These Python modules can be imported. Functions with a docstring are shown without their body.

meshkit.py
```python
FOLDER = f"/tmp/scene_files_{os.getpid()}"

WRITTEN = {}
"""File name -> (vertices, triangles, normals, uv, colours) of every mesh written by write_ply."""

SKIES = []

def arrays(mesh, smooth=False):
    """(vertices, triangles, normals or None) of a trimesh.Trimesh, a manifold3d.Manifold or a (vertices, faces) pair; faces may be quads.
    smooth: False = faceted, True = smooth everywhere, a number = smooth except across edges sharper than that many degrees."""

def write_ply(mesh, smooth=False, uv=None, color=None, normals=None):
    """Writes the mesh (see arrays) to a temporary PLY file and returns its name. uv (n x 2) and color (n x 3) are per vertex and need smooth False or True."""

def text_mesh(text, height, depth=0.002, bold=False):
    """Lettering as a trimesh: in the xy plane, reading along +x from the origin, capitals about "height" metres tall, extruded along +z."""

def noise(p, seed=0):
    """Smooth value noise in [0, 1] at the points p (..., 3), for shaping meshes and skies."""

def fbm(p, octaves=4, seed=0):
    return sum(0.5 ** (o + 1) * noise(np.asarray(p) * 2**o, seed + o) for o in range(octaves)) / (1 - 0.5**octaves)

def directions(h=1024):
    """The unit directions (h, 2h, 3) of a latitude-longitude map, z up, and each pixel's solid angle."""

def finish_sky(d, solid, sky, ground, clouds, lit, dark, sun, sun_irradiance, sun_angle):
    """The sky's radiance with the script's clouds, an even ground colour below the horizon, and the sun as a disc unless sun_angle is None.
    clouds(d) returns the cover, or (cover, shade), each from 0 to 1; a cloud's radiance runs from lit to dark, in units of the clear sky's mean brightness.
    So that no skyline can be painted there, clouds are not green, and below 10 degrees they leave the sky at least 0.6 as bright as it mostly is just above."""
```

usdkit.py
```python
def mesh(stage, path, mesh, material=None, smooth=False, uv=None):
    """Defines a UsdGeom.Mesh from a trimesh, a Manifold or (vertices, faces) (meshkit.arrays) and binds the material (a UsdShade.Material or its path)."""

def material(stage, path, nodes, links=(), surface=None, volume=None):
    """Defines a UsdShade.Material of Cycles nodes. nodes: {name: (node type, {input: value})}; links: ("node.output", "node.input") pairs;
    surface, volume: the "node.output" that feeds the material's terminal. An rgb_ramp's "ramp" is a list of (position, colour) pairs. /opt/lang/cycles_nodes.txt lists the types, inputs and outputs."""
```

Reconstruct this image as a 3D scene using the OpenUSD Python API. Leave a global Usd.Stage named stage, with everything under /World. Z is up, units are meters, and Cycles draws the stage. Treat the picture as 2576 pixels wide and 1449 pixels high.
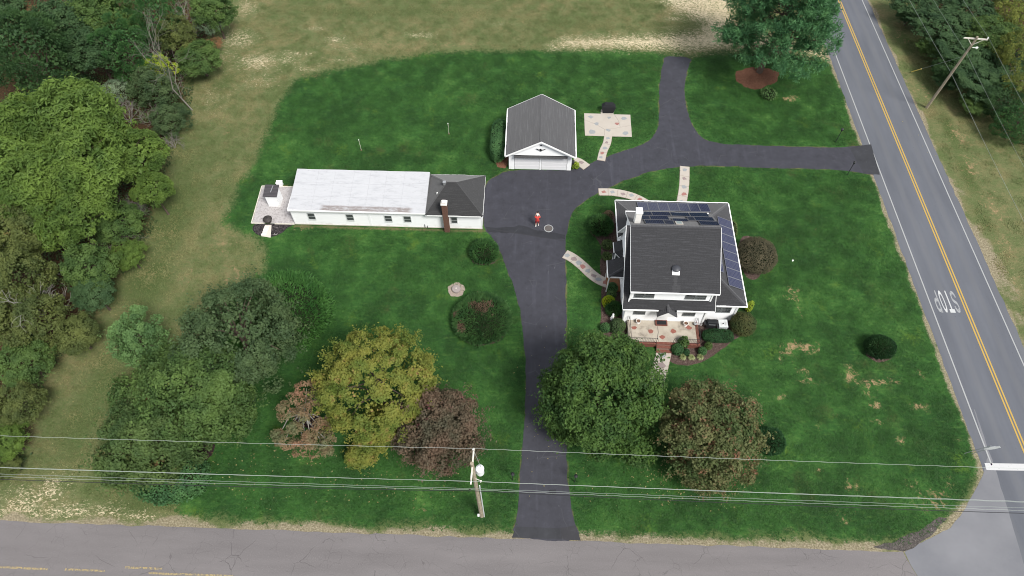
import math, random
import numpy as np, trimesh, shapely
from shapely.geometry import Polygon, box as sbox, LineString
from shapely import affinity
import usdkit, meshkit
from pxr import Usd, UsdGeom, UsdLux, UsdShade, Gf, Sdf, Vt

stage = Usd.Stage.CreateInMemory()
UsdGeom.SetStageUpAxis(stage, "Z"); UsdGeom.SetStageMetersPerUnit(stage, 1.0)
UsdGeom.Xform.Define(stage, "/World"); UsdGeom.Scope.Define(stage, "/World/Looks")

# ------------------------------------------------------------------ camera, sky, sun, exposure
CAM_H, CAM_F, TILT, YAW = 54.0, 1717.0, math.radians(33.2), math.radians(1.9)
EXPOSURE = 1.75
SUN_DIR = np.array([0.40, -0.45, 0.77]); SUN_DIR /= np.linalg.norm(SUN_DIR)
cR = np.array([math.cos(YAW), math.sin(YAW), 0.0])
cFy = np.array([-math.sin(YAW), math.cos(YAW), 0.0])
cF = cFy * math.sin(TILT) + np.array([0, 0, -math.cos(TILT)])
cU = cFy * math.cos(TILT) + np.array([0, 0, math.sin(TILT)])
cam = UsdGeom.Camera.Define(stage, "/World/camera")
cam.AddTransformOp().Set(Gf.Matrix4d(*cR, 0, *cU, 0, *(-cF), 0, 0, 0, CAM_H, 1))
cam.CreateHorizontalApertureAttr(36.0); cam.CreateVerticalApertureAttr(20.25)
cam.CreateFocalLengthAttr(36.0 * CAM_F / 2576.0); cam.CreateClippingRangeAttr(Gf.Vec2f(0.5, 5000))
cam.CreateExposureAttr(EXPOSURE)

elev, rot = math.asin(SUN_DIR[2]), math.atan2(SUN_DIR[0], SUN_DIR[1])
sky_mat = usdkit.material(stage, "/World/Looks/overcast_sky", {
    "tc": ("texture_coordinate", {}),
    "sky": ("sky_texture", {"sky_type": "single_scattering", "sun_disc": False, "sun_elevation": elev, "sun_rotation": rot}),
    "noise": ("noise_texture", {"scale": 2.2, "detail": 5.0, "roughness": 0.55}),
    "cl": ("rgb_ramp", {"ramp": [(0.3, (2.5, 2.56, 2.7)), (0.7, (3.6, 3.63, 3.7))]}),
    "m": ("mix_color", {"fac": 0.86, "use_clamp": False}),
    "bg": ("background_shader", {"strength": 0.08})},
    [("tc.generated", "noise.vector"), ("noise.fac", "cl.fac"), ("sky.color", "m.a"), ("cl.color", "m.b"), ("m.result", "bg.color")], surface="bg.background")
dome = UsdLux.DomeLight.Define(stage, "/World/sky")
UsdShade.MaterialBindingAPI.Apply(dome.GetPrim()).Bind(sky_mat)
sun = UsdLux.DistantLight.Define(stage, "/World/sun")
sun.CreateIntensityAttr(0.40); sun.CreateAngleAttr(18.0); sun.CreateNormalizeAttr(True); sun.CreateColorAttr(Gf.Vec3f(1.0, 0.97, 0.92))
zz = SUN_DIR; xx = np.cross([0, 0, 1.0], zz); xx /= np.linalg.norm(xx); yy = np.cross(zz, xx)
sun.AddTransformOp().Set(Gf.Matrix4d(*xx, 0, *yy, 0, *zz, 0, 0, 0, 100, 1))


def W(x, y, z=0.0):
    """The point at height z that the photograph (2576 wide) shows at pixel x, y."""
    d = cF + (x - 1288) / CAM_F * cR - (y - 724.5) / CAM_F * cU
    p = d * ((z - CAM_H) / d[2])
    return np.array([p[0], p[1], z])


def metres(px, p):
    return px * ((np.asarray(p, float) - [0, 0, CAM_H]) @ cF) / CAM_F


# ------------------------------------------------------------------ scene helpers
NAMES, OFF = {}, {}


def numbered(parent, name):
    k = (parent, name)
    n = NAMES.get(k, 0); NAMES[k] = n + 1
    return f"{parent}/{name}" + (f"_{n:03d}" if n else "")


def tag(prim, label=None, cat=None, group=None, kind=None):
    p = prim.GetPrim() if hasattr(prim, "GetPrim") else prim
    for k, v in (("label", label), ("category", cat), ("group", group), ("kind", kind)):
        if v:
            p.SetCustomDataByKey(k, v)
    return p


def thing(name, label, cat, loc=(0, 0, 0), group=None, kind=None, rz=0.0, sc=(1, 1, 1)):
    path = numbered("/World", name)
    x = UsdGeom.Xform.Define(stage, path)
    x.AddTranslateOp().Set(Gf.Vec3d(*map(float, loc))); x.AddRotateZOp().Set(float(rz)); x.AddScaleOp().Set(Gf.Vec3f(*map(float, sc)))
    OFF[path] = np.array(loc, float)
    tag(x, label, cat, group, kind)
    return path


def copy_of(src, name, label, cat, loc, rz, sc, group=None):
    path = numbered("/World", name)
    x = UsdGeom.Xform.Define(stage, path)
    x.GetPrim().GetReferences().AddInternalReference(src)
    x.GetPrim().SetInstanceable(True)
    x.ClearXformOpOrder()
    for op, v in ((x.AddTranslateOp(), Gf.Vec3d(*map(float, loc))), (x.AddRotateZOp(), float(rz)), (x.AddScaleOp(), Gf.Vec3f(*map(float, sc)))):
        op.Set(v)
    tag(x, label, cat, group)
    return path


class MB:
    def __init__(s):
        s.V, s.Fc, s.n = [], [], 0

    def add(s, v, f):
        v = np.asarray(v, float).reshape(-1, 3); f = np.asarray(f, int)
        if len(f) and f.shape[1] == 4:
            f = np.vstack([f[:, [0, 1, 2]], f[:, [0, 2, 3]]])
        s.V.append(v); s.Fc.append(f + s.n); s.n += len(v)
        return s

    def mesh(s, m):
        return s.add(m.vertices, m.faces)

    def box(s, x0, x1, y0, y1, z0, z1):
        return s.obox([x0, y0, z0], [x1 - x0, 0, 0], [0, y1 - y0, 0], [0, 0, z1 - z0])

    def obox(s, o, u, v, w):
        o, u, v, w = (np.asarray(q, float) for q in (o, u, v, w))
        c = [o, o + u, o + u + v, o + v]
        f = [[0, 3, 2, 1], [4, 5, 6, 7], [0, 1, 5, 4], [1, 2, 6, 5], [2, 3, 7, 6], [3, 0, 4, 7]]
        if np.dot(np.cross(u, v), w) < 0:
            f = [q[::-1] for q in f]
        return s.add(c + [q + w for q in c], f)

    def poly(s, pts):
        pts = np.asarray(pts, float)
        return s.add(pts, [[0, i, i + 1] for i in range(1, len(pts) - 1)])

    def slab(s, pts, t):
        """Convex planar outline (counter-clockwise from outside) thickened inwards by t."""
        p = np.asarray(pts, float); n = np.cross(p[1] - p[0], p[2] - p[0]); n /= np.linalg.norm(n)
        q = p - n * t; k = len(p)
        s.poly(p); s.poly(q[::-1])
        for i in range(k):
            j = (i + 1) % k
            s.add([p[i], q[i], q[j], p[j]], [[0, 1, 2, 3]])
        return s

    def prism(s, poly, z0, z1):
        for g in getattr(poly, "geoms", [poly]):
            if g.area > 1e-5:
                m = trimesh.creation.extrude_polygon(g, z1 - z0, engine="earcut"); m.apply_translation([0, 0, z0]); s.mesh(m)
        return s

    def sheet(s, poly, z):
        for g in getattr(poly, "geoms", [poly]):
            if g.area > 1e-5:
                v, f = trimesh.creation.triangulate_polygon(g, engine="earcut")
                s.add(np.c_[v, np.full(len(v), z)], f)
        return s

    def tube(s, pts, r, sides=6, caps=True):
        p = np.asarray(pts, float); r = np.broadcast_to(r, (len(p),))
        t = np.gradient(p, axis=0); t /= np.linalg.norm(t, axis=1, keepdims=True) + 1e-12
        ref = np.array([0.0, 0, 1]) if abs(t[0][2]) < 0.9 else np.array([1.0, 0, 0])
        a = np.cross(t, ref); a /= np.linalg.norm(a, axis=1, keepdims=True) + 1e-12; b = np.cross(t, a)
        an = np.arange(sides) * 2 * np.pi / sides
        v = p[:, None] + r[:, None, None] * (np.cos(an)[None, :, None] * a[:, None] + np.sin(an)[None, :, None] * b[:, None])
        f = []
        for i in range(len(p) - 1):
            for j in range(sides):
                k = (j + 1) % sides
                f.append([i * sides + j, i * sides + k, (i + 1) * sides + k, (i + 1) * sides + j])
        s.add(v.reshape(-1, 3), f)
        if caps:
            s.poly(v[-1]); s.poly(v[0][::-1])
        return s

    def lathe(s, prof, c, sides=16):
        """prof: (radius, height) pairs from the bottom up."""
        an = np.arange(sides) * 2 * np.pi / sides; v = []
        for r, z in prof:
            v += [[c[0] + r * math.cos(t), c[1] + r * math.sin(t), c[2] + z] for t in an]
        f = []
        for i in range(len(prof) - 1):
            for j in range(sides):
                k = (j + 1) % sides
                f.append([i * sides + j, i * sides + k, (i + 1) * sides + k, (i + 1) * sides + j])
        return s.add(v, f)

    def arrays(s):
        return np.vstack(s.V), np.vstack(s.Fc)

    def build(s, name, mat, parent="/World", smooth=False, prims=None, kind=None, label=None, off=None):
        v, f = s.arrays()
        path = numbered(parent, name)
        o = OFF.get(parent, np.zeros(3)) if off is None else off
        OFF[path] = o
        m = usdkit.mesh(stage, path, (v - o, f), mat, smooth)
        for k, a in (prims or {}).items():
            UsdGeom.PrimvarsAPI(m).CreatePrimvar(k, Sdf.ValueTypeNames.FloatArray, "vertex").Set(Vt.FloatArray.FromNumpy(np.asarray(a, np.float32)))
        if kind or label:
            tag(m, label=label, kind=kind)
        return path


def struct(name, mb, mat, label=None, smooth=False, prims=None):
    p = mb.build(name, mat, smooth=smooth, prims=prims)
    tag(stage.GetPrimAtPath(p), label=label, kind="structure")
    return p


# ------------------------------------------------------------------ materials
class G:
    """Small builder of node graphs."""
    def __init__(s, name):
        s.name, s.nodes, s.links, s.k = name, {}, [], 0

    def n(s, kind, out, **inp):
        s.k += 1; nm = f"n{s.k}"; const = {}
        for k, v in inp.items():
            if isinstance(v, str) and "." in v and v.split(".")[0] in s.nodes:
                s.links.append((v, f"{nm}.{k}"))
            else:
                const[k] = v
        s.nodes[nm] = (kind, const)
        return f"{nm}.{out}"

    def pos(s):
        return s.n("geometry", "position")

    def mapped(s, sc=(1, 1, 1), rz=0.0, v=None):
        return s.n("mapping", "vector", vector=v or s.pos(), rotation=(0, 0, rz), scale=sc)

    def noise(s, scale, detail=3.0, rough=0.55, v=None, dist=0.0):
        return s.n("noise_texture", "fac", vector=v or s.pos(), scale=scale, detail=detail, roughness=rough, distortion=dist)

    def ramp(s, fac, stops):
        return s.n("rgb_ramp", "color", fac=fac, ramp=stops)

    def mix(s, a, b, fac, mode="mix"):
        return s.n("mix_color", "result", a=a, b=b, fac=fac, blend_type=mode, use_clamp=True)

    def math(s, op, a, b=0.0, c=0.0):
        return s.n("math", "value", math_type=op, value1=a, value2=b, value3=c)

    def step(s, v, a, b):
        return s.n("map_range", "result", range_type="smoothstep", value=v, from_min=a, from_max=b, to_min=0.0, to_max=1.0, clamp=True)

    def attr(s, name):
        return s.n("attribute", "fac", attribute=name)

    def done(s, color, rough=0.7, spec=0.3, bump=None, bd=0.02, bs=0.6, **kw):
        inp = dict(base_color=color, roughness=rough, specular_ior_level=spec, **kw)
        if bump:
            inp["normal"] = s.n("bump", "normal", height=bump, strength=bs, distance=bd)
        b = s.n("principled_bsdf", "BSDF", **inp)
        return s.end(b)

    def dim(s, c, k):
        return s.mix(c, k, 1.0, "multiply")

    def end(s, surf):
        return usdkit.material(stage, f"/World/Looks/{s.name}", s.nodes, s.links, surface=surf)


def plain(name, col, rough=0.6, spec=0.3, var=0.12, scale=3.0, **kw):
    g = G(name)
    f = g.noise(scale, 4.0)
    c = g.mix(tuple(np.array(col) * (1 - var)), tuple(np.minimum(np.array(col) * (1 + var), 0.95)), f)
    return g.done(c, rough, spec, **kw)


M = {}
M["white_paint"] = plain("white_paint", (0.80, 0.80, 0.80), 0.45, 0.35, 0.04)
M["white_trim"] = plain("white_trim", (0.80, 0.80, 0.79), 0.4, 0.35, 0.04)
M["window_trim"] = plain("window_trim", (0.13, 0.14, 0.14), 0.45, 0.3, 0.05)
M["glass_grey"] = plain("window_glass_grey", (0.060, 0.066, 0.068), 0.1, 0.4, 0.3)
M["door_paint"] = plain("garage_door_paint", (0.66, 0.66, 0.67), 0.5, 0.3, 0.03)
M["glass"] = plain("window_glass", (0.024, 0.028, 0.030), 0.08, 0.35, 0.2)
M["dark_metal"] = plain("dark_metal", (0.02, 0.02, 0.022), 0.45, 0.4)
M["grey_metal"] = plain("grey_metal", (0.38, 0.39, 0.40), 0.4, 0.5, metallic=0.6)
M["sign_back"] = plain("sign_back", (0.50, 0.52, 0.52), 0.4, 0.5, 0.08)
M["concrete"] = plain("concrete", (0.50, 0.46, 0.41), 0.85, 0.2, 0.15, 2.0)
M["wood_pole"] = None
M["black_cloth"] = plain("black_cloth", (0.012, 0.013, 0.015), 0.75, 0.25, 0.3)
M["terracotta"] = plain("flagstone_red", (0.22, 0.085, 0.065), 0.8, 0.2, 0.25, 5.0)
M["slate"] = plain("flagstone_grey", (0.30, 0.31, 0.31), 0.8, 0.2, 0.2, 5.0)
M["mauve"] = plain("flagstone_mauve", (0.26, 0.17, 0.16), 0.8, 0.2, 0.2, 5.0)
M["pale_stone"] = plain("pale_stone", (0.62, 0.59, 0.55), 0.85, 0.2, 0.12, 3.0)
M["terracotta_f"] = plain("flagstone_red_faded", (0.26, 0.125, 0.11), 0.8, 0.2, 0.2, 5.0)
M["slate_f"] = plain("flagstone_grey_faded", (0.23, 0.24, 0.245), 0.8, 0.2, 0.15, 5.0)
M["mauve_f"] = plain("flagstone_mauve_faded", (0.22, 0.175, 0.17), 0.8, 0.2, 0.2, 5.0)
M["deck_wood"] = plain("deck_wood", (0.20, 0.095, 0.045), 0.7, 0.25, 0.25, 6.0)
M["skin"] = plain("skin", (0.52, 0.31, 0.23), 0.6, 0.3, 0.06)
M["red_cloth"] = plain("red_cloth", (0.46, 0.05, 0.04), 0.8, 0.2, 0.15)
M["dark_red_cloth"] = plain("dark_red_cloth", (0.22, 0.035, 0.045), 0.8, 0.2, 0.15)
M["white_cloth"] = plain("white_cloth", (0.78, 0.76, 0.72), 0.8, 0.2, 0.05)
M["wire_white"] = plain("wire_aluminium", (0.36, 0.39, 0.36), 0.5, 0.4, 0.05)
M["wire_grey"] = plain("wire_grey", (0.24, 0.27, 0.25), 0.5, 0.3, 0.05)
M["wire_black"] = plain("wire_black", (0.02, 0.02, 0.022), 0.5, 0.3, 0.05)
M["yellow_guard"] = plain("yellow_guard", (0.55, 0.42, 0.10), 0.6, 0.3, 0.05)
M["solar_frame"] = plain("solar_frame", (0.15, 0.155, 0.18), 0.35, 0.5, 0.05)
M["solar_frame_black"] = plain("solar_frame_black", (0.10, 0.10, 0.11), 0.35, 0.5, 0.05)
M["solar_back"] = plain("solar_backsheet", (0.085, 0.088, 0.12), 0.25, 0.5, 0.05)
M["rust_bowl"] = plain("rust_bowl", (0.035, 0.03, 0.028), 0.6, 0.35, 0.5, 9.0)
M["bowl_black"] = M["rust_bowl"]
M["soil"] = plain("soil", (0.13, 0.075, 0.05), 0.95, 0.1, 0.4, 9.0)


def mat_wood_pole():
    g = G("weathered_pole_wood")
    f = g.noise(3.0, 6.0, 0.6, v=g.mapped((8, 8, 0.6)))
    c = g.ramp(f, [(0.25, (0.13, 0.10, 0.07)), (0.5, (0.27, 0.23, 0.17)), (0.75, (0.40, 0.36, 0.29))])
    return g.done(c, 0.85, 0.15, bump=f, bd=0.01)


M["wood_pole"] = mat_wood_pole()


def mat_crossarm():
    g = G("bleached_crossarm")
    c = g.ramp(g.noise(5.0, 5.0), [(0.3, (0.42, 0.39, 0.33)), (0.7, (0.62, 0.59, 0.52))])
    return g.done(c, 0.85, 0.15)


M["crossarm"] = mat_crossarm()


def mat_solar(name, a, b, spec):
    g = G(name)
    r = g.n("geometry", "random_per_island")
    c = g.mix(a, b, r)
    f = g.noise(1.2, 2.0)
    c = g.mix(c, tuple(np.array(b) * 1.25), g.math("multiply", f, 0.5))
    return g.done(c, 0.16, spec)


M["cell_blue"] = mat_solar("solar_cells_blue", (0.016, 0.019, 0.048), (0.026, 0.031, 0.072), 0.4)
M["cell_dark"] = mat_solar("solar_cells_dark", (0.006, 0.011, 0.030), (0.010, 0.018, 0.05), 0.12)


def mat_shingle(name, dark, mid, light, dim=0.72, rough=0.8, spec=0.3, run=(0.9, 11.0, 11.0)):
    g = G(name)
    r = g.n("geometry", "random_per_island")
    c = g.ramp(r, [(0.0, tuple(np.array(dark) * .7)), (0.45, mid), (0.72, tuple(np.array(mid) * 1.15)), (0.9, tuple(np.array(light) * 1.5)), (1.0, tuple(np.array(light) * 1.8))])
    row = g.noise(1.0, 3.0, 0.6, v=g.mapped(run))
    c = g.mix(c, tuple(np.array(light) * 1.5), g.math("multiply", g.step(row, 0.5, 0.68), 0.16))
    c = g.mix(c, tuple(np.array(dark) * 0.5), g.math("multiply", g.step(row, 0.5, 0.34), 0.22))
    big = g.noise(0.5, 5.0, 0.6)
    c = g.mix(c, tuple(np.array(dark) * 0.75), g.math("multiply", g.step(big, 0.5, 0.75), 0.6))
    gr = g.noise(30.0, 3.0, 0.7)
    c = g.mix(c, tuple(np.array(light) * 1.5), g.math("multiply", g.step(gr, 0.5, 0.8), 0.35))
    c = g.dim(c, (dim,) * 3)
    return g.done(c, rough, spec, bump=gr, bd=0.004, sheen_weight=0.25, sheen_roughness=0.6, diffuse_roughness=0.8)


M["shingle_house"] = mat_shingle("charcoal_shingles", (0.031, 0.031, 0.036), (0.055, 0.055, 0.063), (0.115, 0.115, 0.128))
M["shingle_pale"] = mat_shingle("washed_shingles", (0.060, 0.060, 0.066), (0.075, 0.075, 0.082), (0.10, 0.10, 0.105))
M["shingle_cap"] = mat_shingle("ridge_cap_shingles", (0.072, 0.072, 0.080), (0.09, 0.09, 0.098), (0.11, 0.11, 0.12))
M["shingle_garage"] = mat_shingle("garage_shingles", (0.070, 0.069, 0.074), (0.105, 0.104, 0.109), (0.17, 0.17, 0.176), 0.80, run=(11.0, 0.5, 11.0))
M["shingle_annex"] = mat_shingle("annex_shingles", (0.040, 0.040, 0.042), (0.068, 0.068, 0.070), (0.125, 0.125, 0.127), 0.6)


def mat_siding():
    g = G("white_siding")
    f = g.noise(0.8, 4.0)
    c = g.mix((0.76, 0.77, 0.78), (0.83, 0.835, 0.84), f)
    z = g.n("separate_xyz", "z", vector=g.pos())
    d = g.math("multiply", g.math("subtract", 1.0, g.step(z, 0.05, 0.7)), g.step(g.noise(1.6, 5.0), 0.45, 0.7))
    c = g.mix(c, (0.46, 0.44, 0.38), g.math("multiply", d, 0.45))
    return g.done(c, 0.5, 0.3)


M["siding"] = mat_siding()


def mat_white_roof():
    g = G("white_coated_roof")
    p = g.pos()
    st = g.noise(1.0, 6.0, 0.65, v=g.mapped((0.9, 3.2, 1)))
    c = g.ramp(st, [(0.3, (0.33, 0.335, 0.35)), (0.46, (0.395, 0.40, 0.415)), (0.8, (0.43, 0.435, 0.45))])
    sp = g.step(g.noise(4.5, 5.0, 0.7, v=g.mapped((0.5, 2.5, 1))), 0.58, 0.72)
    c = g.mix(c, (0.20, 0.195, 0.195), g.math("multiply", sp, 0.75))
    y = g.n("separate_xyz", "y", vector=p); x = g.n("separate_xyz", "x", vector=p)
    wob = g.noise(0.9, 4.0)
    band = g.math("subtract", 1.0, g.step(g.math("add", y, g.math("multiply", wob, -0.25)), 42.42, 42.62))
    ends = g.math("multiply", g.step(x, -20.3, -19.8), g.math("subtract", 1.0, g.step(x, -11.6, -10.9)))
    stain = g.math("multiply", g.math("multiply", band, ends), g.step(g.noise(2.2, 5.0, 0.7, v=g.mapped((0.6, 2, 1))), 0.25, 0.6))
    c = g.mix(c, (0.17, 0.14, 0.13), g.math("multiply", stain, 0.85))
    return g.done(c, 0.6, 0.25)


M["white_roof"] = mat_white_roof()


def mat_brick(name, a, b, mortar):
    g = G(name)
    r = g.n("geometry", "random_per_island")
    c = g.mix(a, b, r)
    c = g.mix(c, mortar, g.math("multiply", g.step(g.noise(14.0, 4.0, 0.7), 0.5, 0.75), 0.4))
    return g.done(c, 0.85, 0.2)


M["brick"] = mat_brick("chimney_brick", (0.12, 0.062, 0.045), (0.20, 0.105, 0.08), (0.28, 0.24, 0.21))
M["brick_red"] = mat_brick("step_brick", (0.15, 0.055, 0.040), (0.23, 0.090, 0.068), (0.38, 0.27, 0.22))
M["mortar"] = plain("mortar", (0.30, 0.24, 0.20), 0.9, 0.1, 0.2, 8.0)


def mat_porch():
    g = G("stained_porch_concrete")
    c = g.ramp(g.noise(1.1, 6.0, 0.6), [(0.3, (0.30, 0.25, 0.20)), (0.5, (0.44, 0.39, 0.32)), (0.75, (0.52, 0.47, 0.39))])
    sp = g.noise(0.7, 5.0, 0.65)
    c = g.mix(c, (0.14, 0.12, 0.10), g.math("multiply", g.step(sp, 0.55, 0.75), 0.75))
    c = g.dim(c, (0.80, 0.80, 0.80))
    return g.done(c, 0.85, 0.2, bump=g.noise(20.0), bd=0.004)


M["porch"] = mat_porch()


def mat_path():
    g = G("pale_pinkish_concrete")
    r = g.n("geometry", "random_per_island")
    c = g.mix((0.42, 0.375, 0.325), (0.51, 0.465, 0.41), g.noise(1.3, 5.0, 0.6))
    c = g.mix(c, (0.45, 0.40, 0.36), g.math("multiply", r, 0.5))
    c = g.mix(c, (0.30, 0.26, 0.22), g.math("multiply", g.step(g.noise(3.5, 6.0, 0.7), 0.6, 0.75), 0.35))
    c = g.dim(c, (0.79, 0.79, 0.79))
    return g.done(c, 0.85, 0.2, bump=g.noise(25.0), bd=0.003)


M["path"] = mat_path()


def mat_pebble():
    g = G("exposed_pebble_concrete")
    v = g.n("voronoi_texture", "distance", vector=g.pos(), scale=9.0)
    c = g.ramp(g.noise(6.0, 6.0, 0.75), [(0.34, (0.19, 0.17, 0.165)), (0.47, (0.44, 0.42, 0.41)), (0.7, (0.58, 0.56, 0.55))])
    c = g.mix(c, (0.32, 0.30, 0.29), g.math("multiply", v, 0.4))
    c = g.dim(c, (0.80, 0.79, 0.80))
    return g.done(c, 0.85, 0.2, bump=g.noise(12.0), bd=0.01)


M["pebble"] = mat_pebble()


def mat_mulch(name, a, b, c3):
    g = G(name)
    f = g.noise(7.0, 6.0, 0.75, dist=1.5)
    c = g.ramp(f, [(0.32, a), (0.5, b), (0.66, c3)])
    c = g.dim(c, (0.72, 0.70, 0.70))
    return g.done(c, 0.95, 0.1, bump=f, bd=0.08, bs=1.0)


M["mulch"] = mat_mulch("brown_mulch", (0.040, 0.028, 0.024), (0.10, 0.068, 0.058), (0.22, 0.165, 0.145))
M["mulch_black"] = mat_mulch("black_mulch", (0.012, 0.012, 0.014), (0.035, 0.032, 0.034), (0.20, 0.18, 0.18))
M["gutter_dirt"] = mat_mulch("damp_gutter_dirt", (0.05, 0.045, 0.042), (0.10, 0.092, 0.085), (0.22, 0.20, 0.18))
M["needle_bed"] = mat_mulch("pine_needle_bed", (0.11, 0.050, 0.030), (0.20, 0.095, 0.060), (0.30, 0.17, 0.115))
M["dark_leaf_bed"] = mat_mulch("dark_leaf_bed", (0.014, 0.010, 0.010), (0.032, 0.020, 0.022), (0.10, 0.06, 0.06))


def mat_driveway(name, base, lift):
    g = G(name)
    f = g.noise(0.22, 5.0, 0.55)
    c = g.mix(tuple(np.array(base) * 0.80), tuple(np.array(base) * 1.25), f)
    st = g.noise(1.0, 5.0, 0.6, v=g.mapped((1.6, 0.09, 1)))
    c = g.mix(c, tuple(np.array(base) * 1.9), g.math("multiply", g.step(st, 0.52, 0.78), lift))
    fl = g.noise(2.0, 6.0, 0.7, v=g.mapped((1.5, 0.4, 1), 0.3))
    c = g.mix(c, (0.24, 0.24, 0.25), g.math("multiply", g.step(fl, 0.62, 0.76), 0.5))
    gr = g.noise(22.0, 3.0, 0.8)
    c = g.mix(c, tuple(np.array(base) * 2.2), g.math("multiply", g.step(gr, 0.5, 0.85), 0.35))
    md = g.noise(1.1, 6.0, 0.7)
    c = g.mix(c, tuple(np.array(base) * 1.7), g.math("multiply", g.step(md, 0.50, 0.72), 0.45))
    c = g.mix(c, tuple(np.array(base) * 0.55), g.math("multiply", g.step(md, 0.50, 0.30), 0.5))
    wv = g.n("mix_vector", "result", a=g.pos(), b=g.n("noise_texture", "color", vector=g.pos(), scale=0.9, detail=4.0), fac=0.3)
    ek = g.n("voronoi_texture", "distance", vector=wv, scale=0.5, feature="distance_to_edge")
    ck = g.math("multiply", g.math("subtract", 1.0, g.step(ek, 0.004, 0.014)), g.step(g.noise(0.3, 3.0), 0.50, 0.60))
    c = g.mix(c, (0.17, 0.17, 0.175), g.math("multiply", ck, 0.22))
    c = g.dim(c, (0.56, 0.565, 0.575))
    return g.done(c, 0.72, 0.35, bump=gr, bd=0.008)


M["driveway"] = mat_driveway("sealed_blacktop", (0.054, 0.054, 0.068), 0.50)
M["apron"] = mat_driveway("dark_apron_blacktop", (0.044, 0.045, 0.052), 0.2)
M["apron_b"] = mat_driveway("mid_apron_blacktop", (0.046, 0.045, 0.051), 0.2)
M["damp"] = mat_driveway("darker_blacktop", (0.032, 0.033, 0.040), 0.2)  # darker blacktop, shared by the wet band and two plain dark patches
M["joint_fill"] = plain("joint_fill", (0.035, 0.035, 0.04), 0.8, 0.2)


def mat_main_road():
    g = G("bluegrey_asphalt")
    p = g.pos()
    x = g.n("separate_xyz", "x", vector=p); y = g.n("separate_xyz", "y", vector=p)
    lane = g.math("subtract", x, g.math("multiply", g.math("subtract", y, 25.0), -0.0205))   # metres from the axis at 41.2
    base = g.ramp(g.noise(0.35, 5.0, 0.6, v=g.mapped((1.6, 0.25, 1))), [(0.25, (0.118, 0.124, 0.14)), (0.55, (0.15, 0.157, 0.174)), (0.8, (0.182, 0.188, 0.202))])
    wave = g.math("cosine", g.math("multiply", g.math("subtract", lane, 41.2), 3.7))
    base = g.mix(base, (0.19, 0.188, 0.185), g.math("multiply", g.step(wave, 0.0, 1.0), 0.25))
    gr = g.noise(16.0, 3.0, 0.8)
    base = g.mix(base, (0.26, 0.26, 0.26), g.math("multiply", g.step(gr, 0.5, 0.85), 0.28))
    dk = g.math("multiply", g.step(g.noise(5.5, 2.0, 0.8), 0.66, 0.74), g.step(g.noise(0.35, 3.0, v=g.mapped((2.0, 0.3, 1))), 0.47, 0.6))
    base = g.mix(base, (0.055, 0.055, 0.06), g.math("multiply", dk, 0.7))
    base = g.dim(base, (0.63, 0.64, 0.67))
    return g.done(base, 0.8, 0.3, bump=gr, bd=0.006)


M["main_road"] = mat_main_road()


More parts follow.
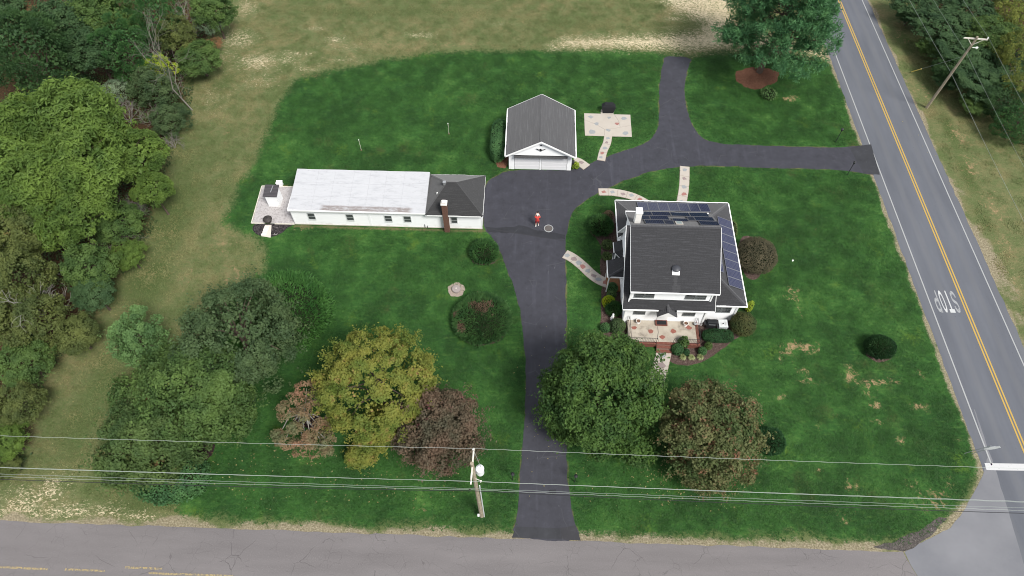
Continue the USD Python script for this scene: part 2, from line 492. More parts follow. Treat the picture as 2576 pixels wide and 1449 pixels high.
def mat_side_road():
    g = G("worn_grey_asphalt")
    p = g.pos()
    base = g.ramp(g.noise(0.3, 5.0, 0.6, v=g.mapped((0.25, 1.4, 1))), [(0.25, (0.155, 0.145, 0.142)), (0.55, (0.20, 0.187, 0.183)), (0.8, (0.235, 0.222, 0.215))])
    gr = g.noise(13.0, 4.0, 0.85)
    base = g.mix(base, (0.36, 0.34, 0.33), g.math("multiply", g.step(gr, 0.5, 0.75), 0.45))
    base = g.mix(base, (0.10, 0.095, 0.095), g.math("multiply", g.step(g.noise(9.0, 4.0, 0.85), 0.52, 0.8), 0.5))
    wv = g.n("mix_vector", "result", a=p, b=g.n("noise_texture", "color", vector=p, scale=1.1, detail=4.0), fac=0.35)
    for sc, wd, st in ((0.62, 0.006, 0.55), (1.7, 0.010, 0.40)):
        e = g.n("voronoi_texture", "distance", vector=wv, scale=sc, feature="distance_to_edge")
        gate = g.step(g.noise(0.28 + sc * 0.2, 3.0), 0.48, 0.60)
        cr = g.math("multiply", g.math("subtract", 1.0, g.step(e, wd * 0.4, wd * 1.3)), gate)
        base = g.mix(base, (0.05, 0.047, 0.045), g.math("multiply", cr, st))
    base = g.dim(base, (0.72, 0.71, 0.73))
    return g.done(base, 0.85, 0.25, bump=gr, bd=0.01)


M["side_road"] = mat_side_road()


def mat_junction():
    g = G("smooth_junction_asphalt")
    base = g.ramp(g.noise(0.25, 5.0, 0.6), [(0.3, (0.165, 0.168, 0.178)), (0.7, (0.215, 0.217, 0.224))])
    gr = g.noise(15.0, 3.0, 0.8)
    base = g.mix(base, (0.30, 0.30, 0.30), g.math("multiply", g.step(gr, 0.5, 0.85), 0.25))
    base = g.dim(base, (0.74, 0.74, 0.77))
    return g.done(base, 0.8, 0.3, bump=gr, bd=0.006)


M["junction"] = mat_junction()


def mat_marking(name, col, wear, under):
    g = G(name)
    f = g.noise(6.0, 6.0, 0.75)
    c = g.dim(g.mix(col, under, g.step(f, wear, wear + 0.14)), (0.66, 0.66, 0.66))
    return g.done(c, 0.6, 0.3)


M["line_white"] = mat_marking("worn_white_line", (0.44, 0.45, 0.45), 0.56, (0.22, 0.22, 0.23))
M["bar_white"] = mat_marking("white_stop_bar", (0.66, 0.66, 0.66), 0.57, (0.24, 0.24, 0.25))
M["letter_white"] = mat_marking("bright_letter_paint", (0.60, 0.61, 0.61), 0.58, (0.2, 0.2, 0.21))
M["letter_worn"] = mat_marking("worn_letter_paint", (0.38, 0.39, 0.40), 0.50, (0.16, 0.16, 0.17))
M["line_yellow"] = mat_marking("yellow_line", (0.58, 0.38, 0.085), 0.60, (0.30, 0.24, 0.16))
M["line_yellow_worn"] = mat_marking("worn_yellow_line", (0.48, 0.37, 0.17), 0.43, (0.20, 0.185, 0.17))


def mat_ground():
    g = G("lawn_and_field")
    lawn, sand, dead, litter, shoul, edge, lush = (g.attr(k) for k in ("lawn", "sand", "dead", "litter", "shoulder", "edge", "lush"))
    big = g.noise(0.16, 4.0, 0.55); mid = g.noise(0.55, 5.0, 0.6); fine = g.noise(4.2, 5.0, 0.75)
    stx = g.noise(1.9, 6.0, 0.7, v=g.mapped((0.7, 1.5, 1), -0.6)); st2 = g.noise(2.4, 5.0, 0.65, v=g.mapped((0.5, 1.6, 1), -0.45))
    tuft = g.noise(9.0, 3.0, 0.8, v=g.mapped((1.0, 0.7, 1)))
    mixv = g.math("add", g.math("multiply", big, 0.40), g.math("add", g.math("multiply", mid, 0.38), g.math("multiply", stx, 0.34)))
    mixv = g.math("subtract", mixv, 0.055)
    gl = g.ramp(mixv, [(0.36, (0.0135, 0.040, 0.0150)), (0.46, (0.0210, 0.070, 0.0210)), (0.55, (0.034, 0.104, 0.028)), (0.65, (0.075, 0.170, 0.050))])
    gl = g.mix(gl, (0.085, 0.155, 0.026), g.math("multiply", g.step(g.noise(0.33, 5.0, 0.65), 0.57, 0.72), 0.65))
    gl = g.mix(gl, (0.050, 0.052, 0.025), g.math("multiply", g.step(g.noise(0.24, 5.0, 0.65, v=g.mapped((1, 1, 1), 1.0)), 0.54, 0.72), 0.6))
    gl = g.mix(gl, (0.009, 0.030, 0.011), g.math("multiply", g.step(fine, 0.46, 0.70), 0.55))
    gl = g.mix(gl, (0.11, 0.19, 0.075), g.math("multiply", g.step(tuft, 0.54, 0.76), 0.40))
    gl = g.mix(gl, (0.075, 0.155, 0.045), g.math("multiply", g.step(st2, 0.50, 0.70), 0.45))
    # dry field
    fm = g.math("add", g.math("multiply", mid, 0.45), g.math("add", g.math("multiply", big, 0.25), g.math("multiply", stx, 0.30)))
    fd = g.ramp(fm, [(0.36, (0.070, 0.115, 0.045)), (0.49, (0.112, 0.138, 0.072)), (0.59, (0.165, 0.160, 0.094)), (0.72, (0.265, 0.205, 0.145))])
    lushm = g.math("add", lush, g.math("multiply", g.math("subtract", mid, 0.5), 1.5))
    fd = g.mix(fd, (0.052, 0.090, 0.032), g.math("multiply", g.step(lushm, 0.25, 0.9), 0.85))
    fd = g.mix(fd, (0.045, 0.050, 0.022), g.math("multiply", g.step(fine, 0.45, 0.7), 0.45))
    fd = g.mix(fd, (0.34, 0.29, 0.21), g.math("multiply", g.step(tuft, 0.50, 0.72), 0.32))
    wob = g.math("add", g.math("multiply", g.math("subtract", mid, 0.5), 3.2), g.math("multiply", g.math("subtract", fine, 0.5), 2.2))
    c = g.mix(fd, gl, g.step(g.math("add", lawn, wob), -0.6, 0.7))
    # dead patches in the lawn
    db = g.math("add", dead, g.math("add", g.math("multiply", g.math("subtract", g.noise(1.9, 6.0, 0.75, dist=0.8), 0.5), 4.2), g.math("multiply", g.math("subtract", fine, 0.5), 0.8)))
    c = g.mix(c, g.mix((0.23, 0.15, 0.105), (0.42, 0.30, 0.225), fine), g.math("multiply", g.math("multiply", g.step(db, 0.50, 1.25), g.step(dead, 0.08, 0.3)), 0.85))
    # pale sand showing through in flecks
    fl = g.noise(3.4, 5.0, 0.75, v=g.mapped((1.0, 1.7, 1), 0.5), dist=1.6)
    flc = g.math("add", g.math("multiply", g.math("subtract", fl, 0.5), 3.0), 0.5)
    sm = g.math("multiply", g.step(g.math("add", g.math("multiply", sand, 0.5), flc), 0.92, 1.10), g.step(sand, 0.04, 0.2))
    c = g.mix(c, g.mix((0.42, 0.355, 0.30), (0.70, 0.63, 0.56), tuft), sm)
    # leaf litter under the woods
    lm = g.step(g.math("add", litter, g.math("multiply", g.math("subtract", mid, 0.5), 1.6)), 0.2, 0.9)
    lc = g.ramp(g.noise(5.0, 5.0, 0.75), [(0.35, (0.018, 0.014, 0.009)), (0.55, (0.062, 0.038, 0.024)), (0.7, (0.14, 0.085, 0.055))])
    c = g.mix(c, lc, lm)
    # gravelly shoulder along the roads
    sw = g.math("add", shoul, g.math("add", g.math("multiply", g.math("subtract", mid, 0.5), 1.7), g.math("add", g.math("multiply", g.math("subtract", big, 0.52), 3.4), g.math("multiply", g.math("subtract", fl, 0.5), 1.4))))
    c = g.mix(c, g.ramp(g.noise(7.0, 5.0, 0.8), [(0.35, (0.11, 0.092, 0.075)), (0.5, (0.235, 0.21, 0.18)), (0.68, (0.42, 0.385, 0.35))]), g.math("multiply", g.math("multiply", g.step(sw, 0.25, 0.75), g.step(shoul, 0.02, 0.2)), 0.92))
    # worn strip at the driveway's edge
    ew = g.math("add", edge, g.math("add", g.math("multiply", g.math("subtract", mid, 0.5), 0.9), g.math("multiply", g.math("subtract", fine, 0.5), 0.5)))
    c = g.mix(c, (0.15, 0.12, 0.085), g.math("multiply", g.step(ew, 0.72, 1.05), 0.65))
    c = g.dim(c, (0.90, 0.86, 0.67))
    h = g.math("add", fine, g.math("multiply", tuft, 0.8))
    return g.done(c, 0.9, 0.12, bump=h, bd=0.10, bs=0.7)


M["ground"] = mat_ground()


def foliage(name, stops, accent=None, acc=(0.6, 0.7), acc_scale=0.7, scale=0.5, trans=0.42, rough=0.6, gain=2.9):
    g = G(name)
    r = g.n("geometry", "random_per_island")
    p = g.noise(scale, 3.0, 0.6)
    f = g.math("add", g.math("multiply", r, 0.45), g.math("multiply", g.step(p, 0.25, 0.75), 0.55))
    stops = [tuple(min(0.8, v * gain) for v in q) for q in stops]
    c = g.ramp(f, list(zip(np.linspace(0.05, 0.95, len(stops)), stops)))
    if accent:
        a = g.step(g.math("add", g.noise(acc_scale, 4.0, 0.65), g.math("multiply", g.math("subtract", r, 0.5), 0.14)), *acc)
        c = g.mix(c, tuple(min(.8, v * (1 + (gain - 1) * .7)) for v in accent), a)
    r2 = g.math("fraction", g.math("multiply", r, 37.7))
    c = g.mix(c, g.dim(c, (0.55, 0.60, 0.62)), g.math("multiply", g.step(r2, 0.30, 0.10), 0.7))
    y = g.n("vector_math", "vector", math_type="multiply", vector1=c, vector2=(1.75, 1.42, 1.05))
    c = g.n("mix_vector", "result", a=c, b=y, fac=g.math("multiply", g.step(r2, 0.72, 0.95), 0.65))
    b = g.n("principled_bsdf", "BSDF", base_color=c, roughness=rough, specular_ior_level=0.25)
    t = g.n("translucent_bsdf", "BSDF", color=c)
    return g.end(g.n("mix_closure", "closure", closure1=b, closure2=t, fac=trans))


F = {
    "green_oak": foliage("fresh_green_leaves", [(0.018, 0.040, 0.010), (0.048, 0.083, 0.018), (0.112, 0.155, 0.036)], scale=0.9),
    "redbrown": foliage("red_brown_leaves", [(0.038, 0.056, 0.018), (0.088, 0.088, 0.036), (0.138, 0.105, 0.050)], (0.168, 0.078, 0.048), (0.46, 0.60), 1.1),
    "yellowgreen": foliage("yellow_green_maple_leaves", [(0.055, 0.078, 0.014), (0.125, 0.120, 0.024), (0.205, 0.158, 0.036)], (0.20, 0.108, 0.048), (0.52, 0.64), 1.0),
    "darkred": foliage("dark_red_leaves", [(0.050, 0.045, 0.028), (0.095, 0.060, 0.040), (0.130, 0.070, 0.055)], (0.165, 0.050, 0.058), (0.54, 0.68), 0.7),
    "orange": foliage("orange_red_leaves", [(0.075, 0.080, 0.038), (0.155, 0.085, 0.052), (0.235, 0.115, 0.078)], (0.21, 0.055, 0.045), (0.58, 0.68), 0.9),
    "greygreen": foliage("grey_green_leaves", [(0.023, 0.040, 0.016), (0.053, 0.077, 0.030), (0.100, 0.126, 0.053)], (0.105, 0.115, 0.045), (0.55, 0.70), 0.5),
    "midgreen": foliage("mid_green_leaves", [(0.027, 0.050, 0.014), (0.058, 0.090, 0.023), (0.104, 0.138, 0.036)], (0.15, 0.135, 0.030), (0.62, 0.74), 0.6),
    "olive": foliage("olive_leaves", [(0.034, 0.046, 0.014), (0.075, 0.085, 0.024), (0.125, 0.130, 0.036)], (0.19, 0.090, 0.038), (0.61, 0.72), 0.6),
    "rustytip": foliage("green_leaves_with_rusty_tips", [(0.026, 0.046, 0.014), (0.056, 0.082, 0.024), (0.100, 0.125, 0.036)], (0.155, 0.080, 0.040), (0.54, 0.68), 0.45),
    "sapling": foliage("pale_green_sapling_leaves", [(0.040, 0.075, 0.026), (0.080, 0.130, 0.042), (0.140, 0.185, 0.060)], (0.24, 0.20, 0.04), (0.60, 0.72), 0.8),
    "walnut": foliage("bright_walnut_leaves", [(0.036, 0.062, 0.013), (0.082, 0.120, 0.024), (0.155, 0.188, 0.042)], (0.15, 0.135, 0.030), (0.63, 0.74), 0.8, 0.45),
    "darkgreen": foliage("dark_evergreen_leaves", [(0.014, 0.032, 0.011), (0.030, 0.058, 0.018), (0.055, 0.085, 0.026)], (0.09, 0.10, 0.02), (0.66, 0.76), 0.6),
    "bluegreen": foliage("blue_green_leaves", [(0.017, 0.036, 0.014), (0.038, 0.066, 0.025), (0.074, 0.106, 0.044)], scale=0.6),
    "browned": foliage("browned_needles", [(0.10, 0.065, 0.042), (0.17, 0.11, 0.075), (0.25, 0.17, 0.12)], gain=1.8),
    "rust": foliage("rust_leaves", [(0.090, 0.055, 0.026), (0.155, 0.075, 0.038), (0.20, 0.10, 0.06)]),
    "lime": foliage("lime_yellow_leaves", [(0.11, 0.15, 0.018), (0.20, 0.235, 0.022), (0.31, 0.32, 0.035)], scale=0.8),
    "gold": foliage("golden_leaves", [(0.060, 0.075, 0.018), (0.115, 0.122, 0.026), (0.185, 0.175, 0.038)], (0.05, 0.07, 0.02), (0.50, 0.62), 0.7),
    "silver": foliage("silvery_leaves", [(0.060, 0.085, 0.050), (0.120, 0.150, 0.090), (0.19, 0.21, 0.14)]),
    "pine": foliage("white_pine_needles", [(0.018, 0.048, 0.020), (0.042, 0.090, 0.035), (0.085, 0.150, 0.058)], (0.095, 0.14, 0.035), (0.58, 0.74), 0.9, 0.9, gain=4.2),
    "yew": foliage("dark_yew_needles", [(0.014, 0.040, 0.012), (0.036, 0.080, 0.022), (0.095, 0.155, 0.044)], scale=1.2),
    "mound": foliage("mound_yew_needles", [(0.016, 0.042, 0.013), (0.036, 0.078, 0.022), (0.085, 0.140, 0.042)], (0.20, 0.115, 0.085), (0.61, 0.65), 0.5, 1.0),
    "weeping": foliage("weeping_conifer_needles", [(0.018, 0.055, 0.012), (0.042, 0.098, 0.022), (0.082, 0.150, 0.036)], (0.085, 0.07, 0.04), (0.60, 0.74), 0.7),
    "boxwood": foliage("boxwood_leaves", [(0.010, 0.032, 0.012), (0.024, 0.060, 0.020), (0.062, 0.110, 0.034)], scale=1.0),
    "boxyellow": foliage("boxwood_yellow_tips", [(0.007, 0.022, 0.008), (0.016, 0.040, 0.012), (0.030, 0.060, 0.016)], (0.22, 0.26, 0.05), (0.62, 0.66), 4.0),
    "hedge": foliage("hedge_leaves", [(0.022, 0.055, 0.020), (0.045, 0.095, 0.032), (0.085, 0.145, 0.050)], scale=1.0),
    "brownshrub": foliage("brown_purple_leaves", [(0.042, 0.038, 0.022), (0.080, 0.066, 0.040), (0.125, 0.098, 0.060)], scale=1.2),
    "brownred": foliage("bronze_shrub_leaves", [(0.026, 0.045, 0.015), (0.065, 0.060, 0.022), (0.11, 0.075, 0.035)], (0.13, 0.06, 0.03), (0.58, 0.7), 1.2),
    "limeball": foliage("lime_ball_needles", [(0.16, 0.22, 0.014), (0.28, 0.34, 0.022), (0.38, 0.42, 0.04)], scale=1.5),
    "grassy": foliage("variegated_blades", [(0.30, 0.34, 0.13), (0.52, 0.54, 0.28), (0.68, 0.68, 0.42)], gain=1.5),
    "azalea": foliage("pinkish_azalea", [(0.05, 0.06, 0.025), (0.13, 0.085, 0.05), (0.24, 0.12, 0.08)]),
    "perennial": foliage("spent_perennials", [(0.035, 0.055, 0.018), (0.085, 0.105, 0.034), (0.16, 0.16, 0.06)], (0.42, 0.33, 0.22), (0.60, 0.68), 3.0),
    "fallen": foliage("fallen_leaf", [(0.24, 0.18, 0.07), (0.42, 0.35, 0.15), (0.62, 0.56, 0.36)], trans=0.05, gain=1.0),
    "under": foliage("undergrowth_leaves", [(0.018, 0.034, 0.012), (0.044, 0.060, 0.020), (0.090, 0.088, 0.032)], (0.13, 0.065, 0.04), (0.58, 0.7), 0.6),
    "twig_leaf": foliage("thin_grey_twigs", [(0.13, 0.12, 0.10), (0.22, 0.20, 0.17), (0.33, 0.31, 0.27)]),
}


def bark(name, a, b):
    g = G(name)
    f = g.noise(6.0, 6.0, 0.7, v=g.mapped((3, 3, 0.7)))
    return g.done(g.mix(a, b, f), 0.9, 0.1, bump=f, bd=0.02)


M["bark"] = bark("brown_bark", (0.045, 0.034, 0.027), (0.13, 0.10, 0.08))
M["bark_grey"] = bark("dead_grey_wood", (0.12, 0.108, 0.092), (0.25, 0.235, 0.21))
M["bark_pale"] = bark("pale_bark", (0.20, 0.19, 0.17), (0.40, 0.385, 0.36))

# ------------------------------------------------------------------ ground: one grid, divided into lawn and field
def px(pts, z=0.0):
    return np.array([W(x, y, z)[:2] for x, y in pts])


def seg_dist(P, poly, closed=True):
    a = np.asarray(poly, float); b = np.roll(a, -1, 0)
    if not closed:
        a, b = a[:-1], b[:-1]
    best = np.full(len(P), 1e9)
    for p, q in zip(a, b):
        d = q - p; t = np.clip(((P - p) @ d) / (d @ d + 1e-12), 0, 1)
        best = np.minimum(best, ((P - p - t[:, None] * d) ** 2).sum(1))
    return np.sqrt(best)


def inside(P, poly):
    a = np.asarray(poly, float); b = np.roll(a, -1, 0); r = np.zeros(len(P), bool)
    for p, q in zip(a, b):
        c = (p[1] > P[:, 1]) != (q[1] > P[:, 1])
        r ^= c & (P[:, 0] < (q[0] - p[0]) * (P[:, 1] - p[1]) / (q[1] - p[1] + 1e-12) + p[0])
    return r


def sdist(P, poly):
    d = seg_dist(P, poly)
    return np.where(inside(P, poly), d, -d)


def xc(y):
    """The main road's axis."""
    return 41.2 - 0.0205 * (np.asarray(y, float) - 25.0)


rng = np.random.default_rng(7)
driveway_px = [(1288, 1355), (1300, 1300), (1307, 1220), (1313, 1140), (1320, 1050), (1323, 960), (1321, 880), (1314, 805), (1299, 740), (1278, 683), (1255, 627), (1236, 593), (1214, 576),
               (1218, 500), (1221, 463), (1240, 447), (1278, 427), (1438, 429), (1470, 417), (1500, 403), (1560, 383), (1610, 366), (1640, 350), (1654, 325), (1659, 290), (1657, 235), (1661, 190), (1669, 155), (1672, 140),
               (1743, 145), (1732, 165), (1724, 200), (1722, 240), (1729, 282), (1743, 318), (1762, 345), (1785, 358), (1850, 364), (2000, 369), (2120, 372), (2140, 369), (2190, 362), (2215, 441), (2170, 437), (2130, 428),
               (2000, 424), (1850, 419), (1760, 417), (1690, 421), (1620, 436), (1565, 457), (1512, 481), (1470, 504), (1446, 526), (1431, 552), (1424, 592), (1423, 650), (1424, 800), (1425, 930), (1424, 1060), (1427, 1180), (1432, 1250), (1443, 1310), (1462, 1363)]
lawn_px = [(470, 1300), (420, 1262), (440, 1200), (470, 1100), (520, 900), (600, 760), (660, 690), (668, 640), (640, 600), (560, 560), (600, 470), (640, 410), (690, 285), (735, 203), (790, 185), (860, 170), (910, 165), (960, 150), (1030, 143), (1090, 131),
           (1200, 127), (1400, 127), (1560, 127), (1668, 133), (1745, 142), (1800, 128), (1950, 130), (2095, 158), (2130, 230), (2185, 340), (2205, 440), (2262, 570), (2330, 740), (2390, 900), (2440, 1030), (2468, 1130), (2466, 1190),
           (2440, 1245), (2395, 1300), (2330, 1345), (2250, 1362), (2000, 1352), (1700, 1356), (1470, 1352), (1280, 1340), (1100, 1328), (900, 1326), (700, 1316), (560, 1310)]
woods_px = [(-200, -60), (575, -60), (560, 60), (520, 130), (490, 200), (480, 290), (440, 370), (420, 470), (400, 560), (350, 640), (300, 730), (215, 830), (150, 910), (95, 1010), (110, 1090), (60, 1190), (-200, 1220)]
woods_r_px = [(2255, -60), (2290, 40), (2345, 110), (2380, 190), (2450, 260), (2510, 310), (2545, 370), (2700, 560), (2700, -60)]

gx, gy = np.arange(-78, 78.01, 0.32), np.arange(2, 96.01, 0.32)
GX, GY = np.meshgrid(gx, gy)
Pg = np.c_[GX.ravel(), GY.ravel()]
drv = px(driveway_px); lawn_poly = px(lawn_px)
lawn_d = np.clip(sdist(Pg, lawn_poly), -4, 4)
edge_v = np.clip(1.0 - np.abs(sdist(Pg, drv)) / 0.55, 0, 1)
edge_v = np.maximum(edge_v, np.where((Pg[:, 0] > -23.4) & (Pg[:, 0] < -4.3), np.clip(1.12 - np.abs(Pg[:, 1] - 42.0) / 0.75, 0, 1), 0))
lit = np.clip(np.maximum(sdist(Pg, px(woods_px)), sdist(Pg, px(woods_r_px))) * 0.5, -1, 1.2)
sand_v = np.zeros(len(Pg)); dead_v = np.zeros(len(Pg)); lush_v = np.zeros(len(Pg))


def spot(arr, x, y, rx, ry, a):
    c = W(x, y)[:2]; sx = metres(rx, W(x, y)); sy = metres(ry, W(x, y)) / 0.8
    d = ((Pg[:, 0] - c[0]) / sx) ** 2 + ((Pg[:, 1] - c[1]) / sy) ** 2
    np.maximum(arr, a * np.exp(-d * 0.55), out=arr)


for s in [(600, 100, 42, 26, .85), (650, 155, 45, 22, .95), (715, 150, 40, 14, .7), (740, 135, 40, 8, .7), (770, 170, 40, 10, .6), (620, 20, 30, 26, .7), (565, 140, 40, 40, .45), (660, 200, 60, 30, .45), (845, 100, 22, 12, .8),
          (795, 70, 30, 8, .6), (1060, 88, 40, 8, .75), (870, 150, 55, 10, .5), (1250, 60, 40, 5, .5), (530, 250, 50, 60, .35), (1700, 48, 34, 7, .8), (1690, 68, 30, 5, .65), (870, 120, 60, 12, .45),
          (60, 1265, 60, 32, .85), (130, 1235, 40, 30, .8), (30, 1290, 70, 14, .9), (180, 1285, 70, 16, .85), (270, 1285, 50, 14, .8), (350, 1300, 60, 9, .85), (120, 1295, 100, 10, .9), (2530, 700, 25, 40, .3)]:
    spot(sand_v, *s)
gravel = px([(1385, 118), (1420, 98), (1520, 95), (1650, 89), (1760, 80), (1770, 60), (1735, 40), (1690, 22), (1670, 0), (1660, -40), (1840, -40), (1850, 60), (2000, 110), (2100, 130), (2110, 150), (2000, 125), (1850, 118), (1740, 128), (1660, 124), (1560, 120)])
sand_v = np.maximum(sand_v, np.clip(sdist(Pg, gravel) * 0.4 + 0.72, 0, 1.15))
for s in [(1985, 728, 12, 9, .8), (2005, 735, 10, 8, .7), (1995, 750, 20, 8, .8), (2012, 780, 14, 20, .45), (1992, 868, 26, 8, .95), (2030, 876, 26, 12, 1.), (1985, 885, 18, 8, .9), (2020, 935, 14, 9, .9), (2030, 960, 24, 7, .85), (1965, 1000, 20, 8, .55), (2140, 944, 14, 22, 1.),
          (2200, 962, 28, 8, .9), (2240, 955, 26, 7, .8), (2185, 990, 14, 12, .8), (2205, 1020, 16, 10, .8), (2315, 942, 14, 8, .7), (2310, 1024, 24, 8, .85), (2205, 1058, 18, 6, .7), (2265, 1108, 12, 9, .95), (2145, 1222, 18, 10, .95), (2060, 1180, 9, 5, .8), (2350, 1240, 34, 12, .75),
          (2335, 1268, 40, 12, .7), (2295, 1215, 20, 8, .7), (2390, 1215, 16, 12, .6), (2130, 1310, 18, 8, .75), (2105, 1285, 12, 10, .55), (2060, 1075, 8, 8, .6), (2100, 1045, 10, 5, .6), (1990, 248, 18, 8, 1.0), (2050, 620, 10, 10, .4), (2058, 575, 8, 6, .5), (1975, 905, 20, 6, .7),
          (760, 575, 18, 5, .7), (720, 468, 14, 5, .9), (880, 395, 8, 4, .35), (1060, 1275, 30, 10, .45), (790, 1260, 20, 8, .3), (2420, 1100, 18, 8, .5), (2440, 1150, 14, 14, .5), (2150, 1290, 24, 8, .4), (1790, 225, 10, 4, .0), (1360, 230, 10, 6, .0), (950, 575, 160, 3, .55),
          (2410, 340, 26, 40, .55), (2440, 420, 24, 40, .6), (2500, 520, 26, 50, .6), (2530, 620, 24, 50, .5), (2270, 90, 16, 40, .5), (2320, 230, 24, 30, .5), (2560, 720, 20, 50, .5), (560, 620, 34, 50, .45), (600, 690, 40, 26, .5), (470, 700, 30, 40, .42), (560, 540, 30, 40, .35), (780, 190, 60, 14, .4), (960, 110, 90, 16, .4), (1150, 112, 100, 8, .4), (560, 330, 30, 40, .35), (1300, 60, 80, 14, .35)]:
    spot(dead_v, *s)
for s in [(430, 560, 60, 160, .8), (380, 700, 60, 70, .9), (260, 960, 50, 120, .8), (190, 1090, 60, 80, .7), (450, 420, 50, 80, .6), (1690, 100, 60, 40, .9), (1050, 30, 180, 20, .6), (850, 30, 120, 20, .7), (560, 470, 40, 40, .6), (520, 400, 40, 60, .5), (1400, 60, 150, 25, .55),
          (2390, 330, 14, 60, .9), (2440, 450, 18, 70, .8), (2480, 560, 18, 60, .7), (2330, 200, 20, 60, .6), (420, 1240, 90, 30, 1.0), (330, 1270, 90, 20, .7)]:
    spot(lush_v, *s)
d_side = Pg[:, 1] - 12.5                                   # metres above the side road's edge
d_main_l = (xc(Pg[:, 1]) - 4.0) - Pg[:, 0]; d_main_r = Pg[:, 0] - (xc(Pg[:, 1]) + 3.75)
curve_poly = px([(2449, 1030), (2482, 1140), (2476, 1187), (2463, 1214), (2427, 1281), (2390, 1327), (2329, 1358), (2280, 1385), (2255, 1388)])
shoulder_v = np.zeros(len(Pg))
for d, wd in ((d_side, 1.0), (np.where(Pg[:, 1] > 20, d_main_l, 9), 0.55), (d_main_r, 0.5)):
    shoulder_v = np.maximum(shoulder_v, np.clip(1.0 - np.abs(d) / wd, 0, 1))
shoulder_v = np.maximum(shoulder_v, np.clip(1.0 - seg_dist(Pg, curve_poly, False) / 0.8, 0, 1))
g2 = px([(2372, 415), (2420, 520), (2462, 600), (2520, 700), (2600, 820), (2650, 900), (2600, 950), (2540, 770), (2450, 585)])
shoulder_v = np.maximum(shoulder_v, np.clip(0.55 + sdist(Pg, g2) * 0.45, 0, 1) * 0.95)
g3 = px([(2250, 1362), (2330, 1350), (2390, 1310), (2395, 1325), (2330, 1358), (2280, 1386), (1900, 1388), (1480, 1364), (1480, 1356), (1900, 1366)])
shoulder_v = np.maximum(shoulder_v, np.clip(0.5 + sdist(Pg, g3), 0, 1))
nx, ny = len(gx), len(gy)
I = np.arange(nx * ny).reshape(ny, nx)
quads = np.stack([I[:-1, :-1], I[:-1, 1:], I[1:, 1:], I[1:, :-1]], -1).reshape(-1, 4)
cell_lawn = lawn_d[quads].mean(1) > 0
zg = np.zeros(len(Pg))
attrs = dict(lawn=lawn_d, sand=sand_v, dead=dead_v, litter=lit, shoulder=shoulder_v, edge=edge_v, lush=lush_v)
for nm, sel, lb in (("lawn", cell_lawn, "dark green mown lawn round the buildings, with tan dead patches to the right"), ("field", ~cell_lawn, "dry tan and green field with sandy bare patches")):
    q = quads[sel]; u, inv = np.unique(q, return_inverse=True)
    mb = MB().add(np.c_[Pg[u], zg[u]], inv.reshape(-1, 4))
    struct(nm, mb, M["ground"], lb, prims={k: a[u] for k, a in attrs.items()})
far = MB()
B = 700.0
for x0, x1, y0, y1 in ((-B, B, -B, gy[0]), (-B, B, gy[-1], B), (-B, gx[0], gy[0], gy[-1]), (gx[-1], B, gy[0], gy[-1])):
    far.add([[x0, y0, 0], [x1, y0, 0], [x1, y1, 0], [x0, y1, 0]], [[0, 1, 2, 3]])
n4 = far.n
struct("ground", far, M["ground"], "open dry ground beyond the property", prims=dict(lawn=[-4] * n4, sand=[0] * n4, dead=[0] * n4, litter=[-1] * n4, shoulder=[0] * n4, edge=[0] * n4, lush=[0.3] * n4))


NOGRASS = []


def rough_edge(poly, amp=0.05, step=0.35, seed=1):
    """Densifies and roughens an outline so that it is not ruler-straight."""
    p = Polygon(poly).segmentize(step)
    c = np.array(p.exterior.coords)[:-1]
    n = np.c_[meshkit.fbm(np.c_[c * 1.3, np.zeros(len(c))], 3, seed), meshkit.fbm(np.c_[c * 1.3, np.ones(len(c))], 3, seed + 9)]
    return Polygon(c + (n - 0.5) * 2 * amp * 1.6).buffer(0)


def smooth_poly(pts, it=2):
    p = np.asarray(pts, float)
    for _ in range(it):
        a, b = p, np.roll(p, -1, 0); p = np.stack([a * .75 + b * .25, a * .25 + b * .75], 1).reshape(-1, 2)
    return p


# ------------------------------------------------------------------ roads and their markings
ys = np.arange(-60, 160.1, 2.0)
main = Polygon(np.r_[np.c_[xc(ys) - 4.0, ys], np.c_[xc(ys) + 3.75, ys][::-1]])
side = Polygon([(-160, 12.52), (29.1, 12.50), (29.35, 11.6), (30.0, 9.8), (30.3, 5.8), (-160, 5.8)])
junc = Polygon(list(px([(2449, 1030), (2470, 1100), (2484, 1150), (2476, 1187), (2463, 1214), (2445, 1250), (2427, 1281), (2408, 1307), (2390, 1327), (2362, 1343), (2329, 1358), (2300, 1374), (2280, 1386)])) + [(29.2, 12.45), (29.45, 11.5), (30.1, 9.8), (30.4, 5.8), (41, 5.8), (41, 25)])
junc = junc.difference(Polygon([(38.6, 60), (38.35, 19.2), (37.9, 12), (39.2, 5), (60, 5), (60, 60)]))
mainr = rough_edge(np.array(main.exterior.coords)[:-1], 0.07, 0.5, 3)
p_main = struct("main_road", MB().sheet(mainr, 0.004), M["main_road"], "blue-grey two-lane road along the right side with double yellow line")
p_side = struct("side_road", MB().sheet(rough_edge(np.array(side.exterior.coords)[:-1], 0.08, 0.4, 5), 0.004), M["side_road"], "pale cracked asphalt road along the bottom edge")
struct("road_junction", MB().sheet(rough_edge(np.array(junc.exterior.coords)[:-1], 0.05, 0.4, 6), 0.008), M["junction"], "smooth pale asphalt where the two roads meet")


MB().sheet(rough_edge([(26.9, 12.75), (28.2, 12.62), (29.2, 12.5), (30.6, 13.2), (31.9, 14.1), (33.2, 15.2), (32.6, 15.25), (31.2, 14.4), (29.8, 13.7), (28.4, 13.15)], .12, .2, 4), .012).build("damp_gutter", M["gutter_dirt"], "/World/road_junction", label="dark damp gutter along the corner kerb")


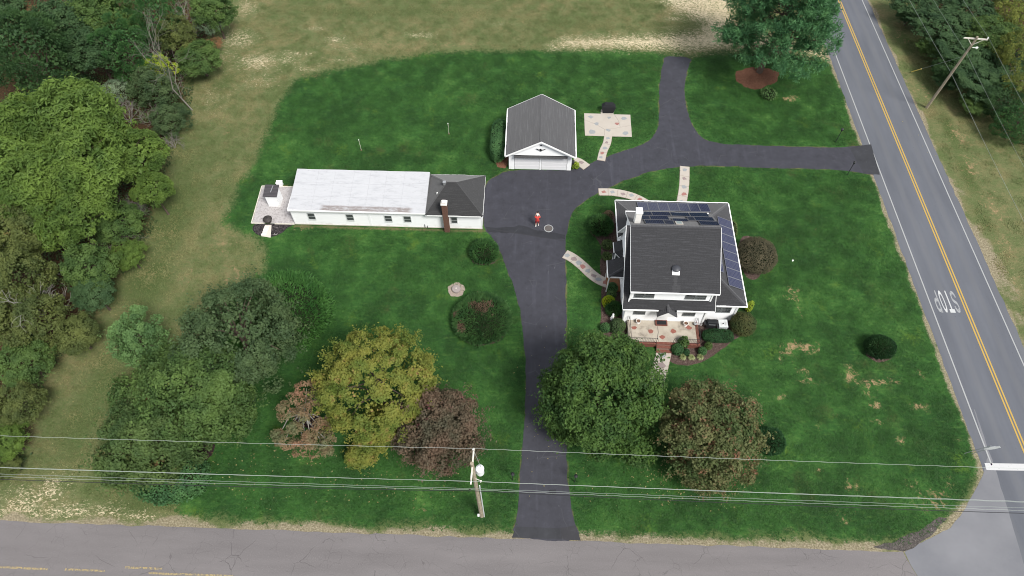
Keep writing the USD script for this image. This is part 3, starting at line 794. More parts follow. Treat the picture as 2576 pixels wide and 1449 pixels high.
def strip(off, w, y0, y1, z=0.013):
    y = np.arange(y0, y1 + 0.1, 1.0)
    return MB().sheet(Polygon(np.r_[np.c_[xc(y) + off - w / 2, y], np.c_[xc(y) + off + w / 2, y][::-1]]), z)


strip(-3.17, 0.11, 19.5, 150).build("edge_line", M["line_white"], p_main)
strip(3.0, 0.11, -40, 150).build("edge_line", M["line_white"], p_main)
strip(-0.13, 0.13, 19.0, 150).build("yellow_line", M["line_yellow"], p_main)
strip(0.13, 0.13, 19.0, 150).build("yellow_line", M["line_yellow"], p_main)
MB().sheet(Polygon([(37.62, 19.66), (40.95, 19.70), (40.95, 19.12), (37.58, 19.08)]), 0.013).build("stop_bar", M["bar_white"], p_main)
for ch, x0, x1, mt in (("S", 39.95, 40.42, "letter_worn"), ("T", 39.38, 39.86, "letter_white"), ("O", 38.86, 39.24, "letter_white"), ("P", 38.28, 38.72, "letter_worn")):
    tm = meshkit.text_mesh(ch, 1.0, 0.002, bold=True); b = tm.bounds
    v = tm.vertices - b[0]
    v[:, 0] *= (x1 - x0) / (b[1][0] - b[0][0]); v[:, 1] *= 2.42 / (b[1][1] - b[0][1])
    q = np.c_[x1 - v[:, 0], 36.35 - v[:, 1], v[:, 2] + 0.013]
    q[:, 0] += (36.35 - q[:, 1]) * 0.02 - 0.02
    MB().add(q, tm.faces).build("letter", M[mt], p_main, label="painted letter " + ch + (" with worn faded paint" if mt == "letter_worn" else " in bright white paint"))
for x0, x1, y in ((-38.9, -34.9, 9.17), (-33.6, -30.6, 9.17), (-27.3, -20.9, 9.15), (-29.2, -26.4, 9.47), (-46, -40, 9.17)):
    MB().sheet(rough_edge([(x0, y - .07), (x1, y - .07), (x1, y + .07), (x0, y + .07)], 0.02, 0.3, 8), 0.013).build("yellow_line", M["line_yellow_worn"], p_side)

# ------------------------------------------------------------------ driveway
dsm = smooth_poly(drv, 2)
drv_poly = rough_edge(dsm, 0.08, 0.25, 11)
p_drv = struct("driveway", MB().sheet(drv_poly, 0.012), M["driveway"], "dark sealed asphalt driveway linking both roads and the garage")
MB().sheet(rough_edge(px([(1288, 1353), (1298, 1325), (1409, 1329), (1411, 1356)]), 0.02, 0.4, 2), 0.017).build("asphalt_patch", M["apron"], p_drv, label="dark patch of asphalt at the street end")
MB().sheet(rough_edge(px([(1412, 1356), (1410, 1328), (1447, 1322), (1461, 1361)]), 0.02, 0.4, 2), 0.017).build("asphalt_patch", M["apron_b"], p_drv)
MB().sheet(rough_edge(px([(2137, 372), (2170, 366), (2191, 363), (2213, 440), (2172, 436)]), 0.02, 0.4, 2), 0.017).build("asphalt_patch", M["apron"], p_drv, label="dark patch of asphalt at the main road end")
MB().sheet(rough_edge(px([(1222, 571), (1260, 573), (1295, 572), (1305, 566), (1325, 571), (1345, 578), (1420, 590), (1420, 601), (1390, 602), (1340, 592), (1300, 588), (1262, 586), (1228, 583)]), 0.12, 0.3, 4), 0.017).build("damp_stain", M["damp"], p_drv, label="dark damp band across the driveway")
MB().sheet(rough_edge(px([(1424, 1050), (1394, 1050), (1388, 1062), (1404, 1082), (1424, 1086)]), 0.12, 0.3, 4), 0.017).build("damp_stain", M["damp"], p_drv)  # plain darker patch at the driveway edge, left of the green tree
MB().sheet(rough_edge(px([(1381, 1233), (1396, 1232), (1398, 1244), (1386, 1246)]), 0.08, 0.2, 4), 0.017).build("damp_stain", M["damp"], p_drv)
for a, b in (((1236, 577), (1420, 606)),):
    pa, pb = px([a, b]); MB().sheet(rough_edge(np.array(LineString([pa, pb]).buffer(0.035, cap_style=2).exterior.coords)[:-1], 0.02, 0.4, 3), 0.022).build("joint", M["joint_fill"], p_drv)
mc = W(1380, 575)
mh = thing("manhole", "round metal cover set in the driveway beside the person", "manhole cover", mc)
MB().lathe([(0.40, 0.012), (0.40, 0.045), (0.46, 0.045), (0.47, 0.012)], mc, 28).build("rim", M["slate"], mh)
MB().lathe([(0.40, 0.012), (0.39, 0.034), (0.0, 0.036)], mc, 28).build("cover", plain("cover_iron", (0.085, 0.075, 0.07), 0.6, 0.3, 0.3, 8.0), mh)

# ------------------------------------------------------------------ paths of concrete slabs with set-in flagstones
def flagstone(mb_or_none, c, size, seed, ang=0.0, z=0.05):
    r = np.random.default_rng(seed); k = r.integers(4, 7)
    an = np.sort((np.arange(k) + r.uniform(-.25, .25, k)) * 2 * np.pi / k) + ang
    rad = size * r.uniform(.8, 1.15, k)
    return Polygon(np.c_[c[0] + rad * np.cos(an) * 1.15, c[1] + rad * np.sin(an) * 0.95])


def stone_path(pts_px, width, stones, label, joints, name="path", seed=1, hue=0):
    c = px(pts_px); ln = LineString(smooth_line(c)); L = ln.length
    base = ln.buffer(width / 2, cap_style=2)
    NOGRASS.append(base)
    p = struct(name, MB().sheet(base.buffer(0.02), 0.016), M["mortar"], label)
    cuts = np.linspace(0, L, joints + 1)
    for a, b in zip(cuts[:-1], cuts[1:]):
        s = shapely.ops.substring(ln, a + 0.02, b - 0.02).buffer(width / 2 - 0.01, cap_style=2).intersection(base)
        MB().prism(s, 0.017, 0.045).build("slab", M["path"], p)
    r = np.random.default_rng(seed)
    for i in range(stones):
        t = (i + 0.5) / stones * L
        q = np.array(ln.interpolate(t).coords[0]) + r.uniform(-.08, .08, 2)
        MB().prism(flagstone(None, q, width * 0.27, seed * 50 + i, r.uniform(0, 3)), 0.046, 0.052).build("flagstone", M[("terracotta_f", "slate_f", "mauve_f", "slate_f")[(i + hue) % 4]], p)
    return p


def smooth_line(c, it=3):
    c = np.asarray(c, float)
    for _ in range(it):
        a, b = c[:-1], c[1:]; m = np.stack([a * .75 + b * .25, a * .25 + b * .75], 1).reshape(-1, 2); c = np.r_[c[:1], m, c[-1:]]
    return c


stone_path([(1421, 639), (1440, 648), (1465, 668), (1487, 690), (1508, 705), (1529, 713)], 1.05, 8, "curving flagstone path from driveway to the house's side porch", 5, seed=3, hue=1)
stone_path([(1506, 483), (1540, 483), (1575, 489), (1605, 499), (1640, 520)], 0.95, 6, "flagstone path from driveway to the back of the house", 6, seed=4, hue=0)
stone_path([(1722.5, 419), (1722, 450), (1720, 480), (1712, 520)], 1.0, 5, "short straight flagstone path from driveway to the solar roofed back of the house", 4, seed=5, hue=1)
stone_path([(1530, 342), (1527, 362), (1517, 380), (1512, 404)], 0.85, 5, "short flagstone path from driveway up to the barbecue patio", 3, seed=6, hue=1)
stone_path([(1443, 404), (1456, 406), (1476, 421)], 1.0, 1, "small paved corner beside the garage door", 1, seed=7, hue=2)
stone_path([(1671, 882), (1665, 910), (1656, 945), (1640, 990)], 1.3, 4, "front walk running down from the brick steps under the green tree", 3, seed=8, hue=1)

# barbecue patio
pat = px([(1469.2, 285.5), (1585.5, 289.5), (1589.6, 345), (1471.5, 341.6)])
pad = px([(1511.5, 276.5), (1543, 276.5), (1543.3, 292), (1511.2, 290)])
p_pat = struct("patio", MB().sheet(Polygon(pat).union(Polygon(pad)), 0.016), M["mortar"], "rectangular pale concrete patio with inset coloured flagstones")
pp = Polygon(pat)
cpts = [px([q])[0] for q in ((1540, 287), (1471, 302), (1500, 312), (1520, 324), (1531, 343), (1545, 331), (1588, 316), (1557, 304), (1548, 291))]
ctr = px([(1531, 312)])[0]
lines = [LineString([px([(1468, 301)])[0], px([(1500, 314)])[0], px([(1520, 326)])[0], px([(1545, 324)])[0], px([(1592, 315)])[0]]), LineString([px([(1545, 288)])[0], px([(1556, 305)])[0], px([(1560, 320)])[0]]), LineString([px([(1520, 326)])[0], px([(1522, 348)])[0]])]
pieces = pp
cut = shapely.union_all([l.buffer(0.007) for l in lines])
for k, gpoly in enumerate(getattr(pp.difference(cut), "geoms", [pp])):
    MB().prism(gpoly.buffer(-0.004), 0.017, 0.05).build("slab", M["path"], p_pat)
MB().prism(Polygon(pad).difference(pp.buffer(0.02)), 0.017, 0.05).build("slab", M["path"], p_pat)
for i, (x, y, mt, s) in enumerate([(1485.5, 295, "slate_f", .28), (1531.5, 297, "slate_f", .26), (1570, 298.5, "slate_f", .28), (1501, 312, "slate_f", .28), (1552, 312, "terracotta_f", .26), (1529, 328.5, "slate_f", .28), (1490, 332, "slate_f", .40), (1573, 335.5, "slate_f", .32)]):
    MB().prism(flagstone(None, W(x, y)[:2], s, 300 + i, i), 0.051, 0.057).build("flagstone", M[mt], p_pat)

# ------------------------------------------------------------------ mulch beds
def bed(pts, mat, label, name="mulch_bed", amp=0.10, z=0.006):
    p = rough_edge(smooth_poly(px(pts), 2), amp, 0.25, 21); NOGRASS.append(p)
    return struct(name, MB().sheet(p, z), M[mat], label)


bed([(1478, 570), (1484, 553), (1505, 540), (1530, 530), (1552, 535), (1552, 700), (1512, 702), (1510, 660), (1514, 630), (1510, 612), (1492, 596)], "mulch", "brown mulch bed along the left side of the house")
bed([(1512, 716), (1545, 716), (1600, 800), (1600, 860), (1515, 850), (1510, 800), (1511, 760)], "mulch", "brown mulch bed left of the front porch")
bed([(1689, 880), (1680, 905), (1689, 914), (1720, 920), (1755, 915), (1790, 898), (1830, 868), (1858, 846), (1895, 830), (1890, 790), (1850, 790), (1760, 800), (1700, 850)], "mulch", "brown mulch bed curving round the right of the front porch")
bed([(1855, 600), (1895, 590), (1920, 640), (1915, 700), (1880, 705), (1862, 660)], "mulch", "brown mulch under the purple-brown shrub")
bed([(1843, 190), (1870, 172), (1910, 168), (1955, 180), (1962, 195), (1940, 212), (1912, 224), (1885, 224), (1860, 210)], "needle_bed", "ring of reddish pine needles under the large pine", "needle_bed", 0.2)
bed([(660, 562), (640, 564), (634, 575), (640, 588), (660, 596), (685, 598), (705, 590), (722, 576), (738, 566), (742, 563)], "mulch_black", "black mulch half circle in front of the pebble pad")
bed([(1247, 415), (1240, 385), (1244, 320), (1280, 300), (1280, 425), (1265, 424)], "needle_bed", "reddish mulch strip under the garage hedge", amp=0.15)
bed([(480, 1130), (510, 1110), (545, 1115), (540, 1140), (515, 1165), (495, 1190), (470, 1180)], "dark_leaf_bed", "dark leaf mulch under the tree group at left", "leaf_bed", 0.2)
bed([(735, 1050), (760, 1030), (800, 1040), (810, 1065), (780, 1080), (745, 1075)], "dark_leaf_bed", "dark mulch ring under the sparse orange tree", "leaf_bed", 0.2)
bed([(1183, 655), (1200, 640), (1240, 640), (1252, 655), (1240, 665), (1200, 668)], "mulch", "brown mulch ring under the round yew by the driveway")
bed([(2175, 885), (2185, 860), (2225, 855), (2252, 880), (2245, 905), (2215, 912), (2190, 905)], "mulch", "brown mulch ring under the clipped bush near the road")
bed([(1138, 820), (1150, 780), (1212, 765), (1275, 780), (1286, 820), (1262, 856), (1212, 872), (1162, 860)], "mulch", "brown mulch ring under the wide yew mound")

# ------------------------------------------------------------------ building helpers
def shingle_face(tabs, slabs, pts, w=0.22, h=0.14, t=0.012, seed=1, thick=0.06, caps=None, sel=None):
    """Roof plane through pts (counter-clockwise from above; the first edge is the eave): a slab with overlapping shingle tabs."""
    p = np.asarray(pts, float)
    U = p[1] - p[0]; U /= np.linalg.norm(U)
    N = np.cross(p[1] - p[0], p[2] - p[0]); N /= np.linalg.norm(N)
    V = np.cross(N, U)
    uv = np.c_[(p - p[0]) @ U, (p - p[0]) @ V]
    poly = Polygon(uv).buffer(0); slabs.slab(p, thick)
    shapely.prepare(poly)
    u0, v0, u1, v1 = poly.bounds; r = np.random.default_rng(seed)
    row = 0; y = v0
    while y < v1:
        x = u0 - r.uniform(0, w)
        while x < u1:
            ww = w * r.uniform(.75, 1.25)
            rect = sbox(x, y, x + ww * .97, min(y + h * 1.05, v1 + 1))
            if poly.contains(rect):
                c = np.array([(x, y), (x + ww * .97, y), (x + ww * .97, y + h * 1.05), (x, y + h * 1.05)])
            elif poly.intersects(rect):
                q = poly.intersection(rect)
                c = np.array(q.exterior.coords)[:-1] if q.geom_type == "Polygon" and q.area > 1e-4 else None
                if c is not None and not q.exterior.is_ccw:
                    c = c[::-1]
            else:
                c = None
            if c is not None:
                lift = 0.004 + (1 - np.clip((c[:, 1] - y) / h, 0, 1)) * t * r.uniform(.7, 1.5)
                P3 = p[0] + c[:, :1] * U + c[:, 1:] * V + lift[:, None] * N
                k = len(c)
                low = p[0] + c[:2, :1] * U + c[:2, 1:] * V - 0.001 * N
                f = [[0, i, i + 1] for i in range(1, k - 1)] + [[k, k + 1, 1], [k, 1, 0]]
                tgt = tabs if not (sel and sel(P3.mean(0))) else sel.mb
                tgt.add(np.r_[P3, low], f)
            x += ww
        y += h; row += 1


def cap_line(mb, a, b, w=0.15, step=0.16, lift=0.03):
    a, b = np.asarray(a, float), np.asarray(b, float); d = b - a; L = np.linalg.norm(d); d /= L
    s = np.cross(d, [0, 0, 1]); s /= np.linalg.norm(s); up = np.cross(s, d)
    for k in range(int(L / step)):
        o = a + d * k * step; j = lift + 0.008 * (k % 2)
        c = [o + up * j, o + s * w - up * 0.05 + up * j * .6, o + d * step + s * w - up * 0.05 + up * j * .5, o + d * step + up * (j - .008), o + d * step - s * w - up * .05 + up * j * .5, o - s * w - up * 0.05 + up * j * .6]
        mb.add(c, [[0, 1, 2], [0, 2, 3], [0, 3, 4], [0, 4, 5]])


def clap(mb, poly, place, h=0.13, lip=0.014):
    """Clapboard wall: poly in (u, z); place(u, z, out) gives the point."""
    u0, z0, u1, z1 = poly.bounds; z = z0
    while z < z1 - 1e-6:
        q = poly.intersection(sbox(u0 - 1, z, u1 + 1, min(z + h, z1)))
        for gq in getattr(q, "geoms", [q]):
            if gq.geom_type != "Polygon" or gq.area < 1e-4:
                continue
            v, f = trimesh.creation.triangulate_polygon(gq, engine="earcut")
            P3 = np.array([place(a, b, lip * (1 - (b - z) / h)) for a, b in v])
            mb.add(P3, f)
            e = [c for c in np.array(gq.exterior.coords) if abs(c[1] - z) < 1e-6]
            if len(e) >= 2:
                a, b = min(c[0] for c in e), max(c[0] for c in e)
                mb.add([place(a, z, lip), place(b, z, lip), place(b, z, -.02), place(a, z, -.02)], [[0, 1, 2, 3]])
        z += h


def window(parent, o, U, V, w, h, cols=3, rows=2, trim="window_trim", fw=0.06, label=None, gl="glass"):
    """Double-hung window standing 4 cm proud of a wall; o = lower left corner, U along, V up, both unit."""
    o, U, V = (np.asarray(q, float) for q in (o, U, V)); N = np.cross(U, V); N /= np.linalg.norm(N)
    m = MB(); d = N * 0.05
    m.obox(o - N * .02, U * w, V * fw, d + N * .05); m.obox(o + V * (h - fw) - N * .02, U * w, V * fw, d + N * .02)
    m.obox(o + V * fw - N * .02, U * fw, V * (h - 2 * fw), d + N * .02); m.obox(o + U * (w - fw) + V * fw - N * .02, U * fw, V * (h - 2 * fw), d + N * .02)
    m.obox(o + U * fw + V * (h / 2 - fw * .4) - N * .02, U * (w - 2 * fw), V * fw * .8, d)
    iw = w - 2 * fw
    for c in range(1, cols):
        m.obox(o + U * (fw + iw * c / cols - .005) + V * fw, U * .010, V * (h - 2 * fw), N * .036)
    for k in range(1, rows * 2):
        if k != rows:
            m.obox(o + U * fw + V * (fw + (h - 2 * fw) * k / (rows * 2) - .005), U * iw, V * .010, N * .035)
    p = m.build("window", M[trim], parent, label=label)
    for lo, hi, dep in ((fw, h / 2 - fw * .4, .018), (h / 2 + fw * .4, h - fw, .024)):
        MB().obox(o + U * fw + V * lo - N * .015, U * iw, V * (hi - lo), N * (dep + .015)).build("pane", M[gl], p)
    return p


def tri_roof(mbt, mbs, face, **k):
    shingle_face(mbt, mbs, face, **k)


# ================================================================== THE HOUSE
hx0, hx1, hf, hr = 9.05, 16.2, 31.85, 39.4           # main block
house = thing("house", "white two-storey house with charcoal roof, solar panels and front porch", "house", (9.05, 31.85, 0))
wall = MB()
XW = lambda X, s: (lambda u, z, o: (X + s * o, u, z))
YW = lambda Y, s: (lambda u, z, o: (u, Y + s * o, z))
RZ, RB = 7.95, 36.9                                    # ridge height and place
main_z = lambda b: 3.3 + (b - 31.3) * (RZ - 3.3) / (RB - 31.3)
rear_z = lambda b: RZ - (b - RB) * 1.62
gable = Polygon([(hf, 0), (hf, main_z(hf) - .08), (RB, RZ - .1), (hr, rear_z(hr) - .1), (hr, 0)])
clap(wall, gable, XW(hx0, -1)); clap(wall, gable, XW(hx1, 1))
clap(wall, sbox(hx0, 0, hx1, 3.4), YW(hf, -1)); clap(wall, sbox(hx0, 0, hx1, 4.5), YW(hr, 1))
wx1, wr = 19.0, 43.55                                   # one-storey wing at the right and back
clap(wall, sbox(hx1, 0, wx1, 3.0), YW(32.45, -1)); clap(wall, sbox(32.45, 0, wr, 3.0), XW(wx1, 1)); clap(wall, sbox(hx0, 0, wx1, 3.0), YW(wr, 1)); clap(wall, sbox(hr, 0, wr, 3.0), XW(hx0 - 0.001, -1))
# shed dormers, front and rear
df, dr = 32.0, 39.72
dz = lambda b: RZ - .02 - (RB - b) * (RZ - 5.62) / (RB - 31.62)
rz_ = lambda b: RZ - .02 - (b - RB) * (RZ - 6.0) / (40.02 - RB)
dx0, dx1 = 9.22, 16.12
clap(wall, sbox(dx0, main_z(df) - .05, dx1, dz(df) - .08), YW(df, -1))
for X, s in ((dx0, -1), (dx1, 1)):
    clap(wall, Polygon([(df, main_z(df) - .05), (df, dz(df) - .08), (RB - .3, dz(RB - .3) - .1), (RB - .3, main_z(RB - .3) - .1)]), XW(X, s))
    clap(wall, Polygon([(RB + .25, rear_z(RB + .25)), (RB + .25, rz_(RB + .25) - .09), (dr, rz_(dr) - .09), (dr, 4.3), (hr, 4.3), (38.9, rear_z(38.9))]), XW(X, s))
clap(wall, sbox(dx0, 4.3, dx1, rz_(dr) - .1), YW(dr, 1))
# side bay
bay = [(9.05, 39.35), (8.42, 38.95), (8.42, 38.0), (9.05, 37.25)]
for (a, b) in zip(bay[:-1], bay[1:]):
    a, b = np.array(a), np.array(b); u = (b - a) / np.linalg.norm(b - a); n = np.array([u[1], -u[0]]); n = n if n[0] < 0 else -n
    clap(wall, sbox(0, 0, np.linalg.norm(b - a), 2.55), lambda q, z, o, a=a, u=u, n=n: (*(a + u * q + n * o), z))
# corner boards and frieze
tr = MB()
for x, y, z1 in ((hx0, hf, 3.2), (hx1, hf, 3.2), (wx1, 32.45, 2.95), (hx0, wr, 2.95), (wx1, wr, 2.95)):
    MB().box(x - .07, x + .07, y - .07, y + .07, 0, z1).build("corner_board", M["white_trim"], house)
for x in (dx0, dx1):
    MB().box(x - .06, x + .06, df - .06, df + .06, main_z(df) - .1, dz(df) - .1).build("corner_board", M["white_trim"], house)
wall.build("wall", M["siding"], house)
# roof
tabs, slabs, caps, pale = MB(), MB(), MB(), MB()
class sel:
    mb = pale
    def __call__(s, p):
        return 12.55 < p[0] < 13.05 and p[1] < 33.5 and p[2] > 5.5
sel = sel()
DX0, DX1 = 8.97, 16.5
S = dict(w=0.30, h=0.20)
shingle_face(tabs, slabs, [(DX0, 31.62, dz(31.62)), (DX1, 31.62, dz(31.62)), (DX1 + .2, RB, RZ), (DX0, RB, RZ)], seed=1, sel=sel, **S)
shingle_face(tabs, slabs, [(DX1 + .2, 40.02, rz_(40.02)), (DX0, 40.02, rz_(40.02)), (DX0, RB, RZ), (DX1 + .2, RB, RZ)], seed=2, **S)
for x0, x1 in ((8.62, DX0 + .15), (16.2, 16.6)):
    shingle_face(tabs, slabs, [(x0, 31.3, 3.3), (x1, 31.3, 3.3), (x1, RB - .03, RZ - .06), (x0, RB - .03, RZ - .06)], seed=3, **S)
shingle_face(tabs, slabs, [(DX0 + .15, 31.3, 3.3), (16.2, 31.3, 3.3), (16.2, df, main_z(df)), (DX0 + .15, df, main_z(df))], seed=4, **S)
for x0, x1 in ((8.62, 9.25), (16.1, 16.6)):
    shingle_face(tabs, slabs, [(x1, 39.6, rear_z(39.6)), (x0, 39.6, rear_z(39.6)), (x0, RB + .03, RZ - .06), (x1, RB + .03, RZ - .06)], seed=5, **S)
# low hipped roof of the wing: eaves at z 3.0
ez, k_ = 3.0, 0.42
xl, xr, yb, yf = 8.65, 19.55, 43.88, 32.1
hp = lambda d: ez + k_ * d
shingle_face(tabs, slabs, [(xr, yb, ez), (xl, yb, ez), (xl + 2.0, yb - 3.9, hp(3.9)), (xr - 3.35, yb - 3.9, hp(3.9))], seed=6, **S)
shingle_face(tabs, slabs, [(xl, yb, ez), (xl, 39.4, ez), (9.15, 39.4, hp(1.15)), (9.15, yb - 3.9, hp(1.15)), (xl + 2.0, yb - 3.9, hp(3.9))][:2] + [(9.2, 39.4, ez + .55 * 1.16), (xl + 2.0, yb - 3.9, hp(3.9))], seed=7, **S)
shingle_face(tabs, slabs, [(xr, yf, ez), (xr, yb, ez), (xr - 3.35, yb - 3.9, hp(3.9)), (xr - 3.35, yf + 3.0, hp(3.9))], seed=8, **S)
shingle_face(tabs, slabs, [(16.25, yf, ez), (xr, yf, ez), (xr - 3.35, yf + 3.0, hp(3.9)), (16.2, yf + 3.0, hp(3.9))], seed=9, **S)
# entrance gablet
gy0 = 30.88
shingle_face(tabs, slabs, [(11.62, 31.6, 2.85), (11.62, gy0, 2.85), (12.5, gy0, 3.62), (12.5, 32.3, 3.62)], seed=10, **S)
shingle_face(tabs, slabs, [(13.38, gy0, 2.85), (13.38, 31.6, 2.85), (12.5, 32.3, 3.62), (12.5, gy0, 3.62)], seed=11, **S)
# bay roof and side porch roof
shingle_face(tabs, slabs, [(8.3, 39.1, 2.55), (8.3, 37.95, 2.55), (9.06, 37.95, 3.0), (9.06, 39.1, 3.0)], seed=12, **S)
shingle_face(tabs, slabs, [(8.3, 37.95, 2.55), (9.05, 37.0, 2.55), (9.06, 37.95, 3.0)], seed=13, **S)
px0, px1, py0, py1, pz = 7.58, 9.05, 35.05, 36.85, 2.75
shingle_face(tabs, slabs, [(px0, py1, pz), (px0, py0, pz), (9.05, (py0 + py1) / 2 - .25, pz + .75), (9.05, py1 - .1, pz + .75)], seed=14, **S)
shingle_face(tabs, slabs, [(px0, py0, pz), (9.05, py0, pz), (9.05, (py0 + py1) / 2 - .25, pz + .75)], seed=15, **S)
roof = slabs.build("roof", M["shingle_house"], house)
tabs.build("shingles", M["shingle_house"], roof, kind="stuff")
pale.build("washed_shingles", M["shingle_pale"], roof, kind="stuff", label="paler streak of washed shingles below the roof vent")
cap_line(caps, (DX0, RB, RZ), (DX1 + .2, RB, RZ), 0.16)
cap_line(caps, (xl, yb, ez), (xl + 2.0, yb - 3.9, hp(3.9))); cap_line(caps, (xr, yb, ez), (xr - 3.35, yb - 3.9, hp(3.9))); cap_line(caps, (xr, yf, ez), (xr - 3.35, yf + 3.0, hp(3.9)))
cap_line(caps, (px0, py0, pz), (9.05, (py0 + py1) / 2 - .25, pz + .75)); cap_line(caps, (12.5, gy0, 3.62), (12.5, 32.2, 3.62), 0.12)
caps.build("ridge_caps", M["shingle_cap"], roof, kind="stuff")
# gutters, rakes and fascia
gt = MB()
def bar(mb, a, b, w=0.11, h=0.12):
    a, b = np.asarray(a, float), np.asarray(b, float); d = b - a; s = np.cross(d, [0, 0, 1.0]); s /= np.linalg.norm(s)
    mb.obox(a - s * w / 2 - [0, 0, h], d, s * w, [0, 0, h])
for a, b in (((xl, yb + .03, ez + .02), (xr, yb + .03, ez + .02)), ((xr + .03, yf, ez + .02), (xr + .03, yb, ez + .02)), ((16.9, yf - .03, ez + .02), (xr + .08, yf - .03, ez + .02)), ((xl - .03, 39.35, ez + .02), (xl - .03, yb, ez + .02)),
             ((8.62, 31.25, 3.31), (11.7, 31.25, 3.31)), ((13.3, 31.25, 3.31), (16.55, 31.25, 3.31)), ((DX0 + .02, 31.57, dz(31.62) + .01), (DX1 - .02, 31.57, dz(31.62) + .01)), ((DX0, 40.06, rz_(40.02) + .02), (DX1, 40.06, rz_(40.02) + .02)),
             ((px0, py0 - .03, pz), (9.0, py0 - .03, pz)), ((px0 - .03, py0 - .06, pz), (px0 - .03, py1, pz)), ((8.27, 37.95, 2.56), (8.27, 39.1, 2.56))):
    gt = MB(); bar(gt, a, b); gt.build("gutter", M["white_trim"], house)
rk = MB()
for x in (8.60, 16.62):
    for pa, pb in (((31.3, 3.28), (RB, RZ - .03)), ((39.6, rear_z(39.6) - .02), (RB, RZ - .03))):
        rk.obox((x - .02, pa[0], pa[1] - .2), (0, pb[0] - pa[0], pb[1] - pa[1]), (0.04, 0, 0), (0, 0, .19))
for x0 in (DX0 - .03,):
    rk.obox((x0, 31.62, dz(31.62) - .14), (0, RB - 31.62, RZ - dz(31.62)), (.05, 0, 0), (0, 0, .13))
    rk.obox((x0, 40.02, rz_(40.02) - .14), (0, RB - 40.02, RZ - rz_(40.02)), (.05, 0, 0), (0, 0, .13))
rk.obox((DX1 + .0, 31.62, dz(31.62) - .14), (.2, RB - 31.62, RZ - dz(31.62)), (.04, 0, 0), (0, 0, .12))
# soffit of the rear rake on the left
rk.obox((8.62, 39.6, rear_z(39.6) - .22), (0, RB - 39.6, RZ - rear_z(39.6)), (.42, 0, 0), (0, 0, .04))
rk.obox((8.62, 31.3, 3.06), (0, RB - 31.3, RZ - 3.3), (.42, 0, 0), (0, 0, .04))
g3p = [(11.66, gy0 + .04, 2.83), (13.34, gy0 + .04, 2.83), (12.5, gy0 + .04, 3.56)]
rk.slab(g3p, .05)
rk.slab([(9.0, py0 + .1, pz - .05), (px0 + .1, py0 + .1, pz - .05), (px0 + .1, py0 + .1, pz - .16), (9.0, py0 + .1, pz - .16)][::-1], .1)
rk.build("rake_boards", M["white_trim"], house)
dsp = MB()
for pts in ([(8.6, 39.45, 2.95), (8.75, 39.38, 2.8), (9.0, 39.36, 2.7), (9.0, 39.36, .1)], [(9.0, 31.75, 3.2), (9.0, 31.75, .6)], [(16.3, 31.75, 3.2), (16.1, 31.78, 2.9), (16.1, 31.78, .3)], [(9.12, 31.9, 5.4), (9.1, 31.9, 4.1), (9.05, 31.7, 3.9)], [(19.05, 32.4, 2.9), (19.05, 32.4, .2)]):
    MB().tube(pts, 0.045, 6).build("downspout", M["white_trim"], house)
# windows
UX, UZ = (1, 0, 0), (0, 0, 1)
for x0, x1, z0, z1 in ((9.48, 10.31, 4.2, 4.97), (10.37, 11.19, 4.2, 4.97), (13.86, 14.70, 4.17, 4.93), (14.76, 15.64, 4.17, 4.93)):
    window(house, (x0, df - .012, z0), UX, UZ, x1 - x0, z1 - z0)
for x0, x1, z0, z1, y in ((9.79, 10.83, 1.66, 2.4, hf), (14.15, 15.25, 1.62, 2.36, hf), (16.8, 17.62, 1.40, 2.36, 32.45), (17.68, 18.52, 1.40, 2.36, 32.45)):
    window(house, (x0, y - .012, z0), UX, UZ, x1 - x0, z1 - z0)
for b0, b1, z0, z1 in ((37.2, 37.95, 4.75, 5.75), (35.75, 36.6, 3.5, 4.7), (36.1, 36.75, 1.3, 2.2), (33.0, 33.8, 1.3, 2.4)):
    window(house, (hx0 - .012, b1, z0), (0, -1, 0), UZ, b1 - b0, z1 - z0, 2, 1)
a, b = np.array(bay[2]), np.array(bay[3]); u = (b - a) / np.linalg.norm(b - a)
window(house, (*(a + u * .12), 1.1), (*u, 0), UZ, .74, 1.1, 2, 2)
window(house, (8.408, 38.85, 1.1), (0, -1, 0), UZ, .75, 1.1, 2, 2)
# front door below the gablet
dm = MB().box(12.03, 12.97, hf - .05, hf + .01, .6, 2.65); dp = dm.build("door", M["white_trim"], house)
MB().box(12.18, 12.82, hf - .065, hf - .045, 1.4, 2.45).build("pane", M["glass"], dp)
MB().box(12.86, 12.92, hf - .1, hf - .05, 1.55, 1.63).build("handle", M["dark_metal"], dp)
# chimney
ch = MB().obox((9.35, 37.35, 6.4), (.5, 0, 0), (0, .55, 0), (0, 0, 2.55)); cp = ch.build("chimney", plain("white_chimney_paint", (0.72, 0.70, 0.66), .7, .2, .12, 4.0), house)
MB().box(9.31, 9.89, 37.31, 37.94, 8.951, 9.08).build("chimney_cap", M["white_trim"], cp)
# roof vent: dark mushroom on white flashing
vz = dz(33.45)
vent = MB().lathe([(.16, -.15), (.16, .16), (.36, .14), (.37, .19), (.30, .28), (.12, .34), (0, .345)], (12.8, 33.45, vz), 20); vp = vent.build("roof_vent", plain("vent_charcoal", (0.04, 0.042, 0.05), .5, .35, .1), house, smooth=40)
MB().obox((12.48, 33.0, dz(33.0) + .02), (.64, 0, 0), (0, .5, .5 * (RZ - 5.62) / (RB - 31.62)), (0, 0, .02)).build("flashing", M["white_trim"], vp)
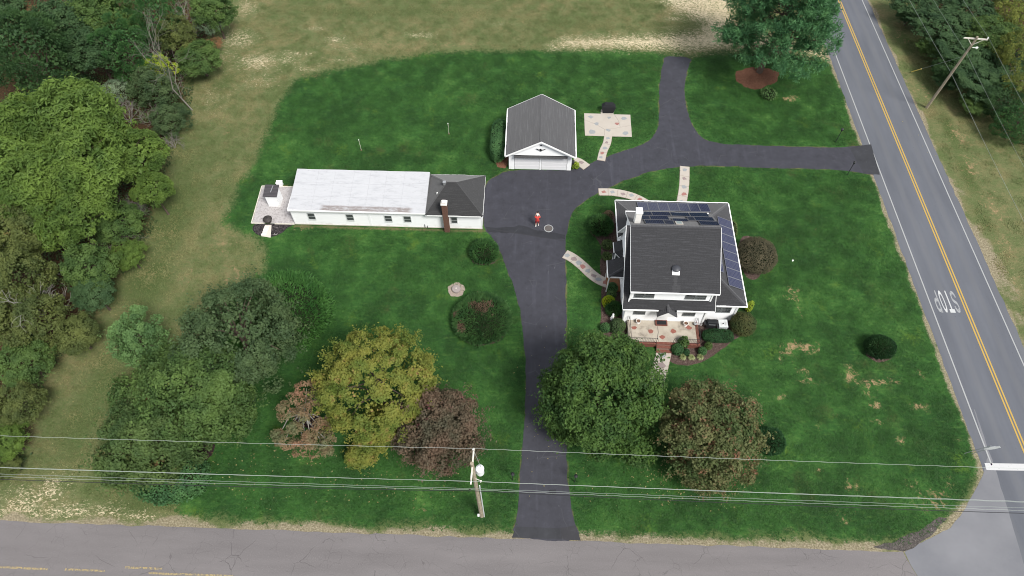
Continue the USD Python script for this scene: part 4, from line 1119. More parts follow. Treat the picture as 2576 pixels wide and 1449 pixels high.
# skylight on the rear slope
sk = np.array([11.55, 37.75]); sl = (RZ - 6.0) / (40.02 - RB)
MB().obox((12.95, 37.25, rz_(37.25) + .02), (.6, 0, 0), (0, .75, -.75 * sl), (0, 0, .1)).build("skylight", M["concrete"], house)
skp = "/World/house/skylight"
MB().obox((13.02, 37.32, rz_(37.32) + .11), (.46, 0, 0), (0, .6, -.6 * sl), (0, 0, .025)).build("pane", plain("skylight_pane", (0.25, 0.30, 0.30), .15, .5, .1), skp)


def solar(o, U, V, w, h, nc, nr, cell, frame, label=None):
    o, U, V = (np.asarray(q, float) for q in (o, U, V)); N = np.cross(U, V); N /= np.linalg.norm(N)
    o = o + N * .09
    f = MB().obox(o, U * w, V * .022, N * .04).obox(o + V * (h - .022), U * w, V * .022, N * .04).obox(o + V * .022, U * .022, V * (h - .044), N * .04).obox(o + U * (w - .022) + V * .022, U * .022, V * (h - .044), N * .04)
    f.obox(o - N * .085 + U * .1 + V * .1, U * .05, V * .05, N * .09).obox(o - N * .085 + U * (w - .15) + V * (h - .15), U * .05, V * .05, N * .09)
    p = f.build("solar_panel", M[frame], house, label=label)
    MB().obox(o + U * .03 + V * .03 + N * .005, U * (w - .06), V * (h - .06), N * .022).build("backsheet", M["solar_back" if cell == "cell_blue" else "solar_frame_black"], p)
    c = MB(); cw, chh = (w - .08) / nc, (h - .08) / nr; g_ = .010 if cell == "cell_blue" else .006
    for i in range(nc):
        for j in range(nr):
            q = o + U * (.04 + i * cw + g_) + V * (.04 + j * chh + g_) + N * .031
            c.add([q, q + U * (cw - 2 * g_), q + U * (cw - 2 * g_) + V * (chh - 2 * g_), q + V * (chh - 2 * g_)], [[0, 1, 2, 3]])
    c.build("cells", M[cell], p)


# seven upright panels on the back wing roof
sl = math.hypot(1, k_); Vb = np.array([0, -1, k_]) / sl
for i in range(7):
    xa = 17.45 - i * 0.975
    solar((xa, yb - .42, ez + k_ * .42), (-1, 0, 0), Vb, .955, 1.66, 6, 10, "cell_blue", "solar_frame")
# eight on the right wing roof, two more beside them
Vr = np.array([-1, 0, k_ * 3.9 / 3.35 ]); Vr /= np.linalg.norm(Vr)
kr = k_ * 3.9 / 3.35
for i in range(8):
    solar((xr - .14, 33.72 + i * .975, ez + kr * .14), (0, 1, 0), Vr, .955, 1.64, 6, 10, "cell_blue", "solar_frame")
for i in range(2):
    solar((xr - 1.92, 34.95 + i * .975, ez + kr * 1.92), (0, 1, 0), Vr, .955, 1.0, 6, 6, "cell_blue", "solar_frame")
# dark panels on the rear dormer
sd = (RZ - 6.0) / (40.02 - RB); Vd = np.array([0, -1, sd]); Vd /= np.linalg.norm(Vd)
rows = [(39.9, [(16.27, 1.66), (14.59, 1.66), (12.91, 1.66), (11.23, 1.6)]), (38.95, [(16.48, 1.66), (14.8, .6), (12.55, 1.66), (10.87, 1.0)]), (38.0, [(16.66, 1.66), (12.78, .82), (11.94, 1.66)])]
for yb_, lst in rows:
    for xa, w_ in lst:
        if xa - w_ < 9.9:
            w_ = xa - 9.95
        solar((xa, yb_, rz_(yb_)), (-1, 0, 0), Vd, w_, 1.07, 10, 6, "cell_dark", "solar_frame_black")
solar((14.15, 38.45, rz_(38.45)), (-1, 0, 0), Vd, 1.35, .75, 8, 4, "cell_dark", "solar_frame_black")

# ------------------------------------------------------------------ front porch with brick steps and railings
porch = thing("front_porch", "raised concrete porch with red flagstones and brick steps before the house", "porch", (9.4, 29.4, 0))
X0, X1, Y0, Y1, PZ = 9.42, 15.72, 29.4, 31.82, 0.60
MB().box(X0, X1 - .24, Y0 + .24, Y1, 0, PZ).build("floor", M["porch"], porch)
for a_, b_, c_, d_ in ((X1 - .22, X1 - .02, Y0 + .02, Y1), (X0, 11.85, Y0 + .02, Y0 + .22), (13.2, X1 - .225, Y0 + .02, Y0 + .22)):
    MB().box(a_, b_, c_, d_, 0, PZ - .09).build("foundation", M["brick_red"], porch)
def brick_row(o, d, n, size, parent, mat="brick_red"):
    o, d = np.asarray(o, float), np.asarray(d, float)
    r = np.random.default_rng(int(abs(o.sum()) * 100))
    for i in range(n):
        q = o + d * i + [0, 0, r.uniform(-.003, .003)]
        MB().box(q[0], q[0] + size[0], q[1], q[1] + size[1], q[2], q[2] + size[2]).build("brick", M[mat], parent)
brick_row((X1 - .23, Y0 + .0, PZ - .088), (0, .105, 0), 23, (.23, .095, .09), porch)
brick_row((13.22, Y0, PZ - .088), (.105, 0, 0), 21, (.095, .23, .09), porch)
brick_row((X0, Y0, PZ - .088), (.105, 0, 0), 23, (.095, .23, .09), porch)
for k, (y, z) in enumerate(((29.40, PZ - .088), (29.10, .36), (28.80, .14))):
    MB().box(11.88, 13.22, y + .01, 29.62, 0, z - .001).build("step", M["mortar"], porch)
    brick_row((11.88, y, z), (.112, 0, 0), 12, (.102, .29, .085), porch)
for i, (x, y) in enumerate(((695, 525), (905, 570), (1190, 568), (1050, 642), (1340, 655), (1390, 525))):
    q = W(1459.06 + .19677 * x, 721.14 + .19677 * y, PZ)[:2]
    MB().prism(flagstone(None, q, .25, 70 + i, i * 1.3), PZ + .001, PZ + .008).build("flagstone", M["terracotta"], porch)
ds = MB().box(11.92, 12.98, 31.28, 31.80, PZ, PZ + .17).build("door_step", M["brick_red"], porch)
mat_ = MB().box(12.02, 12.88, 31.32, 31.74, PZ + .171, PZ + .19).build("door_mat", M["black_cloth"], ds)
cr = MB().sheet(rough_edge([(12.1, 31.25), (12.13, 31.25), (12.12, 30.6), (12.02, 30.1), (12.06, 29.66), (12.03, 29.66), (11.98, 30.1), (12.08, 30.6)], .02, .1, 3), PZ + .002).build("crack", M["joint_fill"], porch)


def railing(name_, a, b, parent, posts=True, h=.85, n=9):
    a, b = np.asarray(a, float), np.asarray(b, float)
    m = MB().tube([a + [0, 0, h], b + [0, 0, h]], .022, 6).tube([a + [0, 0, .12], b + [0, 0, .12]], .016, 5)
    m.tube([a, a + [0, 0, h]], .022, 6).tube([b, b + [0, 0, h]], .022, 6)
    p = m.build("railing", M["dark_metal"], parent)
    for i in range(1, n):
        q = a + (b - a) * i / n
        MB().tube([q + [0, 0, .12], q + [0, 0, h]], .011, 4).build("baluster", M["dark_metal"], p)


railing("r", (X0 + .1, Y0 + .12, PZ), (11.8, Y0 + .12, PZ), porch, n=16)
railing("r", (13.3, Y0 + .12, PZ), (X1 - .12, Y0 + .12, PZ), porch, n=16)
railing("r", (X1 - .12, Y0 + .14, PZ), (X1 - .12, Y1 - .1, PZ), porch, n=3)
railing("r", (X0 + .1, Y0 + .14, PZ), (X0 + .1, Y1 - .1, PZ), porch, n=3)
for (x, y), side_ in (((1604.7, 812), "left"), ((1723.7, 818), "right")):
    q = W(x, y, PZ); q[2] = PZ
    pl = thing("planter", f"small pale stone planter with dark soil, {side_} of the front door step", "planter", q, "stone planters on the porch")
    MB().lathe([(.14, 0), (.17, .03), (.11, .10), (.19, .22), (.23, .33), (.23, .38), (.19, .38), (.17, .28), (0, .28)], q, 16).build("urn", M["pale_stone"], pl, smooth=40)
    MB().lathe([(.18, .30), (0, .315)], q, 12).build("soil", M["soil"], pl)
q = W(1748, 817, PZ); bk = thing("lidded_pot", "small dark pot in the porch's back right corner", "pot", q)
MB().lathe([(.10, 0), (.14, .12), (.13, .2)], q, 12).build("body", M["rust_bowl"], bk)
MB().lathe([(.15, .2), (.15, .23), (.03, .25), (0, .25)], q, 12).build("lid", M["grey_metal"], bk)
# side porch: posts and floor belong to the house
MB().box(7.75, 9.0, 35.2, 36.75, 0, .22).build("side_porch_floor", M["deck_wood"], house)
for y in (35.2, 36.7):
    MB().box(7.66, 7.76, y - .05, y + .05, 0, pz - .08).build("post", M["white_trim"], house)
MB().box(7.66, 7.76, 35.25, 36.65, pz - .25, pz - .1).build("lintel", M["white_trim"], house)

# ================================================================== GARAGE
gx0, gx1, gyf, gyb = -2.0, 4.59, 50.5, 56.6
gar = thing("garage", "white two-door garage with grey gabled roof and eagle emblem", "garage", (gx0, gyf, 0))
gw = MB(); ge, gr_, gm = 2.6, 4.7, 1.29
clap(gw, sbox(gyf, 0, gyb, 2.5), XW(gx0, -1), .15); clap(gw, sbox(gyf, 0, gyb, 2.5), XW(gx1, 1), .15)
sl_g = (gr_ - ge) / (gm + 2.33)
clap(gw, Polygon([(gx0, 0), (gx0, 2.75), (gm, gr_ - .1), (gx1, 2.75), (gx1, 0)]), YW(gyb, 1), .15)
clap(gw, Polygon([(gx0 + .3, 2.52), (gx0 + .3, ge + sl_g * .63 - .1), (gm, gr_ - .1), (gx1 - .3, ge + sl_g * .63 - .1), (gx1 - .3, 2.52)]), YW(50.12, -1), .15)
gw.box(gx0, gx0 + .55, gyf - .02, gyf + .1, 0, 2.55).box(gx1 - .45, gx1, gyf - .02, gyf + .1, 0, 2.55).box(1.22, 1.42, gyf - .02, gyf + .1, 0, 2.1).box(gx0 + .55, gx1 - .45, gyf - .02, gyf + .1, 2.1, 2.55)
gw.box(gx0, gx1, 50.13, 50.5, 2.5, 2.52)
gw.build("wall", M["siding"], gar)
tabs, slabs, caps = MB(), MB(), MB()
GX0, GX1, GYF, GYB = -2.33, 4.91, 49.86, 56.87
shingle_face(tabs, slabs, [(GX0, GYB, ge), (GX0, GYF, ge), (gm, GYF, gr_), (gm, GYB, gr_)], .30, .19, seed=21)
shingle_face(tabs, slabs, [(GX1, GYF, ge), (GX1, GYB, ge), (gm, GYB, gr_), (gm, GYF, gr_)], .30, .19, seed=22)
shingle_face(tabs, slabs, [(gx0 + .6, 49.98, 2.22), (gx1 - .5, 49.98, 2.22), (gx1 - .5, 50.45, 2.48), (gx0 + .6, 50.45, 2.48)], .30, .19, seed=23, thick=.04)
gro = slabs.build("roof", M["shingle_garage"], gar)
tabs.build("shingles", M["shingle_garage"], gro, kind="stuff")
cap_line(caps, (gm, GYF, gr_), (gm, GYB, gr_), .14); caps.build("ridge_caps", M["shingle_garage"], gro, kind="stuff")
t = MB()
for xa, xb in ((GX0, gm), (GX1, gm)):
    t.obox((xa, GYF - .05, ge - .17), (xb - xa, 0, gr_ - ge), (0, .05, 0), (0, 0, .19)); t.obox((xa, GYB, ge - .17), (xb - xa, 0, gr_ - ge), (0, .04, 0), (0, 0, .19))
    t.obox((xa, GYF, ge - .12), (xb - xa, 0, gr_ - ge), (0, .3, 0), (0, 0, .03))
t.build("rake_boards", M["white_trim"], gar)
for x in (GX0 - .04, GX1 + .04):
    t = MB(); bar(t, (x, GYF, ge + .02), (x, GYB, ge + .02)); t.build("gutter", M["white_trim"], gar)
for x0, x1 in ((-1.42, 1.2), (1.44, 4.12)):
    d = MB().box(x0, x1, gyf + .03, gyf + .07, 0.02, 2.1).build("door", M["white_trim"], gar)
    nr = 4; rowh = 1.96 / nr
    for r_i in range(nr):
        MB().box(x0 + .02, x1 - .02, gyf + .005, gyf + .03, .09 + r_i * rowh, .09 + (r_i + 1) * rowh - .04).build("panel", M["door_paint"], d)
    MB().box(x0, x1, gyf - .01, gyf + .03, .02, .085).build("weatherstrip", M["sign_back"], d)
# eagle emblem: spread wings, head to the left, tail below
eg = Polygon([(-.50, .16), (-.34, .13), (-.2, .05), (-.08, .06), (-.06, .12), (-.11, .13), (-.05, .17), (.02, .15), (.06, .06), (.2, .05), (.34, .13), (.5, .16), (.40, .06), (.30, .0), (.2, -.04), (.1, -.05), (.08, -.17), (.0, -.20), (-.08, -.17), (-.1, -.05), (-.2, -.04), (-.3, 0), (-.40, .06)])
m = trimesh.creation.extrude_polygon(eg, .03, engine="earcut")
MB().add(np.c_[m.vertices[:, 0] + gm, 50.06 - m.vertices[:, 2], m.vertices[:, 1] + 3.36], m.faces).build("emblem", M["dark_metal"], gar, label="black spread-winged eagle emblem in the gable")
MB().add([(gm - .16, 50.09, 3.88), (gm + .16, 50.09, 3.88), (gm, 50.09, 4.06), (gm - .16, 50.12, 3.88), (gm + .16, 50.12, 3.88), (gm, 50.12, 4.06)], [[0, 1, 2], [3, 5, 4], [0, 3, 4], [0, 4, 1], [1, 4, 5], [1, 5, 2], [2, 5, 3], [2, 3, 0]]).build("gable_vent", M["dark_metal"], gar)
q = W(1453, 400.5)
MB().box(4.62, 4.95, 50.9, 51.3, 0, .75).build("utility_box", M["dark_metal"], gar)

# ================================================================== LONG OUTBUILDING
ax0, ax1, axm, ayf, ayb = -23.2, -4.4, -9.82, 42.3, 47.0
ann = thing("outbuilding", "long low white outbuilding with white flat roof and grey hipped end", "outbuilding", (ax0, ayf, 0))
aw = MB()
clap(aw, sbox(ax0, 0, ax1, 2.5), YW(ayf, -1), .2); clap(aw, sbox(ax0, 0, ax1, 2.5), YW(ayb, 1), .2)
clap(aw, Polygon([(ayf, 0), (ayf, 2.5), (ayb, 2.85), (ayb, 0)]), XW(ax0, -1), .2); clap(aw, sbox(ayf, 0, ayb, 2.5), XW(ax1, 1), .2)
aw.box(-15.62, -15.42, ayf - .03, ayf, 0, 2.45).box(ax1 - .05, ax1 + .03, ayf - .03, ayf + .1, 0, 2.45).box(ax0 - .03, ax0 + .1, ayf - .03, ayf + .05, 0, 2.45)
aw.build("wall", M["siding"], ann)
MB().box(ax0 - .02, ax1 + .02, ayf - .035, ayf - .016, 0, .09).build("base_board", M["concrete"], ann)
fr = MB()
fr.slab([(ax0 - .05, 42.02, 2.54), (axm, 42.02, 2.54), (axm, 47.05, 2.94), (ax0 - .05, 47.05, 2.94)], .22)
rp = fr.build("flat_roof", M["white_roof"], ann)
xs = [ax0 - .05, -21.0, -19.3, -17.4, -15.75, -14.1, -12.3, axm]
for i in range(7):
    for (ya, yb2) in ((42.02, 43.7), (43.7, 45.35), (45.35, 47.05)):
        za, zb = 2.54 + (ya - 42.02) * .0795, 2.54 + (yb2 - 42.02) * .0795
        g_ = .006
        MB().slab([(xs[i] + g_, ya + g_, za + .016), (xs[i + 1] - g_, ya + g_, za + .016), (xs[i + 1] - g_, yb2 - g_, zb + .016), (xs[i] + g_, yb2 - g_, zb + .016)], .014).build("roof_panel", M["white_roof"], rp)
t = MB(); bar(t, (ax0 - .06, 41.98, 2.56), (axm, 41.98, 2.56), .1, .13); t.box(ax0 - .09, ax0 - .05, 42.0, 47.1, 2.4, 2.62); t.build("gutter", M["white_trim"], ann)
tabs, slabs, caps = MB(), MB(), MB()
e2, pk = 2.5, 4.35; pa, pb_ = (-7.72, 44.5, pk), (-6.88, 44.5, pk)
FL, FR, BR_, BL_ = (axm + .02, 41.85, e2), (-4.24, 41.85, e2), (-4.24, 47.15, e2), (axm + .02, 47.15, e2)
for i, f in enumerate(([FL, FR, pb_, pa], [FR, BR_, pb_], [BR_, BL_, pa, pb_], [BL_, FL, pa])):
    shingle_face(tabs, slabs, f, .30, .19, seed=30 + i)
hro = slabs.build("hip_roof", M["shingle_annex"], ann); tabs.build("shingles", M["shingle_annex"], hro, kind="stuff")
for a_, b_ in ((FL, pa), (FR, pb_), (BR_, pb_), (BL_, pa), (pa, pb_)):
    cap_line(caps, a_, b_, .13)
caps.build("ridge_caps", M["shingle_annex"], hro, kind="stuff")
t = MB()
for a_, b_ in ((FL, FR), (FR, BR_), (BL_, BR_)):
    bar(t, np.array(a_) + [0, 0, .01], np.array(b_) + [0, 0, .01], .05, .15)
t.build("fascia", M["white_trim"], ann)
for x0, x1, z0, z1 in ((-21.6, -20.93, .86, 1.80), (-17.78, -17.1, .86, 1.78), (-13.98, -13.3, .84, 1.72), (-12.08, -11.4, .84, 1.72), (-7.40, -6.82, .86, 1.75)):
    window(ann, (x0 - .04, ayf - .014, z0 - .05), UX, UZ, x1 - x0 + .08, z1 - z0 + .10, 1, 1, "sign_back", .05, gl="glass_grey")
# brick chimney
cx0, cx1, cy0, cy1, chh = -8.1, -7.6, 41.72, 42.25, 4.15
cb = MB().box(cx0 + .015, cx1 - .015, cy0 + .015, cy1, 0, chh).build("chimney", M["mortar"], ann)
br = MB(); z = 0.02; k = 0
while z < chh - .07:
    for side2 in range(3):
        L_ = (cx1 - cx0) if side2 == 0 else (cy1 - cy0)
        u = -(k % 2) * .1
        while u < L_:
            a_, b_ = max(u, 0) + .005, min(u + .2, L_) - .005
            if b_ - a_ > .03:
                if side2 == 0:
                    br.box(cx0 + a_, cx0 + b_, cy0, cy0 + .02, z, z + .062)
                elif side2 == 1:
                    br.box(cx1 - .02, cx1, cy0 + a_, cy0 + b_, z, z + .062)
                else:
                    br.box(cx0, cx0 + .02, cy0 + a_, cy0 + b_, z, z + .062)
            u += .2
    z += .072; k += 1
br.build("bricks", M["brick"], cb, kind="stuff")
MB().box(cx0 - .05, cx1 + .05, cy0 - .05, cy1 + .05, chh, chh + .12).box(cx0 + .08, cx1 - .08, cy0 + .08, cy1 - .08, chh + .12, chh + .3).build("chimney_cap", M["pale_stone"], cb)
rv = MB().box(-8.12, -7.9, 44.3, 44.5, 3.9, 4.45).box(-8.16, -7.86, 44.26, 44.54, 4.45, 4.5); rv.build("roof_vent", M["grey_metal"], ann)
MB().tube([(-8.75, 43.75, 3.2), (-8.75, 43.75, 3.62), (-8.68, 43.75, 3.68)], .05, 8).build("vent_pipe", M["white_trim"], ann)
t = MB().tube([(-10.1, 42.22, .0), (-10.1, 42.22, .55)], .03, 6).tube([(-9.85, 42.22, .0), (-9.85, 42.22, .35)], .025, 6); t.build("pipes", M["dark_metal"], ann)

# pebble pad with small pump house, fire bowl and step path
padp = Polygon([(-27.59, 42.28), (-24.0, 42.28), (-23.25, 42.3), (-23.25, 47.1), (-27.69, 47.1)])
pdp = struct("pebble_pad", MB().prism(padp, 0.0, .06), M["pebble"], "pale exposed pebble pad left of the long outbuilding")
for a_, b_ in (((-27.66, 42.2), (-27.76, 47.16)), ((-27.76, 47.16), (-23.3, 47.16)), ((-27.66, 42.22), (-26.35, 42.22)), ((-25.3, 42.22), (-23.3, 42.22))):
    v1, v2 = np.array([*a_, .1]), np.array([*b_, .1]); t = MB(); bar(t, v1, v2, .09, .1); t.build("timber_edge", M["crossarm"], pdp)
sh = thing("pump_shed", "tiny white shed with dark ribbed metal roof on the pebble pad", "shed", (-25.8, 45.0, 0))
s0, s1, t0, t1 = -26.36, -25.2, 44.43, 45.6
m = MB()
for pl_, kk in ((YW(t0, -1), sbox(s0, .06, s1, 1.72)), (YW(t1, 1), sbox(s0, .06, s1, 1.9))):
    clap(m, kk, pl_, .4, .006)
for X, s in ((s0, -1), (s1, 1)):
    clap(m, Polygon([(t0, .06), (t0, 1.72), (t1, 1.9), (t1, .06)]), XW(X, s), .4, .006)
m.build("wall", M["siding"], sh)
rf = MB().slab([(s0 - .13, t0 - .13, 1.74), (s1 + .12, t0 - .13, 1.74), (s1 + .12, t1 + .12, 1.96), (s0 - .13, t1 + .12, 1.96)], .05).build("roof", plain("dark_metal_roof", (0.062, 0.056, 0.062), .5, .4, .1), sh)
for i in range(9):
    x0_, yy_ = s0 - .13, t0 - .10 + i * .165; zz_ = 1.742 + (yy_ - t0 + .13) * .155
    MB().obox((x0_, yy_, zz_), (1.41, 0, 0), (0, .05, .008), (0, 0, .03)).build("rib", M["shingle_house"], rf)
MB().obox((-25.80, t0 + .35, 1.85), (.06, 0, 0), (.12, .78, .12), (0, 0, .05)).build("roof_strip", M["grey_metal"], rf)
q = W(676, 558); q[2] = 0.06
fb = thing("fire_bowl", "round dark lidded fire bowl at the pebble pad's front edge", "fire pit", q)
MB().lathe([(.30, 0), (.34, .06), (.42, .30), (.44, .38)], q, 20).build("bowl", M["rust_bowl"], fb, smooth=30)
MB().lathe([(.46, .38), (.46, .41), (.36, .52), (.18, .60), (0, .63)], q, 16).build("lid", M["bowl_black"], fb)
for i in range(8):
    an = i * math.pi / 4
    MB().obox(q + [.05 * math.cos(an), .05 * math.sin(an), .625], (.40 * math.cos(an), .40 * math.sin(an), -.19), (-.025 * math.sin(an), .025 * math.cos(an), 0), (0, 0, .025)).build("lid_rib", M["dark_metal"], "/World/fire_bowl/lid")
st = struct("step_path", MB().sheet(Polygon(px([(667, 566), (683, 566), (681, 598), (657, 594)])), .012), M["concrete"], "short sandy path of pale stones from the fire bowl")
for i in range(4):
    a_ = px([(667 - i * 2.2, 571 + i * 6)])[0]
    MB().prism(rough_edge([(a_[0] - .08, a_[1] - .13), (a_[0] + .42, a_[1] - .15), (a_[0] + .42, a_[1] + .12), (a_[0] - .05, a_[1] + .12)], .03, .2, i), .013, .05).build("stone", M["pale_stone"], st)
q = W(705, 467)
wb = thing("white_cabinet", "low white utility cabinet behind the pump shed", "utility cabinet", q)
MB().box(q[0] - .28, q[0] + .28, q[1] - .18, q[1] + .25, 0, .5).build("body", M["white_paint"], wb)
MB().box(q[0] - .31, q[0] + .31, q[1] - .21, q[1] + .28, .5, .54).build("lid", M["white_trim"], wb)
q = W(694, 591)
an_ = MB().tube([q + [-.22, -.05, .05], q + [-.1, .02, .1], q + [.06, 0, .08], q + [.2, .08, .12]], [.02, .03, .03, .015], 6).tube([q + [-.1, .02, .1], q + [-.16, .12, .16]], [.025, .012], 5).tube([q + [.06, 0, .08], q + [.12, -.1, .13]], [.025, .012], 5)
tag(stage.GetPrimAtPath(an_.build("driftwood", M["bark_pale"])), "small white forked piece of driftwood on the black mulch", "driftwood")

# ------------------------------------------------------------------ vegetation generators
def rand_dirs(n, r):
    v = r.normal(size=(n, 3)); return v / np.linalg.norm(v, axis=1, keepdims=True)


def leaf_mesh(mb, c, nrm, size, r, aspect=0.62, axis=None):
    """One folded rhombus per leaf. axis: the leaf's long direction, random in the leaf's plane by default."""
    n = len(c)
    if n == 0:
        return
    nrm = nrm / (np.linalg.norm(nrm, axis=1, keepdims=True) + 1e-9)
    a = r.normal(size=(n, 3)) if axis is None else axis
    a = a - (a * nrm).sum(1, keepdims=True) * nrm if axis is None else a
    a /= np.linalg.norm(a, axis=1, keepdims=True) + 1e-9
    b = np.cross(nrm, a); b /= np.linalg.norm(b, axis=1, keepdims=True) + 1e-9
    s = size * r.uniform(.55, 1.45, (n, 1)); fold = nrm * s * .12
    v = np.stack([c - a * s * .5, c + b * s * aspect * .5 + fold, c + a * s * .5, c - b * s * aspect * .5 + fold], 1).reshape(-1, 3)
    i = np.arange(n)[:, None] * 4
    mb.add(v, np.vstack([i + [0, 1, 2], i + [0, 2, 3]]))


def lobed_crown(c, rx, rz, nl, lr, nleaf, size, seed, zmin=-.55, fill=.18, uneven=.22, ry=None, spike=0.0, flat=.7, aspect=.62, spray=.10):
    """Leaf clumps over an uneven ellipsoid. Returns the mesh and the clump centres."""
    r = np.random.default_rng(seed); ry = ry or rx
    k = np.arange(nl * 3) + .5
    ph = np.arccos(1 - 2 * k / (nl * 3)); th = np.pi * (1 + 5 ** .5) * k + r.uniform(0, 6)
    d = np.c_[np.cos(th) * np.sin(ph), np.sin(th) * np.sin(ph), np.cos(ph)] + r.normal(size=(len(k), 3)) * .10
    d /= np.linalg.norm(d, axis=1, keepdims=True); d = d[d[:, 2] > zmin]
    d = d[r.permutation(len(d))[:nl]]
    bump = 1 + uneven * 2 * (meshkit.fbm(d * 1.7 + seed, 3, seed) - .5)
    lrr = lr * r.uniform(.65, 1.25, len(d))
    R = np.array([rx, ry, rz])
    cen = d * R * (bump * (1 - .55 * lr / max(rx, rz)))[:, None] * r.uniform(.80, 1.0, (len(d), 1))
    mb = MB(); w = lrr ** 2; cnt = np.maximum((nleaf * (1 - fill) * w / w.sum()).astype(int), 4)
    ii = np.repeat(np.arange(len(d)), cnt)
    v = rand_dirs(len(ii), r) + d[ii] * .75 + [0, 0, .25]; v /= np.linalg.norm(v, axis=1, keepdims=True)
    rad = lrr[ii] * (r.uniform(.35, 1.08, len(ii)) ** .6)
    P = np.asarray(c) + cen[ii] + v * rad[:, None] * [1, 1, .85]
    nr = v * .9 + d[ii] * .3 + [0, 0, .35] + r.normal(size=v.shape) * flat
    ax = None
    if spike:
        ax = v * spike + d[ii] * .4 + r.normal(size=v.shape) * .45 + [0, 0, .15]; nr = np.cross(ax, r.normal(size=v.shape))
    leaf_mesh(mb, P, nr, size, r, aspect, ax)
    ns = int(nl * 1.3); sd_ = rand_dirs(ns, r); sd_ = sd_[sd_[:, 2] > zmin]; ns = len(sd_)
    if ns and spray:
        sb = 1 + uneven * 2 * (meshkit.fbm(sd_ * 1.7 + seed, 3, seed) - .5)
        sc_ = sd_ * R * (sb * r.uniform(.96, 1.12, ns))[:, None]; jj = np.repeat(np.arange(ns), max(3, int(nleaf * spray / ns)))
        off = r.normal(size=(len(jj), 3)) * lr * .20 + sd_[jj] * r.normal(size=(len(jj), 1)) * lr * .28
        leaf_mesh(mb, np.asarray(c) + sc_[jj] + off, sd_[jj] + [0, 0, .4] + r.normal(size=off.shape) * .8, size * .92, r, aspect)
    nf = int(nleaf * fill)
    fd = rand_dirs(nf, r); fd = fd[fd[:, 2] > zmin - .1]
    leaf_mesh(mb, np.asarray(c) + fd * R * (r.uniform(.45, .80, (len(fd), 1))), fd + r.normal(size=fd.shape) * .6, size * 1.25, r, .8)
    return mb, np.asarray(c) + cen


def trunk_mesh(base, top, r0, r1, limbs, seed, n=6):
    r = np.random.default_rng(seed); base, top = np.asarray(base, float), np.asarray(top, float)
    t = np.linspace(0, 1, n)[:, None]; p = base * (1 - t) + top * t; p[1:-1, :2] += r.normal(size=(n - 2, 2)) * r0 * .35
    rad = r0 + (r1 - r0) * t[:, 0]; rad[0] *= 1.35
    mb = MB().tube(p, rad, 8)
    for e in limbs:
        f = r.uniform(.45, .95); s = base * (1 - f) + top * f; q = s * .5 + e * .5 + [0, 0, .12 * np.linalg.norm(e - s)] + r.normal(size=3) * .12
        mb.tube([s, q, e], [r1 * .8, r1 * .5, r1 * .18], 5)
    return mb


def tree(name, label, x, y, zc, rpx, mat, nl=60, lr=.9, nleaf=12000, size=.26, seed=1, rzf=.85, ryf=1.0, group=None, cat="tree", bk="bark", extra=(), **kw):
    c = W(x, y, zc); R = metres(rpx, c); base = np.array([c[0], c[1], 0.0])
    t = thing(name, label, cat, base, group)
    mb, cen = lobed_crown(c, R, R * rzf, nl, lr, nleaf, size, seed, ry=R * ryf, **kw)
    for (ex, ey, ez_, er, n2) in extra:
        q = W(ex, ey, ez_); m2, c2 = lobed_crown(q, metres(er, q), metres(er, q) * .8, max(6, nl // 7), lr * .9, n2, size, seed + 5, **kw); mb.add(*m2.arrays()); cen = np.r_[cen, q[None]]
    r = np.random.default_rng(seed + 1); lim = cen[r.permutation(len(cen))[:min(14, len(cen))]]
    trunk_mesh(base, c + [0, 0, R * rzf * .35], max(.09, R * .055), R * .02, lim, seed).build("trunk", M[bk], t)
    mb.build("crown", F[mat], t)
    return t


